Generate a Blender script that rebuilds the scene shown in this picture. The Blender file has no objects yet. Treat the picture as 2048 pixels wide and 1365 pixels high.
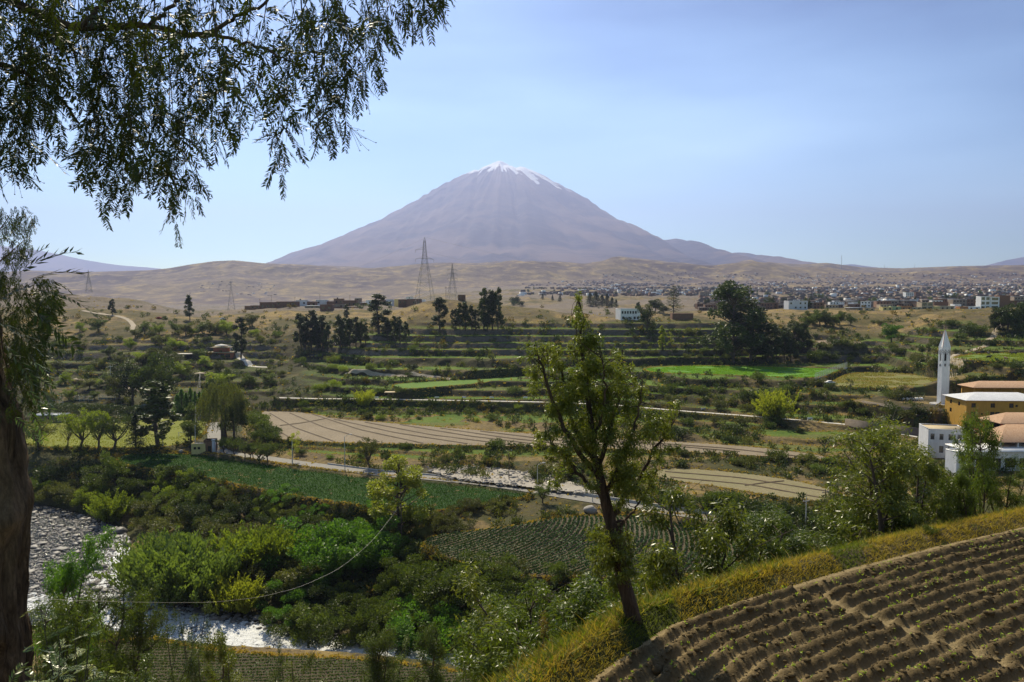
import bpy, math, random
import numpy as np
from mathutils import Vector, Matrix

# ------------------------------------------------------------------ camera, world, sun
W0, H0, F = 2048.0, 1365.0, 1440.0
PITCH = math.radians(3.6)
cam_d = bpy.data.cameras.new("camera"); cam = bpy.data.objects.new("camera", cam_d)
bpy.context.scene.collection.objects.link(cam)
cam.location = (0, 0, 0); cam.rotation_euler = (math.radians(90) - PITCH, 0, 0)
cam_d.sensor_width = 36.0; cam_d.lens = 36.0 * F / W0
cam_d.clip_start = 0.1; cam_d.clip_end = 80000.0
sc = bpy.context.scene
sc.camera = cam
SUN_AZ, SUN_EL = math.radians(-20), math.radians(46)
world = bpy.data.worlds.new("World"); sc.world = world; world.use_nodes = True
wn = world.node_tree; wn.nodes.clear()
w_out = wn.nodes.new("ShaderNodeOutputWorld"); w_bg = wn.nodes.new("ShaderNodeBackground")
w_sky = wn.nodes.new("ShaderNodeTexSky"); w_sky.sky_type = 'NISHITA'; w_sky.sun_disc = False
w_sky.sun_elevation = SUN_EL; w_sky.sun_rotation = SUN_AZ
w_sky.altitude = 2300; w_sky.air_density = 1.15; w_sky.dust_density = 0.9; w_sky.ozone_density = 1.6
w_tc = wn.nodes.new("ShaderNodeTexCoord"); w_map = wn.nodes.new("ShaderNodeMapping")
w_map.inputs['Scale'].default_value = (1.0, 1.0, 5.0); w_map.inputs['Rotation'].default_value = (0.25, 0.35, 0.2)
w_no = wn.nodes.new("ShaderNodeTexNoise"); w_no.inputs['Scale'].default_value = 1.4; w_no.inputs['Detail'].default_value = 5
w_no.inputs['Roughness'].default_value = 0.45
w_mr = wn.nodes.new("ShaderNodeMapRange"); w_mr.inputs['From Min'].default_value = 0.35; w_mr.inputs['From Max'].default_value = 0.75
w_mr.inputs['To Min'].default_value = 0.0; w_mr.inputs['To Max'].default_value = 0.5
w_mx = wn.nodes.new("ShaderNodeMix"); w_mx.data_type = 'RGBA'; w_mx.inputs['B'].default_value = (8.6, 9.4, 11.5, 1)
w_hs = wn.nodes.new("ShaderNodeHueSaturation"); w_hs.inputs['Hue'].default_value = 0.497; w_hs.inputs['Saturation'].default_value = 1.05
wn.links.new(w_tc.outputs['Generated'], w_map.inputs[0]); wn.links.new(w_map.outputs[0], w_no.inputs['Vector'])
wn.links.new(w_no.outputs['Fac'], w_mr.inputs['Value']); wn.links.new(w_mr.outputs[0], w_mx.inputs['Factor'])
wn.links.new(w_sky.outputs[0], w_hs.inputs['Color']); wn.links.new(w_hs.outputs[0], w_mx.inputs['A'])
w_gm = wn.nodes.new('ShaderNodeGamma'); w_gm.inputs['Gamma'].default_value = 2.05
w_ml = wn.nodes.new('ShaderNodeVectorMath'); w_ml.operation = 'MULTIPLY'; w_ml.inputs[1].default_value = (0.172, 0.182, 0.142)
wn.links.new(w_mx.outputs['Result'], w_gm.inputs['Color']); wn.links.new(w_gm.outputs[0], w_ml.inputs[0]); wn.links.new(w_ml.outputs[0], w_bg.inputs['Color']); wn.links.new(w_bg.outputs[0], w_out.inputs['Surface'])
w_bg.inputs['Strength'].default_value = 0.070
sun_d = bpy.data.lights.new("sun", 'SUN'); sun_d.energy = 5.0; sun_d.angle = math.radians(0.53); sun_d.color = (1.0, 0.90, 0.68)
sun = bpy.data.objects.new("sun", sun_d); sc.collection.objects.link(sun)
sun_dir = Vector((math.sin(SUN_AZ) * math.cos(SUN_EL), math.cos(SUN_AZ) * math.cos(SUN_EL), math.sin(SUN_EL)))
sun.rotation_euler = sun_dir.to_track_quat('Z', 'Y').to_euler()
sc.view_settings.view_transform = 'Standard'; sc.view_settings.look = 'None'
sc.view_settings.exposure = 0.6; sc.view_settings.gamma = 1.0; sc.view_settings.use_curve_mapping = False
sc.render.engine = 'CYCLES'; sc.cycles.use_denoising = True
try: sc.cycles.denoiser = 'OPENIMAGEDENOISE'; sc.cycles.denoising_prefilter = 'ACCURATE'
except Exception: pass
sc.cycles.max_bounces = 6; sc.cycles.transparent_max_bounces = 8; sc.cycles.volume_bounces = 0
sc.cycles.diffuse_bounces = 2; sc.cycles.glossy_bounces = 2; sc.cycles.transmission_bounces = 3

rng = np.random.default_rng(7); random.seed(7)
COL = sc.collection
SIN, COS = math.sin(PITCH), math.cos(PITCH)
def ray(px, py):
    x = (px - W0 / 2) / F; u = -(py - H0 / 2) / F
    v = np.array([x, COS + u * SIN, -SIN + u * COS]); return v / v[1]
def P(px, py, d): return ray(px, py) * d                       # the point d metres ahead seen at that pixel
def G(px, py, z):                                              # the point at height z seen at that pixel
    r = ray(px, py); return r * (z / r[2])
def zat(py, d): return float(ray(W0 / 2, py)[2] * d)
def U(px): return float(ray(px, 682)[0])
def PXS(p):                                                    # projection, for placing and culling
    x, y, z = p[0], p[1], p[2]
    f = y * COS - z * SIN; u = y * SIN + z * COS
    return W0 / 2 + F * x / f, H0 / 2 - F * u / f

# ------------------------------------------------------------------ mesh helpers
class MB:
    def __init__(s): s.v = []; s.f = []; s.n = 0; s.m = []
    def add(s, v, f, mi=0):
        v = np.asarray(v, float).reshape(-1, 3); f = np.asarray(f, np.int64)
        s.v.append(v); s.f.append(f + s.n); s.m.append(np.full(len(f), mi, np.int32)); s.n += len(v)
    def box(s, x0, x1, y0, y1, z0, z1, mi=0, M=None):
        v = np.array([(x, y, z) for z in (z0, z1) for y in (y0, y1) for x in (x0, x1)], float)
        if M is not None: v = (np.asarray(M)[:3, :3] @ v.T).T + np.asarray(M)[:3, 3]
        s.add(v, [(0, 2, 3, 1), (4, 5, 7, 6), (0, 1, 5, 4), (2, 6, 7, 3), (0, 4, 6, 2), (1, 3, 7, 5)], mi)
    def tube(s, pts, rad, n=6, mi=0, cap=True):
        pts = np.asarray(pts, float); rad = np.broadcast_to(np.asarray(rad, float), (len(pts),))
        t = np.gradient(pts, axis=0); t /= (np.linalg.norm(t, axis=1, keepdims=True) + 1e-9)
        up = np.array([0.31, 0.17, 0.93]) if abs(t[0, 2]) < 0.9 else np.array([1.0, 0.1, 0])
        a = np.cross(t, up); a /= (np.linalg.norm(a, axis=1, keepdims=True) + 1e-9); b = np.cross(t, a)
        th = np.linspace(0, 2 * np.pi, n, endpoint=False)
        ring = pts[:, None] + rad[:, None, None] * (np.cos(th)[None, :, None] * a[:, None] + np.sin(th)[None, :, None] * b[:, None])
        k = len(pts); i = np.arange(k - 1)[:, None] * n; j = np.arange(n)[None]; j2 = (j + 1) % n
        f = np.stack([i + j, i + j2, i + n + j2, i + n + j], -1).reshape(-1, 4)
        s.add(ring.reshape(-1, 3), f, mi)
        if cap and n == 4:
            s.add(ring[-1], [(0, 1, 2, 3)], mi)
        elif cap and n > 4:
            c = np.vstack([ring[-1], pts[-1:]]); s.add(c, [(q, (q + 1) % n, n) for q in range(n)], mi)
    def data(s, name, mats, smooth=False):
        me = bpy.data.meshes.new(name)
        v = np.concatenate(s.v); me.vertices.add(len(v)); me.vertices.foreach_set("co", v.ravel().astype(np.float32))
        sizes = np.concatenate([np.full(len(f), f.shape[1]) for f in s.f]); idx = np.concatenate([f.ravel() for f in s.f])
        st = np.concatenate([[0], np.cumsum(sizes)[:-1]])
        me.loops.add(len(idx)); me.loops.foreach_set("vertex_index", idx.astype(np.int32))
        me.polygons.add(len(sizes)); me.polygons.foreach_set("loop_start", st.astype(np.int32)); me.polygons.foreach_set("loop_total", sizes.astype(np.int32))
        me.polygons.foreach_set("material_index", np.concatenate(s.m))
        if smooth: me.polygons.foreach_set("use_smooth", np.ones(len(sizes), bool))
        me.update(calc_edges=True); me.validate()
        for m in (mats if isinstance(mats, (list, tuple)) else [mats]): me.materials.append(m)
        return me
    def obj(s, name, mats, parent=None, smooth=False, loc=None):
        return link(name, s.data(name, mats, smooth), parent, loc)
def link(name, me, parent=None, loc=None, rz=0.0, sc_=None):
    o = bpy.data.objects.new(name, me); COL.objects.link(o)
    if parent is not None: o.parent = parent
    if loc is not None: o.location = tuple(float(q) for q in loc)
    if rz: o.rotation_euler = (0, 0, rz)
    if sc_ is not None: o.scale = (sc_, sc_, sc_) if np.isscalar(sc_) else tuple(sc_)
    return o
def tag(o, label=None, cat=None, group=None, kind=None):
    if label: o['label'] = label
    if cat: o['category'] = cat
    if group: o['group'] = group
    if kind: o['kind'] = kind
    return o
def copy_tree(o, parent=None):
    c = o.copy(); COL.objects.link(c)
    if parent is not None: c.parent = parent
    for ch in list(o.children): copy_tree(ch, c)
    return c
def vnoise(x, y, seed=0):                                     # smooth value noise in numpy
    xi = np.floor(x).astype(np.int64); yi = np.floor(y).astype(np.int64); fx = x - xi; fy = y - yi
    def h(a, b):
        n = (a * 374761393 + b * 668265263 + seed * 974634777) & 0x7fffffff
        n = ((n ^ (n >> 13)) * 1274126177) & 0x7fffffff
        return ((n ^ (n >> 16)) & 0xffff) / 65535.0
    fx = fx * fx * (3 - 2 * fx); fy = fy * fy * (3 - 2 * fy)
    return (h(xi, yi) * (1 - fx) + h(xi + 1, yi) * fx) * (1 - fy) + (h(xi, yi + 1) * (1 - fx) + h(xi + 1, yi + 1) * fx) * fy
def fbm(x, y, o=4, seed=0):
    r = 0; a = 0.5; t = 0
    for i in range(o): r = r + a * vnoise(x * 2 ** i + 17.3 * i, y * 2 ** i + 5.1 * i, seed + i); t += a; a *= 0.5
    return r / t
def ridged(x, y, o=4, seed=0):
    r = 0; a = 0.5; t = 0
    for i in range(o): r = r + a * (1 - np.abs(2 * vnoise(x * 2 ** i + 9.7 * i, y * 2 ** i + 3.3 * i, seed + i) - 1)); t += a; a *= 0.5
    return r / t
def sstep(a, b, x):
    t = np.clip((x - a) / (b - a), 0, 1); return t * t * (3 - 2 * t)

# ------------------------------------------------------------------ materials
class NT:
    def __init__(s, name):
        s.m = bpy.data.materials.new(name); s.m.use_nodes = True; s.t = s.m.node_tree; s.t.nodes.clear()
        s.out = s.n("ShaderNodeOutputMaterial"); s.m.cycles.use_transparent_shadow = False
    def n(s, t, **k):
        q = s.t.nodes.new(t)
        for a, b in k.items(): setattr(q, a, b)
        return q
    def l(s, a, b): s.t.links.new(a, b)
    def pos(s, scale=(1, 1, 1)):
        g = s.n("ShaderNodeNewGeometry"); m = s.n("ShaderNodeMapping"); m.inputs['Scale'].default_value = scale
        s.l(g.outputs['Position'], m.inputs[0]); return m.outputs[0]
    def noise(s, vec, scale, detail=4, rough=0.55, dist=0.0):
        q = s.n("ShaderNodeTexNoise"); s.l(vec, q.inputs['Vector']); q.inputs['Scale'].default_value = scale
        q.inputs['Detail'].default_value = detail; q.inputs['Roughness'].default_value = rough; q.inputs['Distortion'].default_value = dist
        return q.outputs['Fac']
    def rng(s, v, a, b, c=0.0, d=1.0):
        q = s.n("ShaderNodeMapRange"); s.l(v, q.inputs['Value'])
        for k, x in zip(('From Min', 'From Max', 'To Min', 'To Max'), (a, b, c, d)): q.inputs[k].default_value = x
        return q.outputs[0]
    def mix(s, f, a, b, mode='MIX'):
        q = s.n("ShaderNodeMix", data_type='RGBA', blend_type=mode)
        for k, x in (('Factor', f), ('A', a), ('B', b)):
            if isinstance(x, (tuple, list)): q.inputs[k].default_value = (*x[:3], 1)
            elif isinstance(x, (int, float)): q.inputs[k].default_value = x
            else: s.l(x, q.inputs[k])
        return q.outputs['Result']
    def math(s, op, a, b=0.0):
        q = s.n("ShaderNodeMath", operation=op)
        for i, x in enumerate((a, b)):
            if isinstance(x, (int, float)): q.inputs[i].default_value = x
            else: s.l(x, q.inputs[i])
        return q.outputs[0]
    def bump(s, h, strength=0.5, dist=0.1):
        q = s.n("ShaderNodeBump"); s.l(h, q.inputs['Height']); q.inputs['Strength'].default_value = strength
        q.inputs['Distance'].default_value = dist; return q.outputs[0]
    def bsdf(s, col, rough=0.8, nrm=None, spec=0.3, metal=0.0):
        q = s.n("ShaderNodeBsdfPrincipled"); q.inputs['Specular IOR Level'].default_value = spec; q.inputs['Metallic'].default_value = metal
        if isinstance(col, (tuple, list)): q.inputs['Base Color'].default_value = (*col[:3], 1)
        else: s.l(col, q.inputs['Base Color'])
        if isinstance(rough, (int, float)): q.inputs['Roughness'].default_value = rough
        else: s.l(rough, q.inputs['Roughness'])
        if nrm is not None: s.l(nrm, q.inputs['Normal'])
        s.l(q.outputs[0], s.out.inputs['Surface']); return q
def rough_mat(name, c1, c2, scale=0.5, rough=0.85, bump=0.4, bd=0.05, spec=0.25, var=0.0, objvar=0.0):
    t = NT(name); p = t.pos(); n1 = t.noise(p, scale, 6, 0.6); n2 = t.noise(p, scale * 7, 4, 0.6)
    c = t.mix(t.rng(n1, 0.3, 0.7), c1, c2); c = t.mix(t.rng(n2, 0.35, 0.75, 0, 0.45), c, tuple(0.45 * a for a in c1))
    if objvar:
        oi = t.n("ShaderNodeObjectInfo"); c = t.mix(1.0, c, t.mix(oi.outputs['Random'], (1 - objvar,) * 3, (1 + objvar,) * 3), 'MULTIPLY')
    t.bsdf(c, rough, t.bump(n2, bump, bd), spec); return t.m
def leaf_mat(name, c1, c2, trans=0.45, rough=0.45, scale=0.3, gloss=0.5, objvar=0.35):
    k_ = (1.85, 1.75, 1.2); c1 = tuple(q * k for q, k in zip(c1, k_)); c2 = tuple(q * k for q, k in zip(c2, k_))
    t = NT(name); p = t.pos(); n1 = t.noise(p, scale, 3, 0.6)
    oi = t.n("ShaderNodeObjectInfo"); geo = t.n("ShaderNodeNewGeometry")
    f = t.math('ADD', t.rng(n1, 0.35, 0.65, 0, 0.6), t.math('MULTIPLY', geo.outputs['Random Per Island'], 0.55))
    c = t.mix(f, c1, c2)
    c = t.mix(1.0, c, t.mix(oi.outputs['Random'], (1 - objvar, 1 - objvar, 1 - objvar), (1 + objvar, 1 + objvar * 0.9, 1 + objvar * 0.4)), 'MULTIPLY')
    b = t.bsdf(c, rough, None, gloss)
    tr = t.n("ShaderNodeBsdfTranslucent"); t.l(t.mix(1.0, c, (1.15, 1.25, 0.55), 'MULTIPLY'), tr.inputs['Color'])
    mx = t.n("ShaderNodeMixShader"); mx.inputs[0].default_value = trans
    t.l(b.outputs[0], mx.inputs[1]); t.l(tr.outputs[0], mx.inputs[2]); t.l(mx.outputs[0], t.out.inputs['Surface'])
    return t.m
def plain(name, c, rough=0.7, spec=0.3, metal=0.0, var=0.14, scale=2.0):
    t = NT(name); p = t.pos((1, 1, .35)); n1 = t.noise(p, scale, 5, 0.6); n2 = t.noise(p, .5, 5, 0.7)
    cc = t.mix(t.rng(n1, 0.3, 0.7), tuple(q * (1 - var) for q in c), tuple(min(1, q * (1 + var)) for q in c)); cc = t.mix(t.rng(n2, .45, .7, 0, .35), cc, tuple(q * .6 for q in c))
    t.bsdf(cc, rough, None, spec, metal); return t.m

M = {}
def ground_mat():
    t = NT("ground_cover"); p = t.pos()
    big = t.noise(p, 0.018, 5, 0.6); mid = t.noise(p, 0.11, 6, 0.65); fine = t.noise(p, 0.9, 5, 0.65); ff = t.noise(p, 4.0, 3, 0.6)
    geo = t.n("ShaderNodeNewGeometry"); sep = t.n("ShaderNodeSeparateXYZ"); t.l(geo.outputs['True Normal'], sep.inputs[0])
    dry = t.mix(t.rng(mid, 0.35, 0.65), (0.21, 0.16, 0.042), (0.105, 0.090, 0.034))
    dirt = t.mix(t.rng(fine, 0.35, 0.7), (0.14, 0.108, 0.078), (0.065, 0.05, 0.035))
    scrub = t.mix(t.rng(fine, 0.4, 0.62), (0.022, 0.030, 0.010), (0.075, 0.080, 0.026))
    att = t.n("ShaderNodeAttribute", attribute_name="green"); att2 = t.n("ShaderNodeAttribute", attribute_name="dry"); att3 = t.n("ShaderNodeAttribute", attribute_name="rock")
    c = t.mix(t.rng(fine, 0.42, 0.58), dry, dirt)
    c = t.mix(t.rng(mid, 0.40, 0.48), scrub, c)
    c = t.mix(t.rng(big, 0.46, 0.56, 0.0, 0.8), c, scrub)
    c = t.mix(att2.outputs['Fac'], c, t.mix(t.rng(fine, 0.45, 0.68), t.mix(t.rng(mid, 0.4, 0.62), (0.35, 0.245, 0.085), (0.20, 0.145, 0.08)), (0.095, 0.07, 0.038)))
    grn = t.mix(t.rng(mid, 0.35, 0.65), (0.060, 0.125, 0.012), (0.13, 0.19, 0.025))
    c = t.mix(t.math('MULTIPLY', att.outputs['Fac'], t.rng(fine, 0.25, 0.5, 0.55, 1.0)), c, grn)
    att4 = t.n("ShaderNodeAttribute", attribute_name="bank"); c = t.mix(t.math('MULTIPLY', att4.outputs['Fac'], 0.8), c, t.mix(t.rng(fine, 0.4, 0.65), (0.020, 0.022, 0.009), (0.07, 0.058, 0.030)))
    rk = t.mix(t.rng(fine, 0.35, 0.65), (0.24, 0.20, 0.165), (0.13, 0.10, 0.08))
    c = t.mix(att3.outputs['Fac'], c, rk)
    c = t.mix(t.rng(ff, 0.35, 0.7, 0.0, 0.4), c, (0.03, 0.028, 0.015))
    h = t.math('ADD', t.math('MULTIPLY', fine, 0.7), t.math('MULTIPLY', ff, 0.2))
    t.bsdf(c, 0.95, t.bump(h, 0.9, 0.5), 0.1); return t.m
M['ground'] = ground_mat()

# ------------------------------------------------------------------ the lie of the land
NEAR = [(0, -1.8), (2.2, -1.9), (4.2, -4.0), (12, -8.6), (22, -15.5), (40, -28), (80, -52), (100, -61)]
def prof(col, near=NEAR, far=None): return near + col
NL = [(112, -62.5)]
FARL = [(1000, -30), (2500, -42), (3300, -40)]
FARM = [(900, -16), (1200, -10), (1600, -2), (3000, 36), (3300, 42)]
PR = {
 -400: prof(NL + [(125, -63.5), (135, -65), (222, -65), (236, -55), (250, -52.3), (330, -50), (360, -44), (430, -32), (540, -9), (620, 8), (760, 0)] + FARL),
 0: prof(NL + [(124, -63.5), (134, -65), (222, -65), (238, -55), (248, -52.3), (330, -50), (345, -47), (360, -44.5), (390, -40), (430, -32), (480, -22), (540, -9), (620, 6), (760, -8)] + FARL),
 250: prof(NL + [(131, -62.2), (138, -65), (205, -65), (214, -62), (235, -56), (243, -54), (250, -52.3), (312, -51), (330, -48), (360, -43.3), (385, -39), (400, -35.3), (430, -31), (450, -25.8), (480, -21), (540, -11), (600, -1.5), (660, -8), (800, -28)] + FARL),
 400: prof(NL + [(129, -62.2), (135, -65), (163, -65), (170, -62.5), (210, -57.5), (222, -54), (248, -52.3), (305, -51), (325, -48), (350, -44), (375, -40.3), (398, -36), (412, -34.5), (440, -27), (480, -20.5), (560, -14), (640, -16), (800, -30)] + FARL),
 540: prof(NL + [(126, -62.2), (132, -65), (146, -65), (153, -62.5), (185, -59), (205, -57), (218, -54), (240, -53), (247, -50), (303, -50), (320, -48.5), (335, -46.3), (372, -42), (398, -40.5), (415, -39), (438, -28), (480, -20.5), (530, -13.8), (562, -9.3), (640, -10), (800, -28)] + FARL),
 750: prof(NL + [(123, -62.2), (129, -65), (142, -65), (148, -62), (165, -60), (182, -58), (188, -54.5), (228, -53), (240, -50.5), (303, -50), (316, -46), (335, -42), (350, -38.8), (383, -33), (400, -29), (425, -24), (445, -20), (480, -17), (520, -13.4), (560, -8.6), (660, -8), (800, -26)] + FARL),
 880: prof(NL + [(121, -62.2), (127, -65), (138, -65), (144, -62), (160, -60), (172, -56), (188, -54.5), (215, -53), (243, -50.2), (303, -50), (316, -46), (335, -42), (350, -38.2), (385, -33), (400, -28.8), (418, -24), (435, -19.5), (455, -11), (478, -1.8), (505, -1.6), (560, -12), (800, -20), (1000, -16), (1600, -6), (3300, 30)]),
 1050: prof([(100, -61), (104, -65), (126, -65), (132, -62), (138, -56), (178, -55), (205, -53), (238, -50.4), (303, -50), (316, -46), (335, -42), (350, -38.2), (385, -33), (400, -28.8), (418, -24), (435, -19), (458, -12), (482, -7.3), (520, -12), (700, -15)] + FARM, NEAR[:-1]),
 1250: prof([(96, -61), (100, -65), (120, -65), (127, -62), (136, -56), (180, -54.5), (200, -52.5), (232, -50.6), (292, -50), (310, -46.5), (330, -41.5), (350, -38), (380, -34), (400, -28.8), (418, -24), (435, -17.8), (455, -14.3), (470, -14.5), (520, -19), (640, -18), (700, -15)] + FARM, NEAR[:-2] + [(74, -49)]),
 1400: prof([(95, -61), (100, -65), (116, -65), (124, -61), (134, -56), (165, -55), (175, -52.5), (205, -52), (235, -50.4), (270, -49.6), (292, -45.5), (312, -40.5), (322, -37.2), (380, -36.8), (395, -31), (412, -25), (432, -17), (450, -13.6), (475, -14), (530, -25), (570, -30), (620, -22), (660, -16), (800, -13)] + FARM, NEAR[:-2] + [(72, -47)]),
 1560: prof([(92, -60), (100, -64), (114, -64), (124, -60), (134, -55.5), (170, -53), (205, -52), (226, -50.2), (245, -48.3), (268, -46), (290, -42), (308, -38.5), (322, -37.2), (380, -36.8), (398, -32.5), (425, -27.5), (455, -24), (490, -20), (535, -15), (575, -12), (700, -12)] + FARM, [(0, -1.8), (2.2, -1.9), (4.2, -4.0), (12, -8), (20, -9.5), (34, -19), (70, -42)]),
 1750: prof([(92, -58), (100, -62), (114, -62), (124, -58), (140, -54), (205, -52), (225, -49.5), (248, -47), (262, -44), (282, -42), (300, -39.2), (366, -38.6), (382, -36), (405, -32), (430, -27), (460, -23.5), (500, -17.5), (528, -11.5), (560, -11), (700, -11)] + FARM, [(0, -1.8), (2.2, -1.9), (4.2, -4.0), (12, -8), (22, -9.0), (34, -15), (70, -40)]),
 1900: prof([(95, -56), (110, -58), (140, -52), (180, -46.5), (245, -42), (262, -38), (285, -36), (305, -33.5), (318, -30), (330, -28.3), (352, -28), (372, -25), (405, -21), (440, -14.5), (470, -11), (530, -10.5), (700, -9)] + FARM, [(0, -1.8), (2.2, -1.9), (4.2, -4.0), (12, -8), (23, -8.6), (34, -13), (70, -36)]),
 2048: prof([(95, -54), (130, -48), (180, -45.5), (250, -40), (270, -36), (292, -31), (303, -28.3), (355, -28), (370, -24.5), (400, -20), (440, -13), (468, -9.6), (530, -9), (700, -6)] + FARM, [(0, -1.8), (2.2, -1.9), (4.2, -4.0), (12, -8), (25, -8.4), (36, -13), (70, -34)]),
 2500: prof([(95, -50), (180, -42), (250, -36), (303, -28.3), (355, -28), (400, -20), (468, -8), (530, -6), (700, -2)] + FARM, [(0, -1.8), (2.2, -1.9), (4.2, -4.0), (12, -7.6), (27, -8.0), (40, -12), (70, -30)]),
}
pk = sorted(PR); pu = np.array([U(k) for k in pk])
SS = np.arange(0, 8.2, 0.0125)                                 # log-ish depth axis
SD = np.exp(SS) - 1
TAB = np.array([np.interp(SD, [a for a, b in PR[k]], [b for a, b in PR[k]]) for k in pk])
for i in range(len(pk)):                                       # soften the kinks
    q = np.pad(TAB[i], 1, 'edge'); TAB[i] = 0.25 * q[:-2] + 0.5 * q[1:-1] + 0.25 * q[2:]
def h_base(x, y):
    d = np.maximum(y, 0.0); u = x / np.maximum(y, 1.0)
    u = np.clip(u, pu[0], pu[-1]); t = np.interp(u, pu, np.arange(len(pu))); i = np.clip(t.astype(int), 0, len(pu) - 2); f = t - i
    f = f * f * (3 - 2 * f) * 0.5 + f * 0.5
    s = np.clip(np.log1p(d) / 0.0125, 0, len(SS) - 1.001); j = s.astype(int); g = s - j
    a = TAB[i, j] * (1 - g) + TAB[i, j + 1] * g; b = TAB[i + 1, j] * (1 - g) + TAB[i + 1, j + 1] * g
    return a * (1 - f) + b * f
LEV = np.array([-52.2, -51.3, -50.0, -48.4, -45.6, -43.0, -40.4, -37.2, -33.2, -29.8, -27.0, -23.6, -20.0, -16.6, -13.2, -10])

# fields: pixel outlines at a height
def poly(pts, z): return np.array([G(a, b, z)[:2] for a, b in pts]), z
FIELDS = {
 'bean': poly([(241, 909), (330, 908), (389, 910), (427, 913), (516, 927), (600, 938), (680, 948), (760, 955), (852, 961), (960, 971), (1052, 980), (1066, 990), (1000, 1003), (921, 1016), (852, 1023), (800, 1020), (700, 1008), (585, 990), (479, 970), (445, 961), (405, 953), (330, 942), (232, 928)], -54.0),
 'cabbage': poly([(845, 1090), (859, 1074), (921, 1065), (1024, 1054), (1110, 1037), (1179, 1033), (1283, 1033), (1380, 1044), (1430, 1048), (1496, 1056), (1500, 1095), (1470, 1128), (1380, 1150), (1300, 1156), (1200, 1158), (1100, 1155), (1000, 1145), (920, 1125), (860, 1104)], -55.0),
 'fallow': poly([(514, 823), (560, 823), (620, 826), (680, 838), (760, 845), (845, 852), (921, 858), (1076, 869), (1200, 876), (1348, 884), (1500, 893), (1640, 910), (1668, 922), (1600, 918), (1500, 911), (1348, 903), (1200, 897), (1069, 893), (900, 890), (680, 886), (551, 879), (527, 876)], -50.0),
 'stubble': poly([(1310, 938), (1400, 938), (1561, 955), (1665, 980), (1700, 1000), (1640, 1003), (1560, 994), (1486, 982), (1400, 968), (1312, 958)], -52.0),
 'clover': poly([(1292, 735), (1400, 732), (1486, 733), (1692, 738), (1660, 748), (1632, 757), (1540, 754), (1451, 750), (1348, 747), (1292, 744)], -37.0),
 'weedy': poly([(1700, 745), (1813, 747), (1885, 760), (1936, 772), (1900, 777), (1865, 779), (1760, 776), (1675, 774), (1656, 768)], -38.8),
 'pasture': poly([(1905, 715), (1964, 707), (2120, 706), (2140, 726), (2048, 726), (1930, 720)], -28.0),
 'lawn': poly([(20, 893), (20, 842), (265, 841), (375, 836), (417, 842), (414, 852), (397, 880), (340, 894), (230, 896)], -52.0),
 'potato': poly([(130, 1312), (207, 1284), (300, 1281), (344, 1288), (389, 1300), (441, 1305), (534, 1312), (700, 1319), (850, 1335), (975, 1356), (975, 1480), (100, 1480)], -62.0),
 'plot': poly([(780, 768), (900, 762), (1060, 752), (1080, 757), (900, 772), (800, 780)], -41.4),
 'dirt_lot': poly([(1630, 680), (1720, 683), (1730, 689), (1640, 690)], -27.6),
}
RIV = [G(a, b, -65) for a, b in ((-330, 1000), (-100, 1000), (60, 1004), (150, 1022), (258, 1060), (262, 1110), (272, 1170), (330, 1207), (430, 1226), (560, 1256), (700, 1283), (820, 1300), (960, 1312), (1100, 1330))]
RIV2 = [G(a, b, -65) for a, b in ((1100, 1380), (960, 1355), (860, 1341), (700, 1323), (560, 1316), (430, 1308), (330, 1296), (250, 1286), (150, 1262), (40, 1250), (-100, 1240), (-330, 1240))]
RV = np.array(RIV + [np.array([75, 112, -65]), np.array([75, 96, -65])] + RIV2)[:, :2]
PAD = {'yard': (np.array([(104, 178), (195, 178), (200, 249), (140, 249), (118, 226)], float), -47.2),
       'terrace_pad': (np.array([(130, 276), (143, 255), (168, 252), (205, 252), (205, 292), (150, 290)], float), -40.4),
       'riverbed': poly([(845, 938), (930, 930), (1010, 938), (1090, 952), (1180, 975), (1250, 990), (1180, 988), (1110, 982), (1000, 968), (900, 957)], -52.9)}
# plowed field by the camera
EDGE = [G(1150, 1400, -7.0)[:2], G(1240, 1330, -7.0)[:2], G(1345, 1258, -7.0)[:2], G(1500, 1205, -7.0)[:2], G(1700, 1145, -7.0)[:2], G(1880, 1098, -7.0)[:2], G(2060, 1058, -7.0)[:2]]
e0, e1 = EDGE[-2], EDGE[-1]; EDGE.append(e1 + (e1 - e0) * 6); e0, e1 = EDGE[1], EDGE[0]; EDGE.insert(0, e1 + (e1 - e0) * 3)
EDGE = np.array(EDGE)
PLOW = (np.vstack([EDGE, [(60, 8.5), (1.5, 8.5)]]), -7.0)

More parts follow.
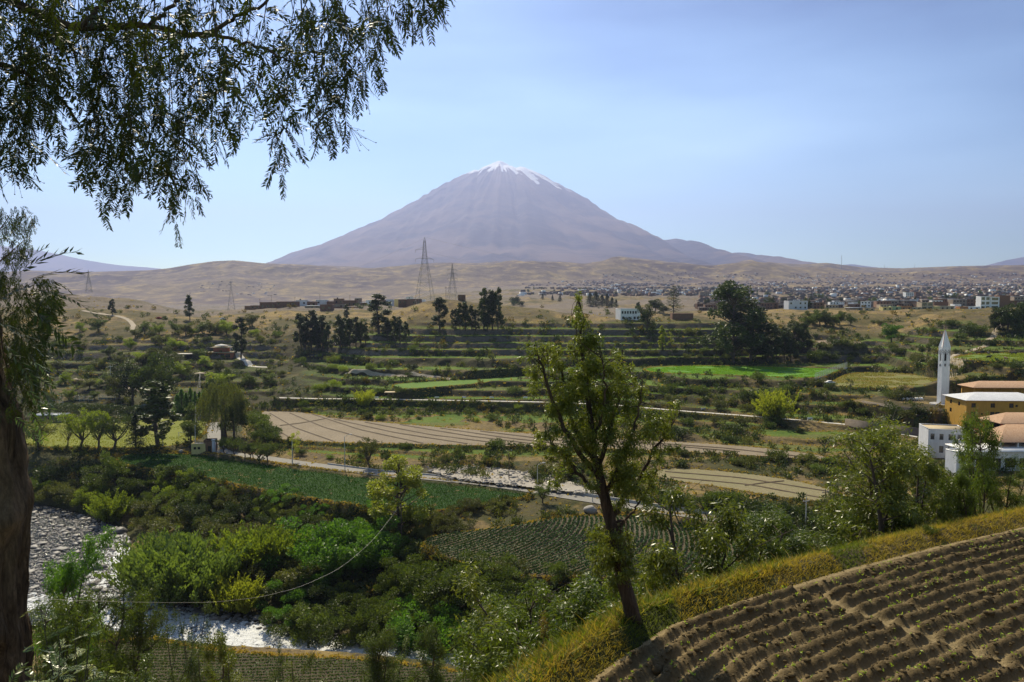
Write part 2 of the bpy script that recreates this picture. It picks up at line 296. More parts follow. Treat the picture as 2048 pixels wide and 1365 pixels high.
def seg_dist(x, y, a, b):
    d = b - a; t = np.clip(((x - a[0]) * d[0] + (y - a[1]) * d[1]) / (d @ d + 1e-12), 0, 1)
    return np.hypot(x - a[0] - t * d[0], y - a[1] - t * d[1]), t
def sdist(x, y, pg):                                           # signed distance: negative inside
    m = np.full(x.shape, 1e9); ins = np.zeros(x.shape, bool)
    for i in range(len(pg)):
        a, b = pg[i], pg[(i + 1) % len(pg)]
        m = np.minimum(m, seg_dist(x, y, a, b)[0])
        c = ((a[1] > y) != (b[1] > y)) & (x < (b[0] - a[0]) * (y - a[1]) / (b[1] - a[1] + 1e-12) + a[0]); ins ^= c
    return np.where(ins, -m, m)
def path3(pts): return np.array([P(a, b, d) if d > 0 else G(a, b, d) for a, b, d in pts])
ROADS = {   # name: (points px, py, height), half width
 'valley_road': (path3([(425, 846, -51.8), (428, 868, -52), (432, 890, -52.6), (440, 903, -53), (470, 910, -53), (520, 915, -53.1), (600, 927, -53.2), (690, 939, -53.3), (760, 948, -53.4), (860, 956, -53.5), (960, 966, -53.6), (1060, 980, -53.6), (1130, 992, -53.6), (1200, 1003, -53.6), (1290, 1017, -53.6), (1380, 1030, -53.6), (1480, 1046, -53.6), (1600, 1066, -53.6)]), 2.4),
 'park_path': (path3([(555, 796, -45.2), (640, 798, -45.4), (780, 799, -45.6), (880, 801, -45.6), (1000, 803, -45.6), (1100, 805, -45.6), (1220, 810, -45.6), (1370, 823, -46), (1480, 831, -46.2), (1590, 840, -46.4), (1700, 850, -46.6), (1800, 868, -46.8), (1865, 880, -46.9)]), 1.1),
}
DRAPED = {   # tracks that simply follow the ground: pixel outlines
 'hill_track': ([(165, 622), (205, 628), (240, 634), (258, 641), (268, 652), (262, 664)], 1.5),
 'terrace_track': ([(150, 758), (200, 763), (240, 770), (290, 785), (330, 796)], 1.5),
 'restaurant_drive': ([(455, 700), (470, 702), (478, 712), (492, 726), (520, 735), (546, 734)], 1.8),
 'goat_path': ([(1990, 630), (2005, 648), (1990, 666), (1975, 686), (1950, 700), (1905, 714), (1888, 722), (1925, 734)], 1.4),
 'bank_track': ([(690, 748), (780, 752), (900, 760)], .9),
}
def flatten(x, y, h, z, sd, blend):
    w = 1 - sstep(0.0, blend, sd); return h * (1 - w) + z * w
def h_full(x, y, want=False):
    h = h_base(x, y)
    d = y; u = x / np.maximum(y, 1.0); px = W0 / 2 + F * u
    rgd = ridged(x / 26, y / 34, 4, 3) - 0.55
    amp = sstep(140, 420, d) * 1.6 + sstep(600, 1500, d) * 5 + 0.5 * (1 - sstep(20, 60, d)) * 0.6
    h = h + amp * (fbm(x / 17, y / 17, 4, 5) - 0.5) * 2 * np.where(d > 120, 1, 0.5)
    # erosion gullies on the gorge walls and the bluff under the town
    g1 = np.exp(-(((px - 560) / 110) ** 2)) * sstep(400, 425, d) * (1 - sstep(470, 500, d))
    g2 = sstep(1600, 1720, px) * sstep(425, 460, d) * (1 - sstep(500, 530, d))
    h = h + (g1 * 4.5 + g2 * 4.0) * (ridged(x / 11, y / 40, 4, 11) - 0.6)
    # the knoll and open hills get tussocky ground
    # terraces
    tw = sstep(560, 700, px) * sstep(303, 312, d) * (1 - sstep(430, 450, d)) * (1 - sstep(1890, 1960, px))
    tw = np.maximum(tw, 0.9 * sstep(224, 232, d) * (1 - sstep(300, 306, d)) * sstep(480, 560, px) * (1 - sstep(1820, 1880, px)))
    tw = np.maximum(tw, 0.9 * (1 - sstep(520, 600, px)) * sstep(325, 340, d) * (1 - sstep(430, 460, d)) * sstep(0.38, 0.5, fbm(x / 50 + 3, y / 50, 3, 88)))
    tw = np.maximum(tw, 0.8 * sstep(1900, 1960, px) * sstep(250, 262, d) * (1 - sstep(395, 410, d)))
    hh = h + 3.0 * (fbm(x / 60, y / 60, 3, 21) - 0.5) * sstep(300, 330, d)
    k = np.clip(np.searchsorted(LEV, hh) - 1, 0, len(LEV) - 2); L0, L1 = LEV[k], LEV[k + 1]; fr = (hh - L0) / (L1 - L0)
    ht = L0 + (L1 - L0) * sstep(0.66, 0.97, fr)
    hq = h * (1 - tw) + ht * tw
    inlev = (hh > LEV[0]) & (hh < LEV[-1])
    h = np.where(inlev, hq, h); tread = tw * inlev * (1 - sstep(0.6, 0.72, fr))
    river = np.zeros_like(h)
    for nm, (pg, z) in [('river', (RV, -65.5))] + list(FIELDS.items()) + list(PAD.items()):
        bb = (x > pg[:, 0].min() - 4) & (x < pg[:, 0].max() + 4) & (y > pg[:, 1].min() - 4) & (y < pg[:, 1].max() + 4)
        if bb.any():
            sd = sdist(x[bb], y[bb], pg); h[bb] = flatten(x[bb], y[bb], h[bb], z - 0.04, sd, 1.8); tread[bb] = np.where(sd < 0, 0, tread[bb])
    for nm, (pl, hw) in ROADS.items():
        bb = (x > pl[:, 0].min() - 8) & (x < pl[:, 0].max() + 8) & (y > pl[:, 1].min() - 8) & (y < pl[:, 1].max() + 8)
        if not bb.any(): continue
        xs, ys = x[bb], y[bb]; best = np.full(xs.shape, 1e9); zz = np.zeros(xs.shape)
        for i in range(len(pl) - 1):
            dd, tt = seg_dist(xs, ys, pl[i, :2], pl[i + 1, :2]); q = dd < best
            best = np.where(q, dd, best); zz = np.where(q, pl[i, 2] + tt * (pl[i + 1, 2] - pl[i, 2]), zz)
        h[bb] = flatten(xs, ys, h[bb], zz - 0.1, best - hw - 0.4, 2.0); tread[bb] *= sstep(hw, hw + 1, best)
    bb = (y < 60) & (y > -5)
    if bb.any():
        sd = sdist(x[bb], y[bb], PLOW[0])
        h[bb] = flatten(x[bb], y[bb], h[bb], -7.12, sd - 1.3, 2.6)
        lip = np.exp(-((sd - 0.75) / 0.5) ** 2) * sstep(-6, 2, x[bb]) * sstep(9, 12, y[bb]); h[bb] += 0.34 * lip
    if want: return h, tread, tw
    return h
# ------------------------------------------------------------------ ground sheet
def grid_faces(nr, nc):
    i = np.arange(nr - 1)[:, None] * nc; j = np.arange(nc - 1)[None]
    return np.stack([i + j, i + j + 1, i + nc + j + 1, i + nc + j], -1).reshape(-1, 4)
us = np.concatenate([np.linspace(-3.0, -0.8, 24)[:-1], np.linspace(-0.8, 0.8, 640), np.linspace(0.8, 3.0, 24)[1:]])
ds = np.concatenate([np.geomspace(8, 110, 120)[:-1], np.geomspace(110, 225, 190)[:-1], np.linspace(225, 480, 400)[:-1], np.geomspace(480, 700, 110)[:-1], np.geomspace(700, 3300, 90)])
DD, UU = np.meshgrid(ds, us, indexing='ij'); XX = UU * DD
HH, TR, TW = h_full(XX.ravel(), DD.ravel(), True)
HH = HH.reshape(DD.shape)
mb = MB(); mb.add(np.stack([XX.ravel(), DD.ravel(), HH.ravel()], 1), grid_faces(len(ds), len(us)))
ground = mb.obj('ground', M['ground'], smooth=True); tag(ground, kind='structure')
PX = (W0 / 2 + F * UU).ravel(); DR = DD.ravel()
blot = fbm(XX.ravel() / 30, DR / 30, 3, 40)
green = TR * (0.55 + 0.45 * sstep(0.42, 0.5, fbm(XX.ravel() / 60, DR / 9, 2, 50)))
green = np.maximum(green, TR * 0.9 * (PX > 600) * (PX < 1560) * (DR > 378) * (DR < 432))
green = green * np.where((PX < 560) & (DR > 300), 0.45, 1.0)
dryz = sstep(428, 445, DR) * (1 - sstep(0.42, 0.5, fbm(XX.ravel() / 22, DR / 22, 4, 77)) * 0.75)
dryz = np.maximum(dryz, 0.7 * (DR > 222) * (DR < 300) * (PX > 480) * (1 - green))
dryz = np.maximum(dryz, sstep(0.5, 0.56, fbm(XX.ravel() / 12, DR / 12, 3, 91)) * 0.8 * (DR < 222))
dz = np.gradient(HH, axis=0) / np.gradient(DD, axis=0); dzr = np.abs(dz.ravel())
rock = sstep(0.55, 1.0, dzr) * (DR > 395) * np.where(PX < 760, 0.95, 0.6)
rock = np.maximum(rock, (DR > 545) * 0.85 * sstep(0.4, 0.55, fbm(XX.ravel() / 200, DR / 200, 3, 8)))
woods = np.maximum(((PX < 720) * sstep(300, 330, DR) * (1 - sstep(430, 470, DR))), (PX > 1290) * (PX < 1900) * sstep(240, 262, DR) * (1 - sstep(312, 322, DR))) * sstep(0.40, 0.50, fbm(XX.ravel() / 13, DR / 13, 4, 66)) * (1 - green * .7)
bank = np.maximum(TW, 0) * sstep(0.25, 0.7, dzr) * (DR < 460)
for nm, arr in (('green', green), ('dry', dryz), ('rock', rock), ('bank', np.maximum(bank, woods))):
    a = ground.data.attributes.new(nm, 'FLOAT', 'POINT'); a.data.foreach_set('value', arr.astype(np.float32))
# ground underfoot and beside the camera
gx = np.linspace(-60, 60, 160); gy = np.linspace(-40, 11.8, 110); YY, XG = np.meshgrid(gy, gx, indexing='ij')
hz = h_full(XG.ravel(), YY.ravel()) - 0.02
mb = MB(); mb.add(np.stack([XG.ravel(), YY.ravel(), hz], 1), grid_faces(len(gy), len(gx))); o = mb.obj('hillside', M['ground'], smooth=True); tag(o, kind='structure')
a = o.data.attributes.new('dry', 'FLOAT', 'POINT'); a.data.foreach_set('value', (fbm(XG.ravel(), YY.ravel(), 3, 4) * 0.6).astype(np.float32))

# first ground the eye meets along each column: pixel -> (x, y, z)
EL = (lambda: (H0 / 2 - F * (DD * SIN + HH * COS) / (DD * COS - HH * SIN)))()
ENV = np.minimum.accumulate(EL, axis=0)
def hit(px, py):
    u = (px - W0 / 2) / F
    # column position shifts slightly with depth because of the pitch; iterate once
    d = 300.0
    for _ in range(3):
        uu = u * (COS - (zat(py, 1.0)) * SIN); c = int(np.clip(np.searchsorted(us, uu), 1, len(us) - 1))
        col = ENV[:, c]; k = int(np.argmax(col <= py)) if (col <= py).any() else len(ds) - 1
        break
    k = max(k, 1); e0, e1 = EL[k - 1, c], EL[k, c]; t = 1.0 if e0 == e1 else float(np.clip((e0 - py) / (e0 - e1), 0, 1))
    d = ds[k - 1] + t * (ds[k] - ds[k - 1]); z = HH[k - 1, c] + t * (HH[k, c] - HH[k - 1, c])
    return np.array([uu * d, d, z])
def gz(x, y): return float(h_full(np.array([float(x)]), np.array([float(y)]))[0])

# ------------------------------------------------------------------ far hills, mountains
def hill_mat():
    t = NT("dry_hill"); p = t.pos(); n = t.noise(p, 0.0016, 6, 0.6, 0.6); n2 = t.noise(p, 0.012, 6, 0.65); n3 = t.noise(p, 0.05, 4, 0.6)
    c = t.mix(t.rng(n, 0.42, 0.58), (0.11, 0.082, 0.07), (0.19, 0.145, 0.09))
    c = t.mix(t.rng(n2, 0.5, 0.66, 0, 0.75), c, (0.38, 0.285, 0.12))
    c = t.mix(t.rng(n2, 0.46, 0.3, 0, 0.7), c, (0.07, 0.05, 0.05))
    c = t.mix(t.rng(n3, 0.45, 0.7, 0, 0.5), c, (0.09, 0.07, 0.05))
    t.bsdf(c, 0.95, t.bump(n2, 0.6, 12.0), 0.05); return t.m
M['hill'] = hill_mat()
skx = [-400, 0, 60, 160, 230, 300, 340, 380, 430, 470, 530, 620, 720, 800, 900, 960, 1040, 1110, 1170, 1230, 1290, 1330, 1420, 1500, 1560, 1600, 1650, 1720, 1800, 1900, 2048, 2500]
sky = [540, 545, 541, 545, 543, 541, 537, 530, 523, 521, 527, 530, 534, 530, 522, 524, 516, 520, 524, 512, 519, 523, 528, 520, 527, 529, 526, 535, 537, 533, 530, 524]
hu = np.linspace(-0.95, 0.95, 520); hd = np.concatenate([np.geomspace(3100, 7600, 300)[:-1], np.geomspace(7600, 27000, 70)])
HD, HU = np.meshgrid(hd, hu, indexing='ij'); HX = HU * HD
nb = fbm(HX / 1500, HD / 1100, 5, 31); nr = ridged(HX / 900 + 0.3 * fbm(HX / 700, HD / 700, 2, 2), HD / 700, 5, 33)
t = np.clip((HD - 3100) / (6800 - 3100), 0, 1)
lay = sum(a * np.exp(-((HD - c - 350 * (vnoise(HX / 1800, HD * 0 + c, 70) - 0.5) * 2) / w) ** 2) * (0.45 + 1.1 * vnoise(HX / 1000 + c, HX * 0 + c, 60)) for c, w, a in ((4100, 260, 38), (4900, 320, 62), (5700, 360, 70), (6500, 420, 50)))
hb = 40 + 210 * t ** 1.15 + lay + (nb - 0.5) * 150 * sstep(0.03, 0.35, t) + (nr - 0.55) * 130 * sstep(0.02, 0.3, t)
el = hb / HD; crest = el[hd < 7600].max(axis=0)
tgt = np.interp(W0 / 2 + F * hu, skx, [-(ray(W0 / 2, q)[2]) * -1 for q in sky])
k = (tgt / crest)[None]; far = sstep(6900, 8200, HD)
wgt = sstep(0.0, 0.5, t); base_l = np.interp(W0 / 2 + F * hu, [0, 700, 1000, 1250], [-62, -50, 10, 40])[None]
hz = base_l * (1 - sstep(0, 0.35, t)) + hb * (k * wgt + (1 - wgt) * 0.25)
hz = hz * (1 - far) + 190 * far
e2 = (hz / HD)[hd < 7600].max(axis=0)
hz = np.where(HD < 8200, hz + (tgt - e2)[None] * HD * sstep(0.3, 0.8, t) * (1 - far), hz)
hz = hz - 16 * (1 - sstep(3100, 3260, HD))
mb = MB(); mb.add(np.stack([HX.ravel(), HD.ravel(), hz.ravel()], 1), grid_faces(len(hd), len(hu)))
o = mb.obj('hills', M['hill'], smooth=True); tag(o, kind='structure')
HILLZ = hz
def hill_hit(px, py):
    u = (px - W0 / 2) / F; c = int(np.clip(np.searchsorted(hu, u), 1, len(hu) - 1))
    e = H0 / 2 - F * (HD[:, c] * SIN + hz[:, c] * COS) / (HD[:, c] * COS - hz[:, c] * SIN); e = np.minimum.accumulate(e)
    if not (e <= py).any(): return None
    k = int(np.argmax(e <= py)); return np.array([u * hd[k], hd[k], hz[k, c]])

def volcano_mat():
    t = NT("volcano_rock"); p = t.pos(); g = t.n("ShaderNodeNewGeometry"); sp = t.n("ShaderNodeSeparateXYZ"); t.l(g.outputs['Position'], sp.inputs[0])
    n = t.noise(p, 0.0006, 7, 0.62, 0.8); n2 = t.noise(p, 0.003, 6, 0.65)
    c = t.mix(t.rng(n, 0.44, 0.58), (0.030, 0.028, 0.045), (0.13, 0.092, 0.080)); c = t.mix(t.rng(n2, 0.5, 0.7, 0, 0.6), c, (0.14, 0.10, 0.09))
    att = t.n("ShaderNodeAttribute", attribute_name="snow")
    n3 = t.noise(p, 0.006, 5, 0.6)
    s = t.math('ADD', att.outputs['Fac'], t.rng(n3, 0.3, 0.7, -0.3, 0.3))
    c = t.mix(t.rng(s, 0.45, 0.6), c, (0.86, 0.87, 0.88))
    t.bsdf(c, 0.9, t.bump(n2, 0.5, 40), 0.05); return t.m
M['volcano'] = volcano_mat()
VD = 17000.0
lp = [(1000, 322), (985, 325), (960, 337), (940, 343), (920, 351), (880, 371), (830, 401), (785, 426), (740, 447), (690, 469), (640, 488), (590, 507), (540, 525), (480, 541), (380, 560), (200, 590)]
rp = [(1000, 322), (1015, 326), (1030, 335), (1045, 333), (1065, 340), (1090, 351), (1110, 363), (1140, 378), (1180, 400), (1210, 423), (1240, 440), (1275, 457), (1320, 472), (1370, 487), (1420, 497), (1470, 507), (1560, 520), (1680, 536), (1800, 556), (2000, 590)]
lr = [(1000 - a) / F * VD for a, b in lp]; lz = [zat(b, VD) for a, b in lp]
rr = [(a - 1000) / F * VD for a, b in rp]; rz_ = [zat(b, VD) for a, b in rp]
nt, nrad = 520, 230
th = np.linspace(-np.pi, np.pi, nt); rad = np.concatenate([np.linspace(0, 1800, 90)[:-1], np.geomspace(1800, 10500, nrad - 89)])
RR, TT = np.meshgrid(rad, th, indexing='ij')
zl = np.interp(RR, lr, lz); zr = np.interp(RR, rr, rz_); wr = 0.5 + 0.5 * np.sin(np.clip(TT, -np.pi / 2, np.pi / 2)) ; wr = 0.5 + 0.5 * np.cos(TT)
vz = zl * (1 - wr) + zr * wr
cx, cy = np.cos(TT), np.sin(TT)
wv = 0.25 * fbm(cx * 3 + RR / 1500, cy * 3 + 5, 3, 44); gul = ridged(cx * 6 + 3 + RR / 6000 + wv, cy * 6 + RR / 7000, 4, 12) - 0.6; gul2 = ridged(cx * 19 + RR / 2500 + wv * 3, cy * 19 + 4 + RR / 4000, 3, 19) - 0.6
side = 1 - np.abs(cx) ** 6
vz = vz + (gul * 120 + gul2 * 70) * sstep(150, 1500, RR) * (0.35 + 0.65 * side) * (1 - 0.6 * sstep(5500, 9500, RR))
vx0 = (1000 - W0 / 2) / F * VD
# buttresses at the foot (an older cone's remains)
X3, Y3 = vx0 + RR * cx, VD + RR * cy
for (bx, bd, bz, bw) in ((1447, 15500, 80, 900), (1230, 13500, 80, 1200), (700, 13000, 60, 1300), (1000, 12500, 70, 1200)):
    bxx = (bx - W0 / 2) / F * bd; vz = vz + bz * np.exp(-(((X3 - bxx) / bw) ** 2 + ((Y3 - bd) / (bw * 1.2)) ** 2))
vz = vz + 120 * (fbm(X3 / 1500, Y3 / 1500, 4, 5) - 0.5) * sstep(1200, 5000, RR)
tpx = [p_[0] for p_ in lp[::-1]] + [p_[0] for p_ in rp[1:]]; tpy = [p_[1] for p_ in lp[::-1]] + [p_[1] for p_ in rp[1:]]
for _ in range(4):                                              # trim the slopes until the skyline has the measured profile
    pxv = W0 / 2 + F * (X3 / Y3); pyv = H0 / 2 - F * (Y3 * SIN + vz * COS) / (Y3 * COS - vz * SIN); bins = np.arange(300, 1760, 8); sil = np.array([pyv[(pxv >= q_) & (pxv < q_ + 8)].min() if ((pxv >= q_) & (pxv < q_ + 8)).any() else np.nan for q_ in bins])
    dlt = np.interp(bins + 4, tpx, tpy) - sil; ok = ~np.isnan(dlt); latx = (1 - wr) * -RR + wr * RR; cor = np.interp(W0 / 2 + F * ((vx0 + latx) / VD), bins[ok] + 4, dlt[ok]); vz = vz - cor / F * VD * sstep(0, 300, RR) * .9
mb = MB(); mb.add(np.stack([X3.ravel(), Y3.ravel(), vz.ravel()], 1), grid_faces(nrad, nt))
o = mb.obj('volcano', M['volcano'], smooth=True); tag(o, kind='structure')
snow = sstep(2760, 3040, vz + gul2 * 500 + gul * 250 + 120 * np.cos(TT + 1.2)) * 0.95
ang = np.degrees(TT)                                            # snow tongues down the shoulder towards the camera's right
for a0, w, r1, r0 in ((a_, b_, c_ * 1.38, d_) for a_, b_, c_, d_ in ((-28, 4, 1500, 250), (-40, 5, 1350, 150), (-55, 6, 1150, 100), (-16, 4, 1600, 350), (-70, 6, 950, 0), (-95, 7, 750, 0), (-47, 2.2, 1600, 600), (-120, 7, 620, 0), (-8, 3.5, 1450, 350), (-145, 7, 560, 0), (-82, 3, 900, 200), (0, 5, 1200, 200), (-62, 2.5, 1500, 700), (-35, 2, 1600, 500))):
    snow = np.maximum(snow, np.exp(-((ang - a0) / (w / 1.25 * (1.6 - 1.0 * np.clip(RR / r1, 0, 1)))) ** 2) * (1 - sstep(r1 * 0.8, r1, RR)) * sstep(r0 * 0.6, r0 + 1, RR) * 0.95)
a = o.data.attributes.new('snow', 'FLOAT', 'POINT'); a.data.foreach_set('value', snow.ravel().astype(np.float32))
def range_(name, pts, d, depth):                               # a far mountain side built from its crest, sloping to both sides
    ux = np.linspace((pts[0][0] - W0 / 2) / F, (pts[-1][0] - W0 / 2) / F, 200); cz = np.interp(W0 / 2 + F * ux, [a for a, b in pts], [zat(b, d) for a, b in pts])
    q = np.linspace(-1, 1, 60); Q, Ux = np.meshgrid(q, ux, indexing='ij'); C = np.broadcast_to(cz, Q.shape)
    X = Ux * d; Y = d + Q * depth; Z = 150 + (C - 150) * (1 - np.abs(Q)) ** 1.15 + 160 * (ridged(X / 1500, Y / 1500, 4, 6) - 0.5) * np.abs(Q) ** 0.5 * (1 - np.abs(Q)) * 2
    m = MB(); m.add(np.stack([X.ravel(), Y.ravel(), Z.ravel()], 1), grid_faces(60, 200)); ob = m.obj(name, M['volcano'], smooth=True); tag(ob, kind='structure')
range_('mountain', [(-500, 440), (-100, 478), (80, 500), (130, 511), (180, 521), (240, 530), (300, 535), (345, 539), (420, 560)], 21000, 5000)
range_('mountain', [(1600, 560), (1660, 532), (1700, 529), (1745, 534), (1800, 545), (1900, 552), (1975, 530), (2010, 520), (2048, 512), (2150, 502), (2400, 498)], 21000, 4000)

# haze: one closed box of pale air round everything
mb = MB(); mb.box(-30000, 30000, -3000, 28500, -70, 3300)
hm = bpy.data.materials.new("haze_air"); hm.use_nodes = True; hm.node_tree.nodes.clear()
ho = hm.node_tree.nodes.new("ShaderNodeOutputMaterial"); hv = hm.node_tree.nodes.new("ShaderNodeVolumePrincipled")
hv.inputs['Color'].default_value = (0.52, 0.60, 1.0, 1); hv.inputs['Density'].default_value = 5.8e-5; hv.inputs['Anisotropy'].default_value = 0.45
hm.node_tree.links.new(hv.outputs[0], ho.inputs['Volume']); hm.cycles.homogeneous_volume = True
haze = mb.obj('haze', hm); tag(haze, kind='stuff')
# ------------------------------------------------------------------ fields, roads, river
def clip_tri_grid(pg, step, z, jit=0.0):                       # fill an outline with a fine grid of quads, edges pulled onto the outline
    x0, y0 = pg.min(0); x1, y1 = pg.max(0)
    xs = np.arange(x0, x1 + step, step); ys = np.arange(y0, y1 + step, step); Y, X = np.meshgrid(ys, xs, indexing='ij')
    ins = sdist(X.ravel(), Y.ravel(), pg).reshape(X.shape) < step * 0.5
    f = grid_faces(len(ys), len(xs)).reshape(len(ys) - 1, len(xs) - 1, 4)
    ok = ins[:-1, :-1] & ins[1:, :-1] & ins[:-1, 1:] & ins[1:, 1:]
    f = f[ok]; used = np.unique(f); mp = np.full(X.size, -1); mp[used] = np.arange(len(used))
    return X.ravel()[used], Y.ravel()[used], mp[f]
def smooth_poly(pg, n=4):
    for _ in range(2):
        a = pg * 0.75 + np.roll(pg, -1, 0) * 0.25; b = pg * 0.25 + np.roll(pg, -1, 0) * 0.75
        pg = np.stack([a, b], 1).reshape(-1, 2)
    return pg
def field_mat(name, c1, c2, c3, s=0.25, rows=None, rowd=0.0):
    t = NT(name); p = t.pos(); n = t.noise(p, s * 0.25, 5, 0.6); n2 = t.noise(p, s * 4, 4, 0.6); n3 = t.noise(p, 4.0, 3, 0.6)
    c = t.mix(t.rng(n, 0.35, 0.65), c1, c2); c = t.mix(t.rng(n2, 0.45, 0.75, 0, 0.6), c, c3)
    h = n3
    if rows:
        pr = t.pos((1, 1, 1)); w = t.n("ShaderNodeTexWave", wave_type='BANDS', bands_direction='X'); mp = t.n("ShaderNodeMapping")
        mp.inputs['Rotation'].default_value = (0, 0, rowd); t.l(pr, mp.inputs[0]); t.l(mp.outputs[0], w.inputs['Vector'])
        w.inputs['Scale'].default_value = rows; w.inputs['Distortion'].default_value = 1.6; w.inputs['Detail'].default_value = 2; w.inputs['Detail Scale'].default_value = 0.4
        c = t.mix(t.rng(w.outputs['Fac'], 0.2, 0.7, 0.35, 0), c, c3); h = t.math('ADD', w.outputs['Fac'], t.math('MULTIPLY', n3, 0.5))
    t.bsdf(c, 0.9, t.bump(h, 0.6, 0.15), 0.12); return t.m
FM = {
 'bean': field_mat('bean_leaves', (0.020, 0.052, 0.008), (0.030, 0.070, 0.010), (0.014, 0.034, 0.007), 0.3),
 'cabbage': field_mat('field_soil', (0.09, 0.072, 0.042), (0.12, 0.10, 0.065), (0.05, 0.04, 0.026), 0.4),
 'fallow': field_mat('fallow_earth', (0.29, 0.235, 0.165), (0.23, 0.185, 0.125), (0.12, 0.095, 0.06), 0.3, 0.35, 1.1),
 'stubble': field_mat('stubble', (0.24, 0.215, 0.115), (0.27, 0.225, 0.13), (0.15, 0.13, 0.065), 0.3, 0.8, 1.3),
 'clover': field_mat('clover', (0.085, 0.20, 0.020), (0.11, 0.235, 0.03), (0.06, 0.14, 0.02), 0.3),
 'weedy': field_mat('weedy', (0.16, 0.165, 0.045), (0.21, 0.165, 0.07), (0.09, 0.14, 0.03), 0.3),
 'pasture': field_mat('pasture', (0.12, 0.185, 0.03), (0.16, 0.19, 0.04), (0.09, 0.12, 0.03), 0.3),
 'lawn': field_mat('lawn_grass', (0.15, 0.17, 0.022), (0.19, 0.195, 0.03), (0.11, 0.125, 0.02), 0.25),
 'potato': field_mat('potato_soil', (0.06, 0.052, 0.03), (0.08, 0.065, 0.04), (0.035, 0.03, 0.018), 0.4),
 'plot': field_mat('plot_grass', (0.08, 0.16, 0.02), (0.12, 0.19, 0.03), (0.06, 0.10, 0.02), 0.3),
 'dirt_lot': field_mat('bare_soil', (0.22, 0.165, 0.11), (0.25, 0.19, 0.13), (0.14, 0.10, 0.07), 0.3),
}
for nm, (pg, z) in FIELDS.items():
    sp = smooth_poly(pg); X, Y, f = clip_tri_grid(sp, 0.9 if nm != 'lawn' else 1.2, z)
    zz = z + 0.03 + 0.10 * (fbm(X / 3, Y / 3, 3, 14) - 0.5) + (0.35 * (fbm(X / 1.1, Y / 1.1, 2, 15) - 0.5) if nm == 'bean' else 0)
    m = MB(); m.add(np.stack([X, Y, zz], 1), f); o = m.obj(nm + '_field' if nm not in ('lawn', 'dirt_lot', 'plot') else {'lawn': 'lawn', 'dirt_lot': 'ground_lot', 'plot': 'grass_field'}[nm], FM[nm], smooth=True); tag(o, kind='structure')
pg, z = PAD['riverbed']; sp = smooth_poly(pg); X, Y, f = clip_tri_grid(sp, 0.8, z)
M['gravel'] = rough_mat('pale_gravel', (0.33, 0.29, 0.235), (0.42, 0.38, 0.32), 0.3, 0.95, 0.8, 0.25)
m = MB(); m.add(np.stack([X, Y, z + 0.05 + 0.7 * np.maximum(0, fbm(X / 4, Y / 4, 3, 3) - 0.5)], 1), f); tag(m.obj('gravel_ground', M['gravel'], smooth=True), kind='structure')
# dark furrow lines across the fallow and stubble fields are real ditches: thin earth banks
M['lip'] = leaf_mat('dry_grass_lip', (0.30, 0.20, 0.055), (0.20, 0.14, 0.04), 0.3, 0.8, 0.6, 0.1, 0.1)
M['ditch'] = rough_mat('ditch_earth', (0.13, 0.095, 0.06), (0.09, 0.065, 0.04), 0.5)
def ribbon(pts, hw, dz, n=3, crown=0.0):
    pts = np.asarray(pts); L = np.concatenate([[0], np.cumsum(np.linalg.norm(np.diff(pts, axis=0), axis=1))]); s = np.arange(0, L[-1], 1.5)
    q = np.stack([np.interp(s, L, pts[:, i]) for i in range(3)], 1)
    k = np.ones(5) / 5
    for i in range(3): q[2:-2, i] = np.convolve(q[:, i], k, 'valid')
    t = np.gradient(q[:, :2], axis=0); t /= np.linalg.norm(t, axis=1, keepdims=True) + 1e-9; nrm = np.stack([-t[:, 1], t[:, 0]], 1)
    rows = []
    for a in np.linspace(-1, 1, n):
        xy = q[:, :2] + nrm * hw * a; rows.append(np.column_stack([xy, q[:, 2] + dz + crown * (1 - a * a)]))
    v = np.stack(rows, 1).reshape(-1, 3); return v, grid_faces(len(q), n), q, nrm
M['asphalt'] = rough_mat('dusty_concrete_road', (0.21, 0.195, 0.17), (0.27, 0.25, 0.215), 0.4, 0.85, 0.2, 0.02)
M['pale_path'] = rough_mat('pale_concrete_path', (0.50, 0.47, 0.41), (0.60, 0.56, 0.50), 0.5, 0.85, 0.2, 0.02)
M['dirt_track'] = rough_mat('dirt_track', (0.34, 0.28, 0.20), (0.42, 0.35, 0.26), 0.5, 0.95, 0.5, 0.1)
M['stone'] = rough_mat('stone_wall_face', (0.22, 0.18, 0.14), (0.14, 0.115, 0.09), 1.2, 0.9, 0.8, 0.12)
M['kerb'] = plain('kerb_concrete', (0.40, 0.38, 0.34), 0.85)
rd_names = {'valley_road': ('road', 'asphalt'), 'park_path': ('path', 'pale_path'), 'hill_track': ('path', 'dirt_track'), 'terrace_track': ('path', 'dirt_track'),
            'restaurant_drive': ('road', 'pale_path'), 'goat_path': ('path', 'dirt_track'), 'bank_track': ('path', 'dirt_track')}
RQ = {}
for nm, (pts, hw) in DRAPED.items():
    P3 = np.array([hit(*p_) for p_ in pts]); s_ = np.linspace(0, len(P3) - 1, 60); xy = np.stack([np.interp(s_, np.arange(len(P3)), P3[:, i]) for i in range(2)], 1)
    k5 = np.ones(7) / 7
    for i in range(2): xy[3:-3, i] = np.convolve(xy[:, i], k5, 'valid')
    t_ = np.gradient(xy, axis=0); t_ /= np.linalg.norm(t_, axis=1, keepdims=True) + 1e-9; n_ = np.stack([-t_[:, 1], t_[:, 0]], 1); rows = []
    for a_ in np.linspace(-1, 1, 5):
        q_ = xy + n_ * hw * a_; rows.append(np.column_stack([q_, h_full(q_[:, 0].copy(), q_[:, 1].copy()) + .16]))
    m = MB(); m.add(np.stack(rows, 1).reshape(-1, 3), grid_faces(60, 5)); tag(m.obj(rd_names[nm][0], M[rd_names[nm][1]], smooth=True), kind='structure')
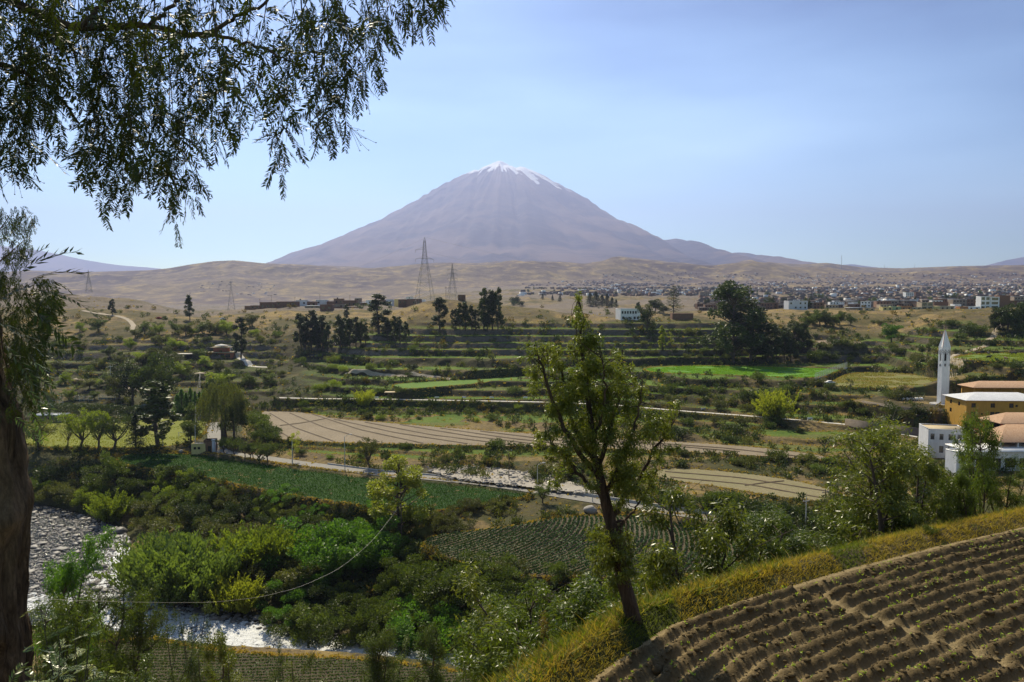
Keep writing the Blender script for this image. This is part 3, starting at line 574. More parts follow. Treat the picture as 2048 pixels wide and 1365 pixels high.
def bund(pts, z, hw, hh, mat):
    p3 = np.array([G(a_, b_, z) for a_, b_ in pts]); v_, f_, q_, n_ = ribbon(p3, hw, .04, 3, hh); m.add(v_ + np.column_stack([np.zeros((len(v_), 2)), .06 * np.sin(np.arange(len(v_)) * 2.1)]), f_)
m = MB()
for pts in ([(522, 832), (545, 855), (590, 882)], [(540, 827), (590, 856), (670, 884)], [(580, 827), (650, 856), (760, 885)], [(625, 829), (720, 860), (850, 888)], [(668, 839), (790, 866), (940, 889)], [(730, 845), (860, 870), (1020, 890)], [(800, 850), (940, 873), (1090, 891)], [(880, 857), (1010, 876), (1150, 892)], [(960, 863), (1100, 880), (1260, 896)], [(560, 852), (610, 846), (655, 837)], [(1100, 874), (1300, 889), (1480, 904)], [(1250, 883), (1450, 897), (1620, 916)]): bund(pts, -49.95, .28, .22, None)
tag(m.obj('earth_bunds', M['ditch'], smooth=True), kind='stuff'); m = MB()
for pts in ([(1330, 944), (1480, 956), (1660, 984)], [(1340, 955), (1500, 970), (1640, 996)], [(1490, 972), (1530, 966), (1575, 962)]): bund(pts, -51.95, .22, .18, None)
tag(m.obj('earth_bunds', M['ditch'], smooth=True), kind='stuff')
for nm, (pl, hw) in ROADS.items():
    v, f, q, nr_ = ribbon(pl, hw, 0.06, 5); m = MB(); m.add(v, f); tag(m.obj(rd_names[nm][0], M[rd_names[nm][1]], smooth=True), kind='structure'); RQ[nm] = (q, nr_, hw)
q, nr_, hw = RQ['valley_road']
def low_wall(q, nr_, off, w, h0, h1, name, label, cat, mat, a=0, b=None, every=1):
    qq = q[a:b]; nn = nr_[a:b]; m = MB(); v = []
    for c, hz_ in ((off, -0.4), (off, h1), (off + w, h1), (off + w, -0.4)): v.append(np.column_stack([qq[:, :2] + nn * c, qq[:, 2] + hz_]))
    V = np.stack(v, 1).reshape(-1, 3); n = len(qq); f = []
    for i in range(n - 1):
        for j in range(3): f.append((i * 4 + j, i * 4 + j + 1, (i + 1) * 4 + j + 1, (i + 1) * 4 + j))
    m.add(V, f); m.add(V[:4], [(0, 1, 2, 3)]); m.add(V[-4:], [(3, 2, 1, 0)])
    return tag(m.obj(name, mat), label, cat)
qlen = len(q)
i0 = int(np.argmin(np.abs(q[:, 0] - P(1130, 992, 193)[0]))); i1 = int(np.argmin(np.abs(q[:, 0] - P(640, 933, 221)[0])))
low_wall(q, nr_, hw + 0.15, 0.35, 0, 0.75, 'parapet_wall', 'long low grey concrete wall along the far side of the valley road beside the gravel bed', 'wall', M['kerb'], i0 - 4, qlen)
low_wall(q, nr_, hw + 0.15, 0.3, 0, 0.45, 'kerb_wall', 'low concrete kerb wall on the far side of the road above the dark green field', 'wall', M['kerb'], i1, i0 - 22)

# river water and the bouldery bar
def water_mat():
    t = NT("river_water"); p = t.pos((1, 1, 1)); n = t.noise(p, 0.9, 6, 0.7, 0.8); n2 = t.noise(p, 3.2, 5, 0.65, 0.5); n3 = t.noise(p, 0.13, 4, 0.6)
    att = t.n("ShaderNodeAttribute", attribute_name="foam")
    f = t.math('ADD', att.outputs['Fac'], t.rng(n, 0.3, 0.7, -0.5, 0.5))
    foam = t.rng(f, 0.55, 0.85)
    c = t.mix(foam, (0.030, 0.032, 0.024), (0.70, 0.71, 0.70)); r = t.math('ADD', t.math('MULTIPLY', foam, 0.5), 0.12)
    h = t.math('ADD', n, t.math('MULTIPLY', n2, 0.45))
    t.bsdf(c, r, t.bump(h, 1.0, 0.55), 0.6); return t.m
M['water'] = water_mat()
X, Y, f = clip_tri_grid(smooth_poly(RV), 0.6, -65)
hw_ = 0.16 * (ridged(X / 2.2, Y / 2.2, 3, 5) - 0.5)
m = MB(); m.add(np.stack([X, Y, -64.9 + hw_], 1), f); wat = m.obj('river_water', M['water'], smooth=True); tag(wat, kind='structure')
CH = np.array([G(a, b, -65)[:2] for a, b in ((262, 1075), (232, 1105), (225, 1140), (240, 1165), (285, 1220), (360, 1255), (470, 1278), (600, 1285), (720, 1300), (900, 1325))])
CH2 = np.array([G(a, b, -65)[:2] for a, b in ((-50, 1200), (60, 1203), (140, 1203), (200, 1222), (285, 1240))])
def chan(ch, w):
    best = np.full(X.shape, 1e9)
    for i in range(len(ch) - 1): best = np.minimum(best, seg_dist(X, Y, ch[i], ch[i + 1])[0])
    return 1 - sstep(w * 0.4, w, best)
pxw = W0 / 2 + F * X / Y
foam = np.clip(np.maximum(chan(CH, 10.0), chan(CH2, 9)), 0, 1) * (0.52 + 0.6 * fbm(X / 5, Y / 5, 3, 3)) + 0.2 * sstep(440, 600, pxw)
a = wat.data.attributes.new('foam', 'FLOAT', 'POINT'); a.data.foreach_set('value', foam.astype(np.float32))
# bed under it: stones of the bar stand in shallow water
def rock_mesh(seed, n=2):
    import bmesh
    bm = bmesh.new(); bmesh.ops.create_icosphere(bm, subdivisions=n, radius=1.0); r = random.Random(seed); sx, sy, sz = r.uniform(.8, 1.2), r.uniform(.6, 1), r.uniform(.4, .62)
    for v in bm.verts:
        c = v.co.copy(); k = 1 + 0.28 * (fbm(np.array([c.x * 1.3 + seed * 5.1]), np.array([c.y * 1.3 + c.z * 1.7]), 3, seed)[0] - 0.5) * 2
        v.co = Vector((c.x * sx * k, c.y * sy * k, c.z * sz * k))
    me = bpy.data.meshes.new('boulder'); bm.to_mesh(me); bm.free()
    for p_ in me.polygons: p_.use_smooth = (p_.index % 5 != 0)
    return me
t = NT('river_boulder'); p = t.pos(); n1 = t.noise(p, 1.2, 5, 0.6); n2 = t.noise(p, 6, 4, 0.6); oi = t.n("ShaderNodeObjectInfo")
c = t.mix(t.rng(n1, 0.35, 0.65), (0.105, 0.098, 0.09), (0.18, 0.168, 0.15)); c = t.mix(1.0, c, t.mix(oi.outputs['Random'], (0.7, 0.7, 0.7), (1.25, 1.2, 1.15)), 'MULTIPLY')
t.bsdf(c, 0.55, t.bump(n2, 0.5, 0.1), 0.45); M['boulder'] = t.m
RM = [rock_mesh(i) for i in range(6)]
for me in RM: me.materials.append(M['boulder'])
RL = [rock_mesh(20 + i, 1) for i in range(4)]
RLV = []
for me in RL:
    v = np.empty(len(me.vertices) * 3); me.vertices.foreach_get('co', v); RLV.append((v.reshape(-1, 3), np.array([tuple(p_.vertices) for p_ in me.polygons])))
def rocks_stuff(pts, sizes, name, mat, seed=1):
    r = np.random.default_rng(seed); m = MB()
    for p_, s_ in zip(pts, sizes):
        v, f = RLV[r.integers(4)]; a = r.uniform(0, 6.28); ca, sa = math.cos(a), math.sin(a)
        vv = v * s_ * np.array([1, 1, r.uniform(0.6, 1.1)]); vv = np.stack([vv[:, 0] * ca - vv[:, 1] * sa, vv[:, 0] * sa + vv[:, 1] * ca, vv[:, 2]], 1) + p_
        m.add(vv, f)
    o = m.obj(name, mat, smooth=False); return tag(o, kind='stuff')
bar = smooth_poly(np.array([G(a, b, -65)[:2] for a, b in ((-200, 1004), (60, 1010), (150, 1027), (250, 1062), (250, 1085), (222, 1105), (212, 1140), (228, 1165), (265, 1215), (200, 1212), (140, 1193), (60, 1195), (-60, 1190), (-200, 1180))]))
edge_pts = []
cand = rng.uniform(bar.min(0), bar.max(0), (26000, 2)); cand = cand[sdist(cand[:, 0], cand[:, 1], bar) < 0.5]
sizes = np.exp(rng.normal(-1.15, 0.48, len(cand)))
far_b = smooth_poly(np.array([G(a, b, -65)[:2] for a, b in ((262, 1130), (330, 1200), (430, 1220), (560, 1250), (700, 1278), (860, 1298), (870, 1308), (700, 1290), (560, 1264), (430, 1238), (320, 1218), (258, 1170))]))
c2 = rng.uniform(far_b.min(0), far_b.max(0), (5000, 2)); c2 = c2[sdist(c2[:, 0], c2[:, 1], far_b) < 0.5][:700]; s2 = np.exp(rng.normal(-0.9, 0.45, len(c2)))
allp = np.vstack([cand, c2]); alls = np.concatenate([sizes, s2]); big_s = [(225, 1063, 2.1), (240, 1066, 2.5), (234, 1076, 1.2), (210, 1072, 1.8), (255, 1090, 2.2), (200, 1137, 2.0), (165, 1140, 1.7), (255, 1143, 2.2), (250, 1130, 1.8), (182, 1112, 1.6), (230, 1068, 1.4), (290, 1221, 1.2), (300, 1218, 1.0), (264, 1198, 1.6), (268, 1185, 1.3), (160, 1087, 1.5), (85, 1073, 1.6), (793, 1280, 2.2), (800, 1293, 1.5), (790, 1288, 1.2), (155, 1187, 1.4), (320, 1218, 0.8), (575, 1262, 1.2), (185, 1170, 1.5), (120, 1100, 1.3), (140, 1060, 1.2)]
ordr = np.argsort(-alls); top = ordr[:230]; rest = ordr[230:9000]
gi = 0
for px_, py_, s_ in big_s:
    q = G(px_, py_, -64.9); k = 0.8
    mossy = (px_, py_) == (155, 1187)
    o = link('boulder', RM[gi % 6], None, (q[0], q[1], -64.8 + 0.1 * s_), rng.uniform(0, 6), (s_ * k, s_ * k, s_ * k)); gi += 1
    tag(o, ('biggest' if s_ > 2.3 else 'huge' if s_ > 1.9 else 'large' if s_ > 1.4 else 'modest') + ' rounded grey boulder ' + ('beside the bright willow shrub' if py_ < 1095 and px_ > 190 else 'at the end of the near bank trees' if px_ > 700 else 'in the foaming channel' if px_ > 259 else 'on the open stone bar'), 'boulder', 'large boulders in the river')
for i in top:
    s_ = float(alls[i]) * 0.9; o = link('river_stone', RM[gi % 6], None, (allp[i, 0], allp[i, 1], -64.85 + 0.1 * s_), rng.uniform(0, 6), (s_ * rng.uniform(.8, 1.2), s_, s_ * rng.uniform(0.7, 1.0))); gi += 1
    pxs = PXS(allp[i].tolist() + [-65])[0]; wh = 'close to the rough pepper trunk' if pxs < 120 else 'in the middle of the river bar' if pxs < 200 else 'by the narrow main channel' if pxs < 290 else 'under the great willow thicket' if pxs < 520 else 'where the river leaves under dark bushes'
    tag(o, ('large' if s_ > .85 else 'middle-sized' if s_ > .68 else 'smaller') + ' rounded grey river stone ' + wh, 'stone', 'rounded stones of the river bar')
o = rocks_stuff(np.column_stack([allp[rest], np.full(len(rest), -64.85)]), alls[rest] * 0.75, 'river_gravel', M['boulder'])
# stones of the pale riverbed by the road and on rubble slopes
pgr, zr_ = PAD['riverbed']; c3 = rng.uniform(pgr.min(0), pgr.max(0), (2600, 2)); c3 = c3[(sdist(c3[:, 0], c3[:, 1], pgr) < 2) & (fbm(c3[:, 0] / 7, c3[:, 1] / 7, 2, 9) > 0.5)][:520]
M['pale_stone'] = rough_mat('pale_stone', (0.26, 0.235, 0.20), (0.36, 0.33, 0.29), 1.0, 0.85, 0.5)
rocks_stuff(np.column_stack([c3, np.full(len(c3), -52.75)]), np.exp(rng.normal(-1.2, 0.45, len(c3))), 'riverbed_rubble', M['pale_stone'], 4)

# ------------------------------------------------------------------ rows of crops
def scatter_in(pg, n, r=rng):
    c = r.uniform(pg.min(0), pg.max(0), (n, 2)); return c[sdist(c[:, 0], c[:, 1], pg) < -0.4]
def leaf_quads(c, L, Wd, r, up=0.6, axis=None):
    n = len(c); a = r.normal(size=(n, 3)); a[:, 2] = np.abs(a[:, 2]) * up
    if axis is not None: a = a * 0.6 + axis
    a /= np.linalg.norm(a, axis=1, keepdims=True); b = np.cross(a, r.normal(size=(n, 3))); b /= np.linalg.norm(b, axis=1, keepdims=True) + 1e-9
    L = np.broadcast_to(L, (n,))[:, None] * 0.5; Wd = np.broadcast_to(Wd, (n,))[:, None] * 0.5
    v = np.stack([c - a * L, c - b * Wd + a * L * 0.1, c + a * L, c + b * Wd + a * L * 0.1], 1).reshape(-1, 3)
    return v, np.arange(n * 4).reshape(n, 4)
def rowpts(pg, d0, dirn, sp, step, bend, r):
    """points along gently bent planting rows inside the outline"""
    c = pg.mean(0); t = np.array([math.cos(dirn), math.sin(dirn)]); nn = np.array([-t[1], t[0]]); R = 90; out = []
    for k in np.arange(-R, R, sp):
        s = np.arange(-R, R, step); s = s + r.uniform(-0.1, 0.1, len(s)); off = k + bend * (s ** 2) + 0.12 * np.sin(s * 0.3 + k)
        out.append(c + s[:, None] * t + off[:, None] * nn)
    q = np.concatenate(out); return q[sdist(q[:, 0], q[:, 1], pg) < -0.3]
pg = smooth_poly(FIELDS['cabbage'][0]); q = rowpts(pg, 0, math.radians(62), 1.15, 0.42, 0.012, rng)
M['cabbage'] = leaf_mat('cabbage_leaf', (0.016, 0.036, 0.016), (0.036, 0.066, 0.026), 0.2, 0.6, 0.3, 0.2, 0.05)
m = MB()
for k in range(6):
    v, f = leaf_quads(np.column_stack([q + rng.normal(0, 0.14, q.shape), np.full(len(q), -54.72) + rng.uniform(0, 0.16, len(q))]), 0.52, 0.34, rng, 0.7); m.add(v, f)
tag(m.obj('cabbage_plants', M['cabbage']), kind='stuff')
pg = smooth_poly(FIELDS['potato'][0]); q = rowpts(pg, 0, math.radians(2), 0.95, 0.42, 0.0012, rng); q = q[q[:, 1] > 108]
M['potato'] = leaf_mat('potato_leaf', (0.030, 0.055, 0.016), (0.060, 0.085, 0.022), 0.25, 0.6, 0.3, 0.25, 0.05)
m = MB()
for k in range(5):
    v, f = leaf_quads(np.column_stack([q + rng.normal(0, 0.10, q.shape), np.full(len(q), -61.75) + rng.uniform(0, 0.2, len(q))]), 0.40, 0.24, rng, 0.9); m.add(v, f)
tag(m.obj('potato_plants', M['potato']), kind='stuff')
pg = smooth_poly(FIELDS['bean'][0]); q = scatter_in(pg, 90000)
M['bean_plant'] = leaf_mat('bean_leaf', (0.014, 0.038, 0.006), (0.024, 0.060, 0.009), 0.3, 0.7, 0.15, 0.1, 0.05)
m = MB(); v, f = leaf_quads(np.column_stack([q, np.full(len(q), -53.75)]), 0.36, 0.20, rng, 1.8); m.add(v, f); tag(m.obj('bean_plants', M['bean_plant']), kind='stuff')
for fn, z_, mt_, n_ in (('clover', -37.0, ((0.075, 0.16, 0.016), (0.12, 0.20, 0.03)), 26000), ('pasture', -28.0, ((0.09, 0.12, 0.02), (0.14, 0.15, 0.03)), 14000), ('weedy', -38.8, ((0.10, 0.12, 0.03), (0.17, 0.13, 0.05)), 16000), ('lawn', -52.0, ((0.11, 0.12, 0.015), (0.15, 0.15, 0.025)), 9000)):
    q = scatter_in(smooth_poly(FIELDS[fn][0]), n_); q = q[fbm(q[:, 0] / 9, q[:, 1] / 9, 3, 17) > .42]; m = MB(); v, f = leaf_quads(np.column_stack([q, np.full(len(q), z_ + .12)]), 0.5, 0.3, rng, 1.5); m.add(v, f)
    tag(m.obj('grass', leaf_mat(fn + '_blades', *mt_, 0.4, 0.7, 0.1, 0.1, 0.05)), kind='stuff')
# grass on the lips of the fields and dry tussocks on banks
def tussocks(pts, size, name, mat, r=rng, per=4, up=1.6):
    m = MB()
    for k in range(per):
        v, f = leaf_quads(pts + r.normal(0, 1, pts.shape) * np.array([.3, .3, .05]) * np.asarray(size).reshape(-1, 1) + np.array([0, 0, 1]) * np.asarray(size).reshape(-1, 1) * 0.3, size, np.asarray(size) * 0.35, r, up); m.add(v, f)
    return tag(m.obj(name, mat), kind='stuff')
M['tuss'] = leaf_mat('dry_tussock', (0.30, 0.20, 0.055), (0.19, 0.145, 0.045), 0.35, 0.8, 0.2, 0.1, 0.1)
M['tuss_g'] = leaf_mat('green_tussock', (0.07, 0.12, 0.012), (0.13, 0.16, 0.02), 0.4, 0.7, 0.2, 0.1, 0.1)
lp_ = []
for nm in FIELDS:
    pg, z = FIELDS[nm]
    if nm in ('dirt_lot',): continue
    sp = smooth_poly(pg)
    for i in range(len(sp)):
        a, b = sp[i], sp[(i + 1) % len(sp)]; n = max(1, int(np.linalg.norm(b - a) * (7 if nm in ('bean', 'cabbage', 'potato') else 3)))
        tt = rng.uniform(0, 1, n)[:, None]; c = a + (b - a) * tt; e = b - a; e = np.array([e[1], -e[0]]) / (np.linalg.norm(e) + 1e-9); cen = sp.mean(0)
        if e @ (a - cen) < 0: e = -e
        c = c + e * rng.uniform(-0.1, 1.3, (n, 1)); lp_.append(c)
lp_ = np.concatenate(lp_); lz_ = h_full(lp_[:, 0].copy(), lp_[:, 1].copy())
tussocks(np.column_stack([lp_, lz_]), rng.uniform(0.35, 0.75, len(lp_)), 'dry_grass', M['tuss'])
# terrace lips: green or yellow grass where the tread turns into the bank
i, j = np.nonzero((np.abs(np.gradient(TR.reshape(DD.shape), axis=0)) > 0.12) & (DD < 440) & (np.abs(UU) < 0.78)); sel = rng.random(len(i)) < 0.55; i, j = i[sel], j[sel]
tp = np.column_stack([XX[i, j] + rng.normal(0, .2, len(i)), DD[i, j] + rng.normal(0, .3, len(i)), HH[i, j]])
isg = (fbm(tp[:, 0] / 40, tp[:, 1] / 15, 2, 4) > 0.38) & (tp[:, 1] > 300)
tussocks(tp[isg], rng.uniform(0.5, 0.9, isg.sum()), 'grass', M['tuss_g'], per=2); tussocks(tp[~isg], rng.uniform(0.4, 0.8, (~isg).sum()), 'dry_grass', M['tuss'], per=2)
# tussocks on the knoll and open banks
pts = []
for _ in range(5200):
    px_, py_ = rng.uniform(60, 2048), rng.uniform(590, 1300)
    q = hit(px_, py_)
    if q[1] > 640 or q[1] < 100 or q[2] < -64: continue
    pts.append(q)
pts = np.array(pts); inside = np.zeros(len(pts), bool)
for nm in FIELDS: inside |= sdist(pts[:, 0], pts[:, 1], FIELDS[nm][0]) < 0
pts = pts[~inside]
tussocks(pts, rng.uniform(0.4, 1.0, len(pts)) * (0.7 + pts[:, 1] / 500), 'dry_tussocks', M['tuss'], per=5, up=1.2)

# ------------------------------------------------------------------ plowed field at our feet
rd = EDGE[5] - EDGE[4]; rd = (EDGE[-3] - EDGE[3]); rd = rd / np.linalg.norm(rd); rn = np.array([-rd[1], rd[0]])
xs = np.arange(0.5, 26, 0.045); ys = np.arange(8.6, 25.5, 0.045); Yg, Xg = np.meshgrid(ys, xs, indexing='ij')
def ed_off(x, y):                                              # distance from the field's outer edge, positive inside
    m = np.full(x.shape, 1e9)
    for i in range(len(EDGE) - 1): m = np.minimum(m, seg_dist(x, y, EDGE[i], EDGE[i + 1])[0])
    return -np.sign(sdist(x, y, PLOW[0])) * m
xf, yf = Xg.ravel(), Yg.ravel(); eo = ed_off(xf, yf)
along = xf * rd[0] + yf * rd[1]; acr = xf * rn[0] + yf * rn[1]
wob = 0.16 * (fbm(along / 2.6, acr / 5, 3, 61) - 0.5) + 0.3 * (fbm(along / 9, acr / 9, 2, 62) - 0.5)
# an irrigation path cuts the rows: rows beyond it are shifted
A0, A1 = G(1690, 1225, -7)[:2], G(2048, 1345, -7)[:2]; A2 = G(1640, 1195, -7)[:2]; A1 = A1 + (A1 - A0)
dpath = np.minimum(seg_dist(xf, yf, A0, A1)[0], seg_dist(xf, yf, A2, A0)[0]) + 0.15 * (fbm(xf / 0.8, yf / 0.8, 2, 63) - 0.5)
side_ = ((A1[0] - A0[0]) * (yf - A0[1]) - (A1[1] - A0[1]) * (xf - A0[0])) > 0
ph = (eo + wob * .55) / 0.405 + np.where(side_, 0.45, 0.0)
rid = 0.5 - 0.5 * np.cos(2 * np.pi * ph); rid = rid ** 0.8
dmp = sstep(0.0, 0.22, eo) * sstep(0.05, 0.22, dpath)
clod = (fbm(xf / 0.16, yf / 0.16, 3, 64) - 0.5) * 0.12 + (fbm(xf / 0.5, yf / 0.5, 3, 65) - 0.5) * 0.03
hf = -7.0 + dmp * rid * 0.165 * (0.85 + 0.3 * fbm(along / 1.5, acr / .4, 2, 66)) + clod * (0.35 + 0.65 * rid * dmp) - 0.03 * (1 - sstep(0, 0.12, dpath)) + 0.05
keep = eo > -0.1; fz = grid_faces(len(ys), len(xs)); kf = keep[fz].all(1); fz = fz[kf]; usd = np.unique(fz); mp_ = np.full(len(xf), -1); mp_[usd] = np.arange(len(usd))
t = NT('dry_loam'); p = t.pos(); n1 = t.noise(p, 1.3, 6, 0.65); n2 = t.noise(p, 14, 5, 0.7); n3 = t.noise(p, 60, 3, 0.6)
c = t.mix(t.rng(n1, 0.3, 0.7), (0.125, 0.090, 0.042), (0.175, 0.128, 0.062)); c = t.mix(t.rng(n2, 0.38, 0.62, 0, 0.7), c, (0.08, 0.056, 0.026))
att = t.n("ShaderNodeAttribute", attribute_name="furrow"); c = t.mix(att.outputs['Fac'], c, t.mix(t.rng(n2, 0.3, 0.7), (0.33, 0.255, 0.135), (0.24, 0.18, 0.09)))
t.bsdf(c, 0.95, t.bump(t.math('ADD', n2, t.math('MULTIPLY', n3, 0.4)), 0.9, 0.05), 0.1); M['loam'] = t.m
m = MB(); m.add(np.stack([xf, yf, hf], 1)[usd], mp_[fz]); pf = m.obj('plowed_field', M['loam'], smooth=True); tag(pf, kind='structure')
a = pf.data.attributes.new('furrow', 'FLOAT', 'POINT'); a.data.foreach_set('value', (0.8 * (1 - rid * dmp) ** 2)[usd].astype(np.float32))
# clods and seedlings
k = rng.integers(0, len(usd), 16000); ii = usd[k]; ii = ii[(rid[ii] * dmp[ii] > 0.35) | (rng.random(len(ii)) < 0.15)]
cl = np.stack([xf, yf, hf + 0.01], 1)[ii]; rocks_stuff(cl, np.exp(rng.normal(-3.6, 0.5, len(cl))), 'soil_clods', M['loam'], 8)
M['seedling'] = leaf_mat('seedling_leaf', (0.13, 0.20, 0.03), (0.20, 0.25, 0.05), 0.4, 0.5, 1.0, 0.3, 0.1)
k = usd[(rid[usd] > 0.55) & (dmp[usd] > 0.5)]; k = k[rng.integers(0, len(k), 2300)]; sp_ = np.stack([xf, yf, hf + 0.03], 1)[k]; m = MB()
for q in range(3):
    v, f = leaf_quads(sp_ + rng.normal(0, 0.018, sp_.shape), rng.uniform(0.04, 0.085, len(sp_)), 0.028, rng, 1.0); m.add(v, f)
tag(m.obj('seedlings', M['seedling']), kind='stuff')
# grassy bank along the field's edge
def edge_sample(n, lo, hi, x0=0.4, x1=30):
    c = rng.uniform((x0, 8.6), (x1, 30), (n * 6, 2)); e = -ed_off(c[:, 0], c[:, 1]); q = (e > lo) & (e < hi); c = c[q][:n]; return c, e[q][:n]
c, e = edge_sample(84000, -0.06, 1.6); zc = h_full(c[:, 0].copy(), c[:, 1].copy())
def blades(c, z, h, w, r, lean=0.5):
    n = len(c); b = np.column_stack([c, z - 0.02]); a = r.uniform(0, 6.28, n); d = np.stack([np.cos(a), np.sin(a), np.zeros(n)], 1)
    t_ = b + np.stack([r.normal(0, lean, n), r.normal(0, lean, n), np.ones(n)], 1) * h[:, None]; md = (b + t_) / 2 + d * (0.15 * h[:, None])
    v = np.stack([b - d * w, b + d * w, md + d * w * 0.8, t_, md - d * w * 0.8], 1).reshape(-1, 3)
    return v, np.arange(n * 5).reshape(n, 5)
tone = fbm(c[:, 0] / 1.5, c[:, 1] / 1.5, 3, 3) + 0.25 * (e > 1.1) - 0.02 * (c[:, 0] - 6) * 0 ; grn_ = (tone > 0.62) | ((c[:, 0] < 3.6) & (tone > .42))
M['grass_dry'] = leaf_mat('bank_grass_dry', (0.23, 0.165, 0.045), (0.15, 0.125, 0.035), 0.45, 0.7, 1.0, 0.15, 0.1)
M['grass_green'] = leaf_mat('bank_grass_green', (0.05, 0.075, 0.014), (0.10, 0.115, 0.022), 0.45, 0.6, 1.0, 0.2, 0.1)
for q, mt in ((~grn_, 'grass_dry'), (grn_, 'grass_green')):
    n = q.sum(); v, f = blades(c[q], zc[q], rng.uniform(0.05, 0.15, n), 0.008, rng, 0.8); m = MB(); m.add(v, f); tag(m.obj('bank_grass', M[mt]), kind='stuff')
# rough grass further down the slope
c = np.vstack([rng.uniform((-30, 6), (34, 46), (46000, 2)), rng.uniform((-1, 8), (7, 20), (26000, 2))]); pxx = W0 / 2 + F * c[:, 0] / c[:, 1]; c = c[(pxx > -100) & (pxx < 2200)]; e = sdist(c[:, 0], c[:, 1], PLOW[0]); c = c[e > 0.6]
zc = h_full(c[:, 0].copy(), c[:, 1].copy()); n = len(c); v, f = blades(c, zc, rng.uniform(0.06, 0.26, n), 0.014, rng, .8); sel_ = rng.random(n) < .5
for q, mt in ((sel_, 'grass_dry'), (~sel_, 'grass_green')):
    m = MB(); m.add(v.reshape(-1, 5, 3)[q].reshape(-1, 3), np.arange(q.sum() * 5).reshape(-1, 5)); tag(m.obj('slope_grass', M[mt]), kind='stuff')
# ------------------------------------------------------------------ plants
LM = {
 'dark': leaf_mat('dark_leaf', (0.016, 0.026, 0.010), (0.036, 0.050, 0.016), 0.25, 0.5, 0.5, 0.3),
 'mid': leaf_mat('mid_leaf', (0.030, 0.048, 0.014), (0.065, 0.085, 0.022), 0.32, 0.5, 0.5, 0.3),
 'light': leaf_mat('light_leaf', (0.075, 0.105, 0.020), (0.13, 0.16, 0.030), 0.42, 0.5, 0.5, 0.3),
 'yellow': leaf_mat('yellow_green_leaf', (0.13, 0.155, 0.025), (0.19, 0.20, 0.035), 0.45, 0.5, 0.5, 0.3, 0.2),
 'lush': leaf_mat('lush_green_leaf', (0.035, 0.085, 0.016), (0.07, 0.135, 0.022), 0.4, 0.5, 0.5, 0.3, 0.2),
 'olive': leaf_mat('olive_leaf', (0.040, 0.050, 0.020), (0.085, 0.090, 0.035), 0.32, 0.55, 0.5, 0.3),
 'reed': leaf_mat('grey_green_leaf', (0.060, 0.090, 0.030), (0.10, 0.135, 0.045), 0.38, 0.5, 0.5, 0.3, 0.1),
 'brown': leaf_mat('dry_brown_leaf', (0.10, 0.075, 0.032), (0.07, 0.055, 0.025), 0.3, 0.7, 0.5, 0.1),
 'near': leaf_mat('glossy_narrow_leaf', (0.040, 0.060, 0.014), (0.105, 0.115, 0.024), 0.42, 0.36, 1.2, 0.45, 0.12),
 'near_g': leaf_mat('glossy_green_leaf', (0.030, 0.052, 0.012), (0.080, 0.105, 0.020), 0.42, 0.38, 1.2, 0.45, 0.15),
}
def bark_mat(name, c1, c2, zs=0.15):
    t = NT(name); p = t.pos((1, 1, zs)); n = t.noise(p, 18, 6, 0.7, 0.4); n2 = t.noise(p, 60, 4, 0.6); big = t.noise(p, 3, 3, 0.6)
    c = t.mix(t.rng(n, 0.38, 0.62), c1, c2); c = t.mix(t.rng(big, 0.4, 0.6, 0, 0.4), c, tuple(a * 1.5 for a in c2))
    t.bsdf(c, 0.9, t.bump(t.math('ADD', n, t.math('MULTIPLY', n2, 0.4)), 0.9, 0.03), 0.15); return t.m
M['bark'] = bark_mat('rough_bark', (0.018, 0.013, 0.010), (0.085, 0.060, 0.042))
M['bark_far'] = rough_mat('tree_bark', (0.07, 0.05, 0.035), (0.13, 0.10, 0.075), 2.0)
def crown_pts(cl, n, r, shell=0.55):
    cl = np.asarray(cl, float); w = (cl[:, 3] ** 2 * cl[:, 4]) ** 0.8; k = r.choice(len(cl), n, p=w / w.sum()); c = cl[k]
    d = r.normal(size=(n, 3)); d /= np.linalg.norm(d, axis=1, keepdims=True); rr = r.uniform(0, 1, n) ** shell
    return c[:, :3] + d * rr[:, None] * np.stack([c[:, 3], c[:, 3], c[:, 4]], 1), d
def leafmesh(cl, n, L, ar, r, droop=0.0, shell=0.45, out=0.5):
    p, d = crown_pts(cl, n, r, shell); ax = d * out + np.array([0, 0, -droop]) if droop else d * out + np.array([0, 0, 0.35])
    return leaf_quads(p, L * r.uniform(0.6, 1.3, n), L * ar * r.uniform(0.7, 1.2, n), r, 1.0, ax)
def limb(a, b, r0, r1, r, bend=0.12, k=5):
    a, b = np.array(a, float), np.array(b, float); t = np.linspace(0, 1, k)[:, None]; off = r.normal(size=3) * bend * np.linalg.norm(b - a)
    p = a + (b - a) * t + off * np.sin(t * math.pi) + np.array([0, 0, 1]) * 0.0; return p, np.linspace(r0, r1, k)
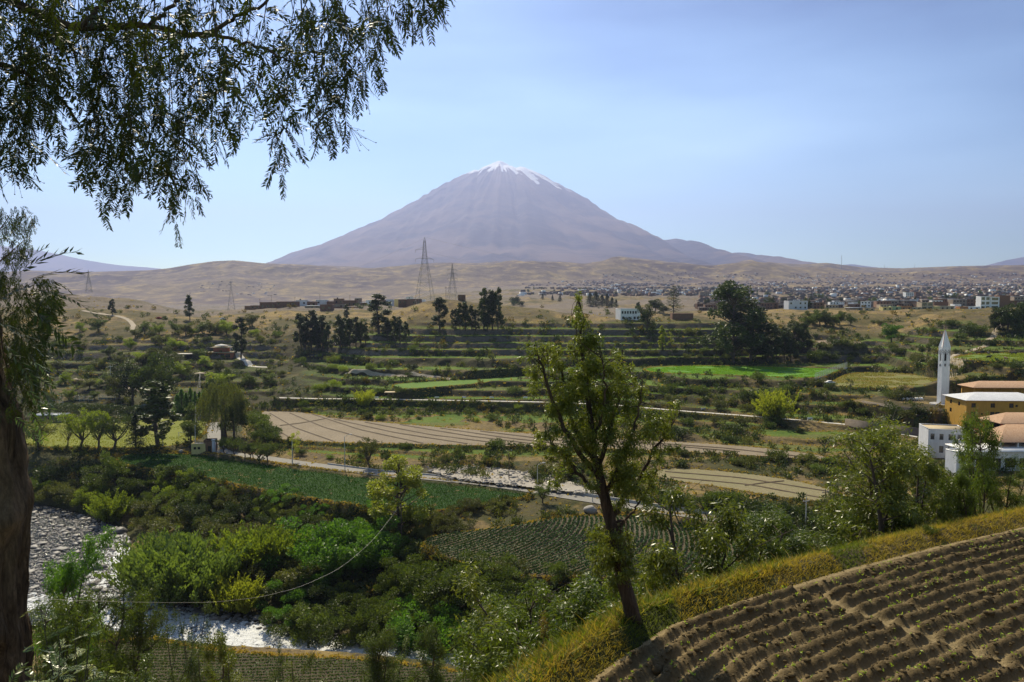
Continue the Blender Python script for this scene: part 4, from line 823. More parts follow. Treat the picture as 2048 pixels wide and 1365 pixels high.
def make_proto(kind, seed):
    r = np.random.default_rng(seed * 13 + sum(map(ord, kind))); tr, cr = MB(), MB(); u = r.uniform
    if kind == 'bush':
        cl = [(r.normal(0, .26), r.normal(0, .26), u(.28, .62), u(.2, .36), u(.2, .33)) for _ in range(9)] + [(0, 0, .35, .42, .34)]
        v, f = leafmesh(cl, 1500, .095, .55, r, shell=.33); cr.add(v, f); return None, cr
    if kind == 'small':
        cl = [(r.normal(0, .28), r.normal(0, .28), u(.25, .6), u(.2, .35), u(.2, .35)) for _ in range(5)]
        v, f = leafmesh(cl, 320, .15, .5, r); cr.add(v, f); return None, cr
    if kind == 'thicket':
        cl = [(r.normal(0, .34), r.normal(0, .34), u(.15, .72), u(.12, .22), u(.12, .22)) for _ in range(20)]
        v, f = leafmesh(cl, 5200, .062, .45, r, shell=.30, out=.9); cr.add(v, f); return None, cr
    if kind == 'feather':                                       # upright feathery willow scrub
        P_, A_ = [], []
        for i in range(120):
            a, e = u(0, 6.28), u(.15, .95); b = np.array([r.normal(0, .1), r.normal(0, .1), 0.0]); L = u(.55, 1.0); t = r.uniform(.2, 1, 55)[:, None]
            dr = np.array([math.cos(a) * e * .75, math.sin(a) * e * .75, 1.0]); dr /= np.linalg.norm(dr)
            p = b + dr * L * t + np.array([math.cos(a), math.sin(a), -.5]) * (t ** 2) * .10; P_.append(p + r.normal(0, .018, p.shape)); A_.append(np.repeat(dr[None] * 1.6, len(p), 0))
        v, f = leaf_quads(np.concatenate(P_), 0.070, .026, r, 1.0, np.concatenate(A_)); cr.add(v, f); return None, cr
    if kind == 'eucalyptus':
        h = 1.0; p, q = limb((0, 0, 0), (r.normal(0, .03), r.normal(0, .03), .95), .017, .004, r, .03, 8); tr.tube(p, q, 6)
        cl = []
        for z in np.linspace(.22, .97, 13):
            w = .125 * math.sin(math.pi * min(1, (z + .12) / 1.15)) + .03
            for _ in range(2):
                a = u(0, 6.28); x, y = math.cos(a) * w * u(.3, 1), math.sin(a) * w * u(.3, 1); zz = z + r.normal(0, .02)
                cl.append((x, y, zz, u(.035, .07), u(.045, .08))); tr.tube([(0, 0, zz - .08), (x, y, zz)], [.005, .002], 4)
        v, f = leafmesh(cl, 3600, .042, .42, r, droop=.5, shell=.36); cr.add(v, f)
    elif kind == 'grove_eucalyptus':
        p, q = limb((0, 0, 0), (r.normal(0, .03), 0, .9), .02, .004, r, .03, 8); tr.tube(p, q, 6); cl = []
        for _ in range(46):
            z = u(.2, 1.0); w = .30 * math.sin(math.pi * min(1, (z + .1) / 1.12)) ** .7 + .03; a = u(0, 6.28); k = u(.2, 1) ** .6
            x, y = math.cos(a) * w * k, math.sin(a) * w * k; cl.append((x, y, z - .05, u(.045, .085), u(.05, .085)))
            if k > .4: tr.tube([(0, 0, z - .18), (x * .9, y * .9, z - .06)], [.008, .003], 4)
        v, f = leafmesh(cl, 9000, .030, .5, r, droop=.4, shell=.36); cr.add(v, f)
    elif kind == 'conifer':
        tr.tube([(0, 0, 0), (0, 0, 1)], [.02, .003], 6)
        P_, A_ = [], []
        for z in np.linspace(.12, .97, 26):
            w = .27 * (1 - z) ** .8 + .015
            for i in range(11):
                a = u(0, 6.28); L = w * u(.7, 1.15); t = r.uniform(.1, 1, 16)[:, None]; dr = np.array([math.cos(a), math.sin(a), .12])
                P_.append(np.array([0, 0, z]) + dr * L * t + np.array([0, 0, -.06]) * t ** 2 + r.normal(0, .008, (16, 3))); A_.append(np.repeat(dr[None], 16, 0))
        v, f = leaf_quads(np.concatenate(P_), .035, .014, r, .4, np.concatenate(A_)); cr.add(v, f)
    elif kind == 'araucaria':
        tr.tube([(0, 0, 0), (0, 0, 1)], [.016, .004], 6)
        P_, A_ = [], []
        for z in np.linspace(.10, .97, 17):
            w = .30 * (1 - z) ** .75 + .02
            for i in range(7):
                a = u(0, 6.28); t = np.linspace(.08, 1, 26)[:, None]; dr = np.array([math.cos(a), math.sin(a), .30]); q = np.array([0, 0, z]) + dr * w * t; tr.tube(q[[0, -1]], [.004, .002], 4)
                P_.append(q + r.normal(0, .006, q.shape)); A_.append(np.repeat(dr[None] * 2, 26, 0))
        v, f = leaf_quads(np.concatenate(P_), .032, .012, r, .4, np.concatenate(A_)); cr.add(v, f)
    elif kind == 'willow':
        p, q = limb((0, 0, 0), (0, 0, .7), .045, .02, r, .04, 6); tr.tube(p, q, 7)
        P_, A_ = [], []
        for i in range(330):
            a, k = u(0, 6.28), u(0, 1) ** .6; z0 = .99 - .32 * k ** 2 + r.normal(0, .03); rr_ = .26 * k + .03; L = u(.2, .62); t = np.linspace(0, 1, 30)[:, None]
            lump = 1 + .22 * math.sin(3 * a + seed) + .12 * math.sin(7 * a)
            s = np.array([math.cos(a) * rr_ * lump, math.sin(a) * rr_ * lump, z0]); q = s + np.array([math.cos(a) * .05, math.sin(a) * .05, 0]) * np.sqrt(t) + np.array([0, 0, -L]) * t
            q = q[q[:, 2] > .1]; P_.append(q + r.normal(0, .006, q.shape)); A_.append(np.repeat(np.array([[0, 0, -2.0]]), len(q), 0))
        v, f = leaf_quads(np.concatenate(P_), .030, .009, r, .2, np.concatenate(A_)); cr.add(v, f)
    elif kind in ('vase', 'bare'):
        cl = []
        p, q = limb((0, 0, 0), (r.normal(0, .03), r.normal(0, .03), .22), .030, .024, r, .05, 4); tr.tube(p, q, 6); top = p[-1]
        for i in range(9):
            a, e = i * .7 + u(0, .4), u(.15, .36); e_ = np.array([math.cos(a) * e, math.sin(a) * e, u(.6, .92)]); p, q = limb(top, e_, .016, .004, r, .09, 6); tr.tube(p, q, 5)
            for k in (3, 4, 5): cl.append((*(p[k] + r.normal(0, .04, 3)), u(.07, .13), u(.05, .10)))
            for _ in range(3):
                s = p[r.integers(2, 5)]; e2 = s + np.array([r.normal(0, .11), r.normal(0, .11), u(.05, .17)]); tr.tube([s, e2], [.005, .002], 4); cl.append((*e2, u(.05, .09), u(.04, .08)))
        v, f = leafmesh(cl, 4200 if kind == 'vase' else 700, .036, .5, r, shell=.4); cr.add(v, f)
    elif kind == 'tree':
        cl = []
        p, q = limb((0, 0, 0), (r.normal(0, .04), r.normal(0, .04), .5), .028, .016, r, .05, 6); tr.tube(p, q, 6); top = p[-2]; cl.append((0, 0, .55, .22, .28))
        for i in range(12):
            a, e = i * .63 + u(0, .4), u(.1, .33); e_ = np.array([math.cos(a) * e, math.sin(a) * e, u(.2, .92)]); p, q = limb(top * np.array([1, 1, u(.6, 1)]), e_, .012, .003, r, .08, 5); tr.tube(p, q, 4)
            cl.append((*e_, u(.10, .16), u(.08, .14))); cl.append((*(p[3] + r.normal(0, .05, 3)), u(.08, .13), u(.07, .12)))
        v, f = leafmesh(cl, 4600, .044, .5, r, shell=.36); cr.add(v, f)
    elif kind == 'light_tree':                                  # slender leaning crown with sky gaps
        cl = []; p0, q = limb((0, 0, 0), (r.normal(0, .05), r.normal(0, .05), .9), .016, .004, r, .04, 8); tr.tube(p0, q, 6)
        for i in range(14):
            k = r.integers(2, 8); s = p0[k]; a = u(0, 6.28); e = u(.06, .2); e_ = s + np.array([math.cos(a) * e, math.sin(a) * e, u(.04, .16)]); tr.tube([s, e_], [.006, .002], 4); cl.append((*e_, u(.06, .10), u(.06, .11)))
        v, f = leafmesh(cl, 2400, .030, .38, r, droop=.3, shell=.45); cr.add(v, f)
    elif kind == 'near_tree':                                   # seen from 20-40 m: narrow drooping leaves on real twigs
        cl = []; stems = r.integers(2, 5)
        for s_ in range(stems):
            p0, q = limb((r.normal(0, .03), r.normal(0, .03), 0), (r.normal(0, .13), r.normal(0, .13), u(.7, .95)), .017, .004, r, .05, 9); tr.tube(p0, q, 7)
            for i in range(16):
                k = r.integers(2, 9); s = p0[k]; a = u(0, 6.28); e = u(.08, .24) * (1.1 - .4 * k / 9); e_ = s + np.array([math.cos(a) * e, math.sin(a) * e, u(.02, .16)])
                pp, qq = limb(s, e_, .005, .0015, r, .1, 4); tr.tube(pp, qq, 4); cl.append((*e_, u(.05, .085), u(.05, .10))); cl.append((*pp[2], u(.03, .06), u(.04, .08)))
                for _ in range(2):
                    e3 = e_ + r.normal(0, .06, 3); tr.tube([pp[2], e3], [.002, .0008], 3)
        cl = np.array(cl); v, f = leafmesh(cl, 17000, .025, .24, r, droop=1.1, shell=.6, out=.6); cr.add(v, f)
    elif kind == 'spindly':
        cl = []
        for s_ in range(9):
            e_ = (r.normal(0, .2), r.normal(0, .2), u(.6, 1)); p0, q = limb((r.normal(0, .08), r.normal(0, .08), 0), e_, .008, .002, r, .08, 7); tr.tube(p0, q, 5)
            for k in range(2, 7): cl.append((*(p0[k] + r.normal(0, .03, 3)), u(.03, .07), u(.05, .1)))
        v, f = leafmesh(np.array(cl), 8000, .024, .24, r, droop=.8, shell=.5); cr.add(v, f)
    return tr, cr
PROTO = {}
def proto(kind, var, mat):
    k = (kind, var)
    if k not in PROTO:
        tr, cr = make_proto(kind, var); PROTO[k] = {'t': tr.data('trunk', M['bark_far'], True) if tr is not None and tr.n else None, 'c': cr.data('crown', LM['mid'])}
    k2 = (kind, var, mat)
    if k2 not in PROTO:
        c = PROTO[k]['c'].copy(); c.materials.clear(); c.materials.append(LM[mat]); PROTO[k2] = c
    return PROTO[k]['t'], PROTO[k2]
NV = {'bush': 5, 'small': 4, 'thicket': 4, 'feather': 3, 'eucalyptus': 5, 'grove_eucalyptus': 3, 'conifer': 2, 'araucaria': 1, 'willow': 1, 'vase': 4, 'bare': 1, 'tree': 4, 'light_tree': 4, 'near_tree': 5, 'spindly': 3}
pc = [0]
def plant(kind, loc, h, mat, name, label, cat, group=None, wide=1.0):
    pc[0] += 1; var = pc[0] % NV[kind]; tr, cr = proto(kind, var, mat); rz = float(rng.uniform(0, 6.28)); s = (h * wide, h * wide, h)
    if tr is None: o = link(name, cr, None, loc, rz, s)
    else:
        o = bpy.data.objects.new(name, None); COL.objects.link(o); o.location = tuple(float(q) for q in loc); o.rotation_euler = (0, 0, rz); o.scale = s; o.empty_display_size = 0.1
        link('trunk', tr, o); link('crown', cr, o)
    return tag(o, label, cat, group)
def plant_px(kind, px, py, hpx, mat, name, label, cat, group=None, wide=1.0, d=None):
    q = hit(px, py) if d is None else None
    if q is None: x = (px - W0 / 2) / F * d; q = np.array([x, d, gz(x, d)]); h = zat(py - hpx, d) - q[2]
    else: h = hpx * q[1] / F
    return plant(kind, q - np.array([0, 0, 0.02 * h]), h, mat, name, label, cat, group, wide)

E = 'eucalyptus'
TREES = [
 ('grove_eucalyptus', 1466, 722, 165, 'dark', 'huge dark rounded eucalyptus towering over the green terraces', 'eucalyptus_tree', 1.25),
 ('grove_eucalyptus', 1500, 724, 125, 'dark', 'dark broad tree pressed against the huge eucalyptus on its town side', 'eucalyptus_tree', 1.3),
 (E, 380, 641, 50, 'dark', 'slender ragged eucalyptus standing alone above the terraces near the pylon on the skyline', 'eucalyptus_tree', 1.3),
 (E, 225, 631, 32, 'dark', 'small lone eucalyptus on the bare yellow hillside by the dirt track', 'eucalyptus_tree', 1.6),
 (E, 758, 668, 78, 'dark', 'tall dense eucalyptus with bare lower trunk just below the ridge houses', 'eucalyptus_tree', 2.0),
 (E, 880, 664, 68, 'dark', 'tall narrow eucalyptus on the knoll slope below the big pylon', 'eucalyptus_tree', 1.7),
 ('araucaria', 1347, 629, 58, 'dark', 'dark pointed araucaria standing beside the white villa on the terrace rim', 'araucaria_tree', 1.2),
 ('tree', 1293, 660, 52, 'dark', 'broad dark tree half hiding the white villa', 'tree', 1.1),
 (E, 1324, 703, 50, 'yellow', 'slim pale green poplar among the terraces under the villa', 'poplar_tree', 1.2),
 ('light_tree', 1338, 700, 34, 'yellow', 'short pale green tree next to the slim poplar', 'tree', 1.0),
 ('tree', 1783, 684, 42, 'lush', 'round fresh green tree on the bank above the minaret-like tower', 'tree', 1.3),
 ('feather', 1550, 840, 72, 'yellow', 'bright feathery green willow beside the pale park path', 'willow_tree', 1.15),
 ('feather', 729, 814, 40, 'yellow', 'small bright yellow green tree next to the park shelter', 'willow_tree', 1.1),
 ('willow', 448, 884, 128, 'olive', 'big dark weeping willow beside the driveway', 'willow_tree', 1.15),
 ('tree', 468, 878, 90, 'dark', 'dark tree filling the gap behind the weeping willow', 'tree', 1.0),
 (E, 317, 894, 132, 'dark', 'tall dark open-crowned tree rising out of the lawn edge', 'tree', 2.1),
 ('conifer', 272, 897, 74, 'dark', 'dark layered conifer at the lawn edge beside the tall open-crowned tree', 'conifer_tree', 1.2),
 ('vase', 228, 898, 76, 'dark', 'dark round-headed tree on the lawn edge between the pale trees and the conifer', 'tree', 1.2),
 ('vase', 197, 896, 82, 'light', 'light green upright tree at the lawn edge', 'tree', 0.9),
 ('vase', 160, 899, 90, 'light', 'light green leaning tree with several stems on the lawn edge', 'tree', 1.05),
 ('bare', 136, 891, 46, 'olive', 'almost bare little tree on the lawn', 'tree', 1.0),
 ('vase', 78, 899, 66, 'olive', 'thin umbrella-shaped tree at the near corner of the lawn', 'tree', 1.4),
 ('tree', 381, 886, 52, 'mid', 'spiky grey green tree at the far corner of the lawn by the driveway', 'tree', 1.3),
 ('tree', 385, 842, 36, 'mid', 'bushy tree behind the lawn beside the driveway bend', 'tree', 1.3),
 (E, 482, 716, 80, 'dark', 'narrow dark column-like tree by the restaurant drive', 'cypress_tree', 1.3),
 ('tree', 303, 812, 108, 'mid', 'largest dark bushy tree of the grove above the clipped hedge', 'tree', 1.0),
 ('tree', 265, 808, 84, 'dark', 'very dark bushy tree in the grove above the clipped hedge', 'tree', 1.1),
 ('tree', 238, 800, 56, 'olive', 'olive bushy tree at the end of the grove above the hedge', 'tree', 1.1),
 ('tree', 330, 800, 74, 'dark', 'dark tree on the restaurant side of the grove', 'tree', 1.0),
 ('tree', 205, 740, 26, 'olive', 'low olive tree on the terraced slope beneath the bare hill', 'tree', 1.2),
 ('tree', 422, 790, 36, 'dark', 'bushy tree under the restaurant terrace wall', 'tree', 1.2),
 ('vase', 740, 936, 66, 'olive', 'grey green tree standing between the valley road and the fallow field', 'tree', 1.0),
 ('bush', 992, 902, 30, 'mid', 'dark round bush on the strip below the fallow field', 'bush', 1.2),
 ('light_tree', 584, 926, 60, 'yellow', 'thin yellow green tree beside the road where it meets the fallow field', 'tree', 1.0),
 ('vase', 1085, 1006, 44, 'mid', 'dense round tree at the end of the dark green field', 'tree', 1.2),
 ('vase', 1352, 1033, 50, 'mid', 'young round tree on the road verge, nearer the big leaning tree', 'tree', 1.1),
 ('vase', 1381, 1038, 44, 'mid', 'young round tree on the road verge, second from the big leaning tree', 'tree', 1.1),
 ('grove_eucalyptus', 801, 1068, 170, 'yellow', 'tall shaggy yellow green tree at the edge of the dark green field beside a pole', 'tree', 1.25),
 ('vase', 500, 918, 36, 'dark', 'small dark tree behind the road, nearest the gatehouse', 'tree', 1.0),
 ('light_tree', 1700, 795, 36, 'dark', 'thin tree on the field corner', 'tree', 1.0),
]
for kd, px_, py_, hp, mt, lb, nm, wd in TREES: plant_px(kd, px_, py_, hp, mt, nm, lb, nm.replace('_', ' ').replace(' tree', ' tree'), None, wd)
# stands and rows that nothing much tells apart
TONE = {'dark': 'dark', 'mid': 'mid green', 'light': 'light green', 'olive': 'olive', 'yellow': 'yellow green', 'lush': 'bright green', 'reed': 'grey green'}
def stand(kind, lst, mat, name, label, cat, group=None, wide=1.0):
    hs = [q[2] for q in lst]; top, low = hs.index(max(hs)), hs.index(min(hs))
    for i, (px_, py_, hp) in enumerate(lst):
        mt = mat if isinstance(mat, str) else mat[rng.integers(len(mat))]; lb = label
        if len(lst) > 1: lb = ('tallest ' if i == top else 'lowest ' if i == low else 'rather tall ' if hp > 0.5 * (max(hs) + min(hs)) else 'rather low ') + (TONE[mt] + ' ' if not isinstance(mat, str) else '') + label
        pl_ = ''
        if group == 'trees on the shadowed terraced slope': lb = lb.replace(' scattered on the terraced slope beneath the bare hill', ' on the terraced slope ' + ('near the sports court' if py_ > 765 and px_ < 260 else 'above the restaurant' if py_ < 684 and px_ > 260 else 'on the pale earth spur' if px_ > 490 else 'beneath the restaurant wall' if px_ > 330 else 'below the dirt track'))
        if group == 'shrubs on the steep bank': lb = lb.replace('between the dark green field and the river bar', 'near the lawn' if px_ < 240 else 'under the gatehouse' if px_ < 350 else 'below the field edge' if px_ < 430 else 'by the grass ledge'); hp *= .78
        plant_px(kind, px_, py_, hp, mt, name, ' '.join(lb.split()[:16]), cat, group, (wide if kind != 'eucalyptus' else wide * .72) * rng.uniform(0.85, 1.2))
stand(E, [(603, 696, 68), (612, 702, 66), (622, 700, 78), (634, 705, 64), (645, 702, 70), (655, 707, 58), (610, 690, 50), (640, 690, 50)], 'dark', 'eucalyptus_tree', 'dark eucalyptus in the stand filling the gorge below the ridge houses', 'eucalyptus tree', 'eucalyptus stand in the gorge', 1.9)
stand(E, [(680, 700, 68), (690, 692, 55), (700, 700, 62), (712, 694, 58), (722, 690, 46), (731, 686, 40), (693, 640, 30)], 'dark', 'eucalyptus_tree', 'dark eucalyptus in the stand between the gorge and the tall ridge eucalyptus', 'eucalyptus tree', 'eucalyptus stand beside the gorge', 1.9)
stand(E, [(776, 684, 44), (790, 686, 52), (800, 688, 48), (812, 686, 42), (798, 670, 36)], 'dark', 'eucalyptus_tree', 'short eucalyptus in the group at the upper end of the green terraces', 'eucalyptus tree', 'eucalyptus group at the terrace end', 1.9)
stand(E, [(905, 652, 32), (920, 660, 52), (931, 662, 56), (943, 662, 50), (952, 664, 44), (912, 658, 40)], 'dark', 'eucalyptus_tree', 'middle-sized eucalyptus in the row across the knoll', 'eucalyptus tree', 'eucalyptus row across the knoll', 1.7)
stand(E, [(968, 664, 84), (985, 660, 78), (996, 660, 82), (975, 662, 60)], 'dark', 'eucalyptus_tree', 'tall eucalyptus in the clump that overtops the knoll', 'eucalyptus tree', 'tall eucalyptus clump on the knoll', 1.6)
stand('bush', [(1033, 609, 20), (1027, 611, 12), (1042, 612, 12)], 'dark', 'bush', 'dark bush on the bare back of the knoll', 'bush', 'bushes on the knoll top')
stand('conifer', [(1180, 612, 28), (1192, 614, 32), (1204, 614, 26), (1214, 615, 28), (1224, 616, 22), (1232, 616, 18), (1120, 604, 14), (1105, 602, 12), (1085, 600, 13)], 'dark', 'conifer_tree', 'dark conifer in the row behind the terrace rim', 'conifer tree', 'conifers behind the terrace rim', 1.5)
stand('tree', [(1310, 625, 30), (1276, 618, 14), (1328, 628, 20)], 'dark', 'tree', 'dark tree between the white villa and the araucaria', 'tree', 'trees around the white villa', 1.3)
stand('grove_eucalyptus', [(1535, 722, 74), (1552, 716, 62), (1568, 718, 66), (1588, 708, 70), (1604, 706, 66), (1598, 698, 52), (1440, 712, 46), (1580, 725, 50)], 'dark', 'eucalyptus_tree', 'dark eucalyptus in the belt between the huge eucalyptus and the brown lot', 'eucalyptus tree', 'eucalyptus belt beyond the bright field', 1.1)
stand('tree', [(2000, 660, 46), (2015, 664, 56), (2030, 662, 58), (2045, 660, 54), (2064, 662, 58), (1988, 664, 28)], 'dark', 'tree', 'dark tree in the clump under the white multistorey houses', 'tree', 'tree clump below the multistorey houses', 1.2)
stand('tree', [(1625, 650, 30), (1640, 652, 36), (1652, 655, 34), (1668, 655, 30), (1680, 650, 28), (1615, 655, 28), (1700, 650, 22)], 'mid', 'tree', 'dull green tree in the gully below the town', 'tree', 'trees in the gully below the town', 1.2)
stand('vase', [(450, 908, 40), (470, 912, 40), (506, 918, 42), (521, 922, 36), (536, 924, 44), (490, 916, 34)], 'mid', 'tree', 'small dark tree along the road just past the gatehouse', 'tree', 'small trees along the valley road', 1.0)
stand('bush', [(512, 838, 22), (522, 846, 26), (510, 856, 28), (524, 862, 26), (530, 876, 30), (540, 884, 26), (520, 882, 28), (505, 842, 20), (548, 868, 20)], 'mid', 'bush', 'round bush in the row along the end of the fallow field', 'bush', 'bushes along the fallow field', 1.2)
stand('bush', [(1410, 1016, 30), (1432, 1012, 34), (1450, 1010, 40), (1465, 1014, 46), (1325, 1000, 30), (1340, 1010, 30)], 'mid', 'bush', 'dark bush between the stubble field and the road', 'bush', 'bushes between stubble field and road', 1.2)
stand('bush', [(1505, 1040, 48), (1525, 1046, 54), (1548, 1050, 56), (1572, 1054, 54), (1596, 1058, 54), (1620, 1060, 48), (1640, 1062, 46)], 'dark', 'bush', 'dark bush in the unbroken bushy row past the end of the road', 'bush', 'bushy row past the road end', 1.3)
stand('tree', [(115, 745, 26), (130, 770, 26), (108, 700, 22), (160, 700, 20), (198, 664, 30), (160, 664, 20), (240, 730, 24), (260, 700, 24), (310, 690, 20), (330, 692, 24), (345, 700, 26), (350, 730, 30), (180, 780, 26), (215, 770, 24), (140, 800, 24), (100, 810, 30), (190, 800, 20), (290, 668, 26), (318, 670, 24), (350, 668, 26), (372, 672, 30), (405, 668, 24), (430, 668, 28), (455, 672, 32), (270, 676, 20), (345, 745, 40), (360, 755, 34), (300, 740, 44), (285, 735, 36), (325, 735, 44), (250, 755, 36), (220, 715, 24), (395, 720, 26), (410, 735, 24), (440, 745, 26), (520, 690, 24), (505, 655, 30), (535, 770, 24), (500, 775, 30), (460, 770, 36), (440, 780, 40)], ['light', 'mid', 'olive'], 'tree', 'bushy tree scattered on the terraced slope beneath the bare hill', 'tree', 'trees on the shadowed terraced slope', 1.7)
stand('conifer', [(355 + 9 * i, 832 - (i % 2) * 3, 46 + (i * 7) % 11) for i in range(7)], 'lush', 'conifer_tree', 'dark green cypress in the close row behind the lawn', 'conifer tree', 'cypress row behind the lawn', 1.2)
stand('feather', [(225, 1046, 72), (208, 1040, 48)], 'light', 'willow_shrub', 'bright green willow shrub beside the dark stones where the river bar begins', 'shrub', 'willow shrubs at the river bar', 1.1)
stand('feather', [(300, 1190, 125), (345, 1208, 150), (395, 1206, 140), (315, 1150, 100), (365, 1165, 110), (420, 1190, 100)], 'reed', 'willow_shrub', 'tall grey green willow shrub in the great thicket on the river bend', 'shrub', 'great willow thicket on the river bend', 1.15)
stand('feather', [(500, 1140, 100), (545, 1138, 96), (580, 1134, 80), (520, 1118, 70)], 'light', 'willow_shrub', 'spreading light green willow shrub below the stony field bank', 'shrub', 'light willow shrubs in the thicket', 1.25)
stand('feather', [(468, 1222, 84), (490, 1226, 60)], 'yellow', 'willow_shrub', 'yellow green willow shrub standing at the water below the cable', 'shrub', 'yellow willow shrubs at the water', 1.2)
stand('feather', [(945, 1278, 66)], 'yellow', 'willow_shrub', 'single yellow green willow shrub among dark bushes above the river', 'shrub')
stand('thicket', [(650, 1130, 100), (690, 1120, 95), (720, 1130, 88), (620, 1120, 80), (680, 1160, 80), (735, 1110, 60), (640, 1090, 50), (700, 1090, 50), (760, 1105, 55)], 'lush', 'shrub', 'lush bright green shrub in the mass between the willows and the pole', 'shrub', 'lush shrubs near the pole', 1.3)
stand('thicket', [(830, 1140, 64), (800, 1130, 60), (870, 1190, 80), (905, 1200, 90), (850, 1180, 70), (790, 1190, 60), (825, 1165, 60), (930, 1190, 90)], 'mid', 'shrub', 'mid green shrub on the bank below the row crop', 'shrub', 'shrubs below the row crop', 1.2)
stand('tree', [(1005, 1195, 76), (985, 1215, 70), (1030, 1218, 72), (1060, 1222, 66), (1000, 1262, 120), (1050, 1280, 120), (960, 1240, 80), (1095, 1236, 70)], 'mid', 'tree', 'deep green bushy tree above the river under the row crop', 'tree', 'bushy trees above the river', 1.4)
stand('thicket', [(600, 1262, 62), (640, 1266, 70), (685, 1272, 76), (730, 1275, 72), (770, 1272, 60), (815, 1270, 78), (860, 1275, 85), (900, 1280, 80), (800, 1240, 60), (750, 1235, 60), (845, 1235, 60), (700, 1225, 55), (565, 1250, 50), (980, 1290, 60), (905, 1240, 70), (650, 1215, 60), (610, 1200, 60), (560, 1195, 56)], ['mid', 'mid', 'lush', 'dark'], 'shrub', 'leafy shrub overhanging the far bank of the river', 'shrub', 'shrubs along the far river bank', 1.35)
stand('thicket', [(470, 1105, 66), (440, 1090, 60), (430, 1130, 70), (600, 1170, 70), (560, 1160, 60), (450, 1150, 60)], 'olive', 'shrub', 'olive shrub wedged between the willows of the thicket', 'shrub', 'olive shrubs between the willows', 1.3)
stand('thicket', [(235, 1000, 46), (250, 990, 40), (220, 965, 56), (300, 1015, 50), (330, 1030, 62), (280, 1030, 56), (360, 1020, 70), (345, 1000, 50), (380, 1012, 50), (400, 1040, 66), (430, 1060, 60), (405, 985, 34), (445, 1018, 50), (310, 975, 34), (370, 1060, 60), (300, 1060, 50), (330, 1075, 40), (180, 1010, 56), (150, 1000, 56), (110, 995, 50), (75, 990, 60), (195, 985, 50), (460, 985, 24), (480, 1040, 44), (500, 1015, 26), (410, 1010, 44), (270, 960, 34)], ['mid', 'mid', 'dark', 'light', 'olive'], 'shrub', 'leafy shrub on the steep bank between the dark green field and the river bar', 'shrub', 'shrubs on the steep bank', 1.25)
stand('tree', [(232, 975, 76), (262, 1010, 64), (375, 975, 40), (425, 1010, 50), (330, 995, 44)], ['mid', 'light'], 'tree', 'small leafy tree on the steep bank under the dark green field', 'tree', 'small trees on the steep bank', 1.2)
stand('thicket', [(490, 1042, 52), (515, 1030, 40), (530, 1050, 36)], 'dark', 'shrub', 'dark shrub on the orange grass ledge', 'shrub', 'shrubs on the grass ledge', 1.1)
stand('thicket', [(880, 1058, 40), (905, 1062, 40), (860, 1050, 34), (925, 1030, 30), (850, 1080, 36), (990, 1020, 26), (950, 1015, 26), (1010, 1015, 24)], 'olive', 'shrub', 'olive shrub on the bank between the two crops', 'shrub', 'shrubs on the bank between the crops', 1.3)
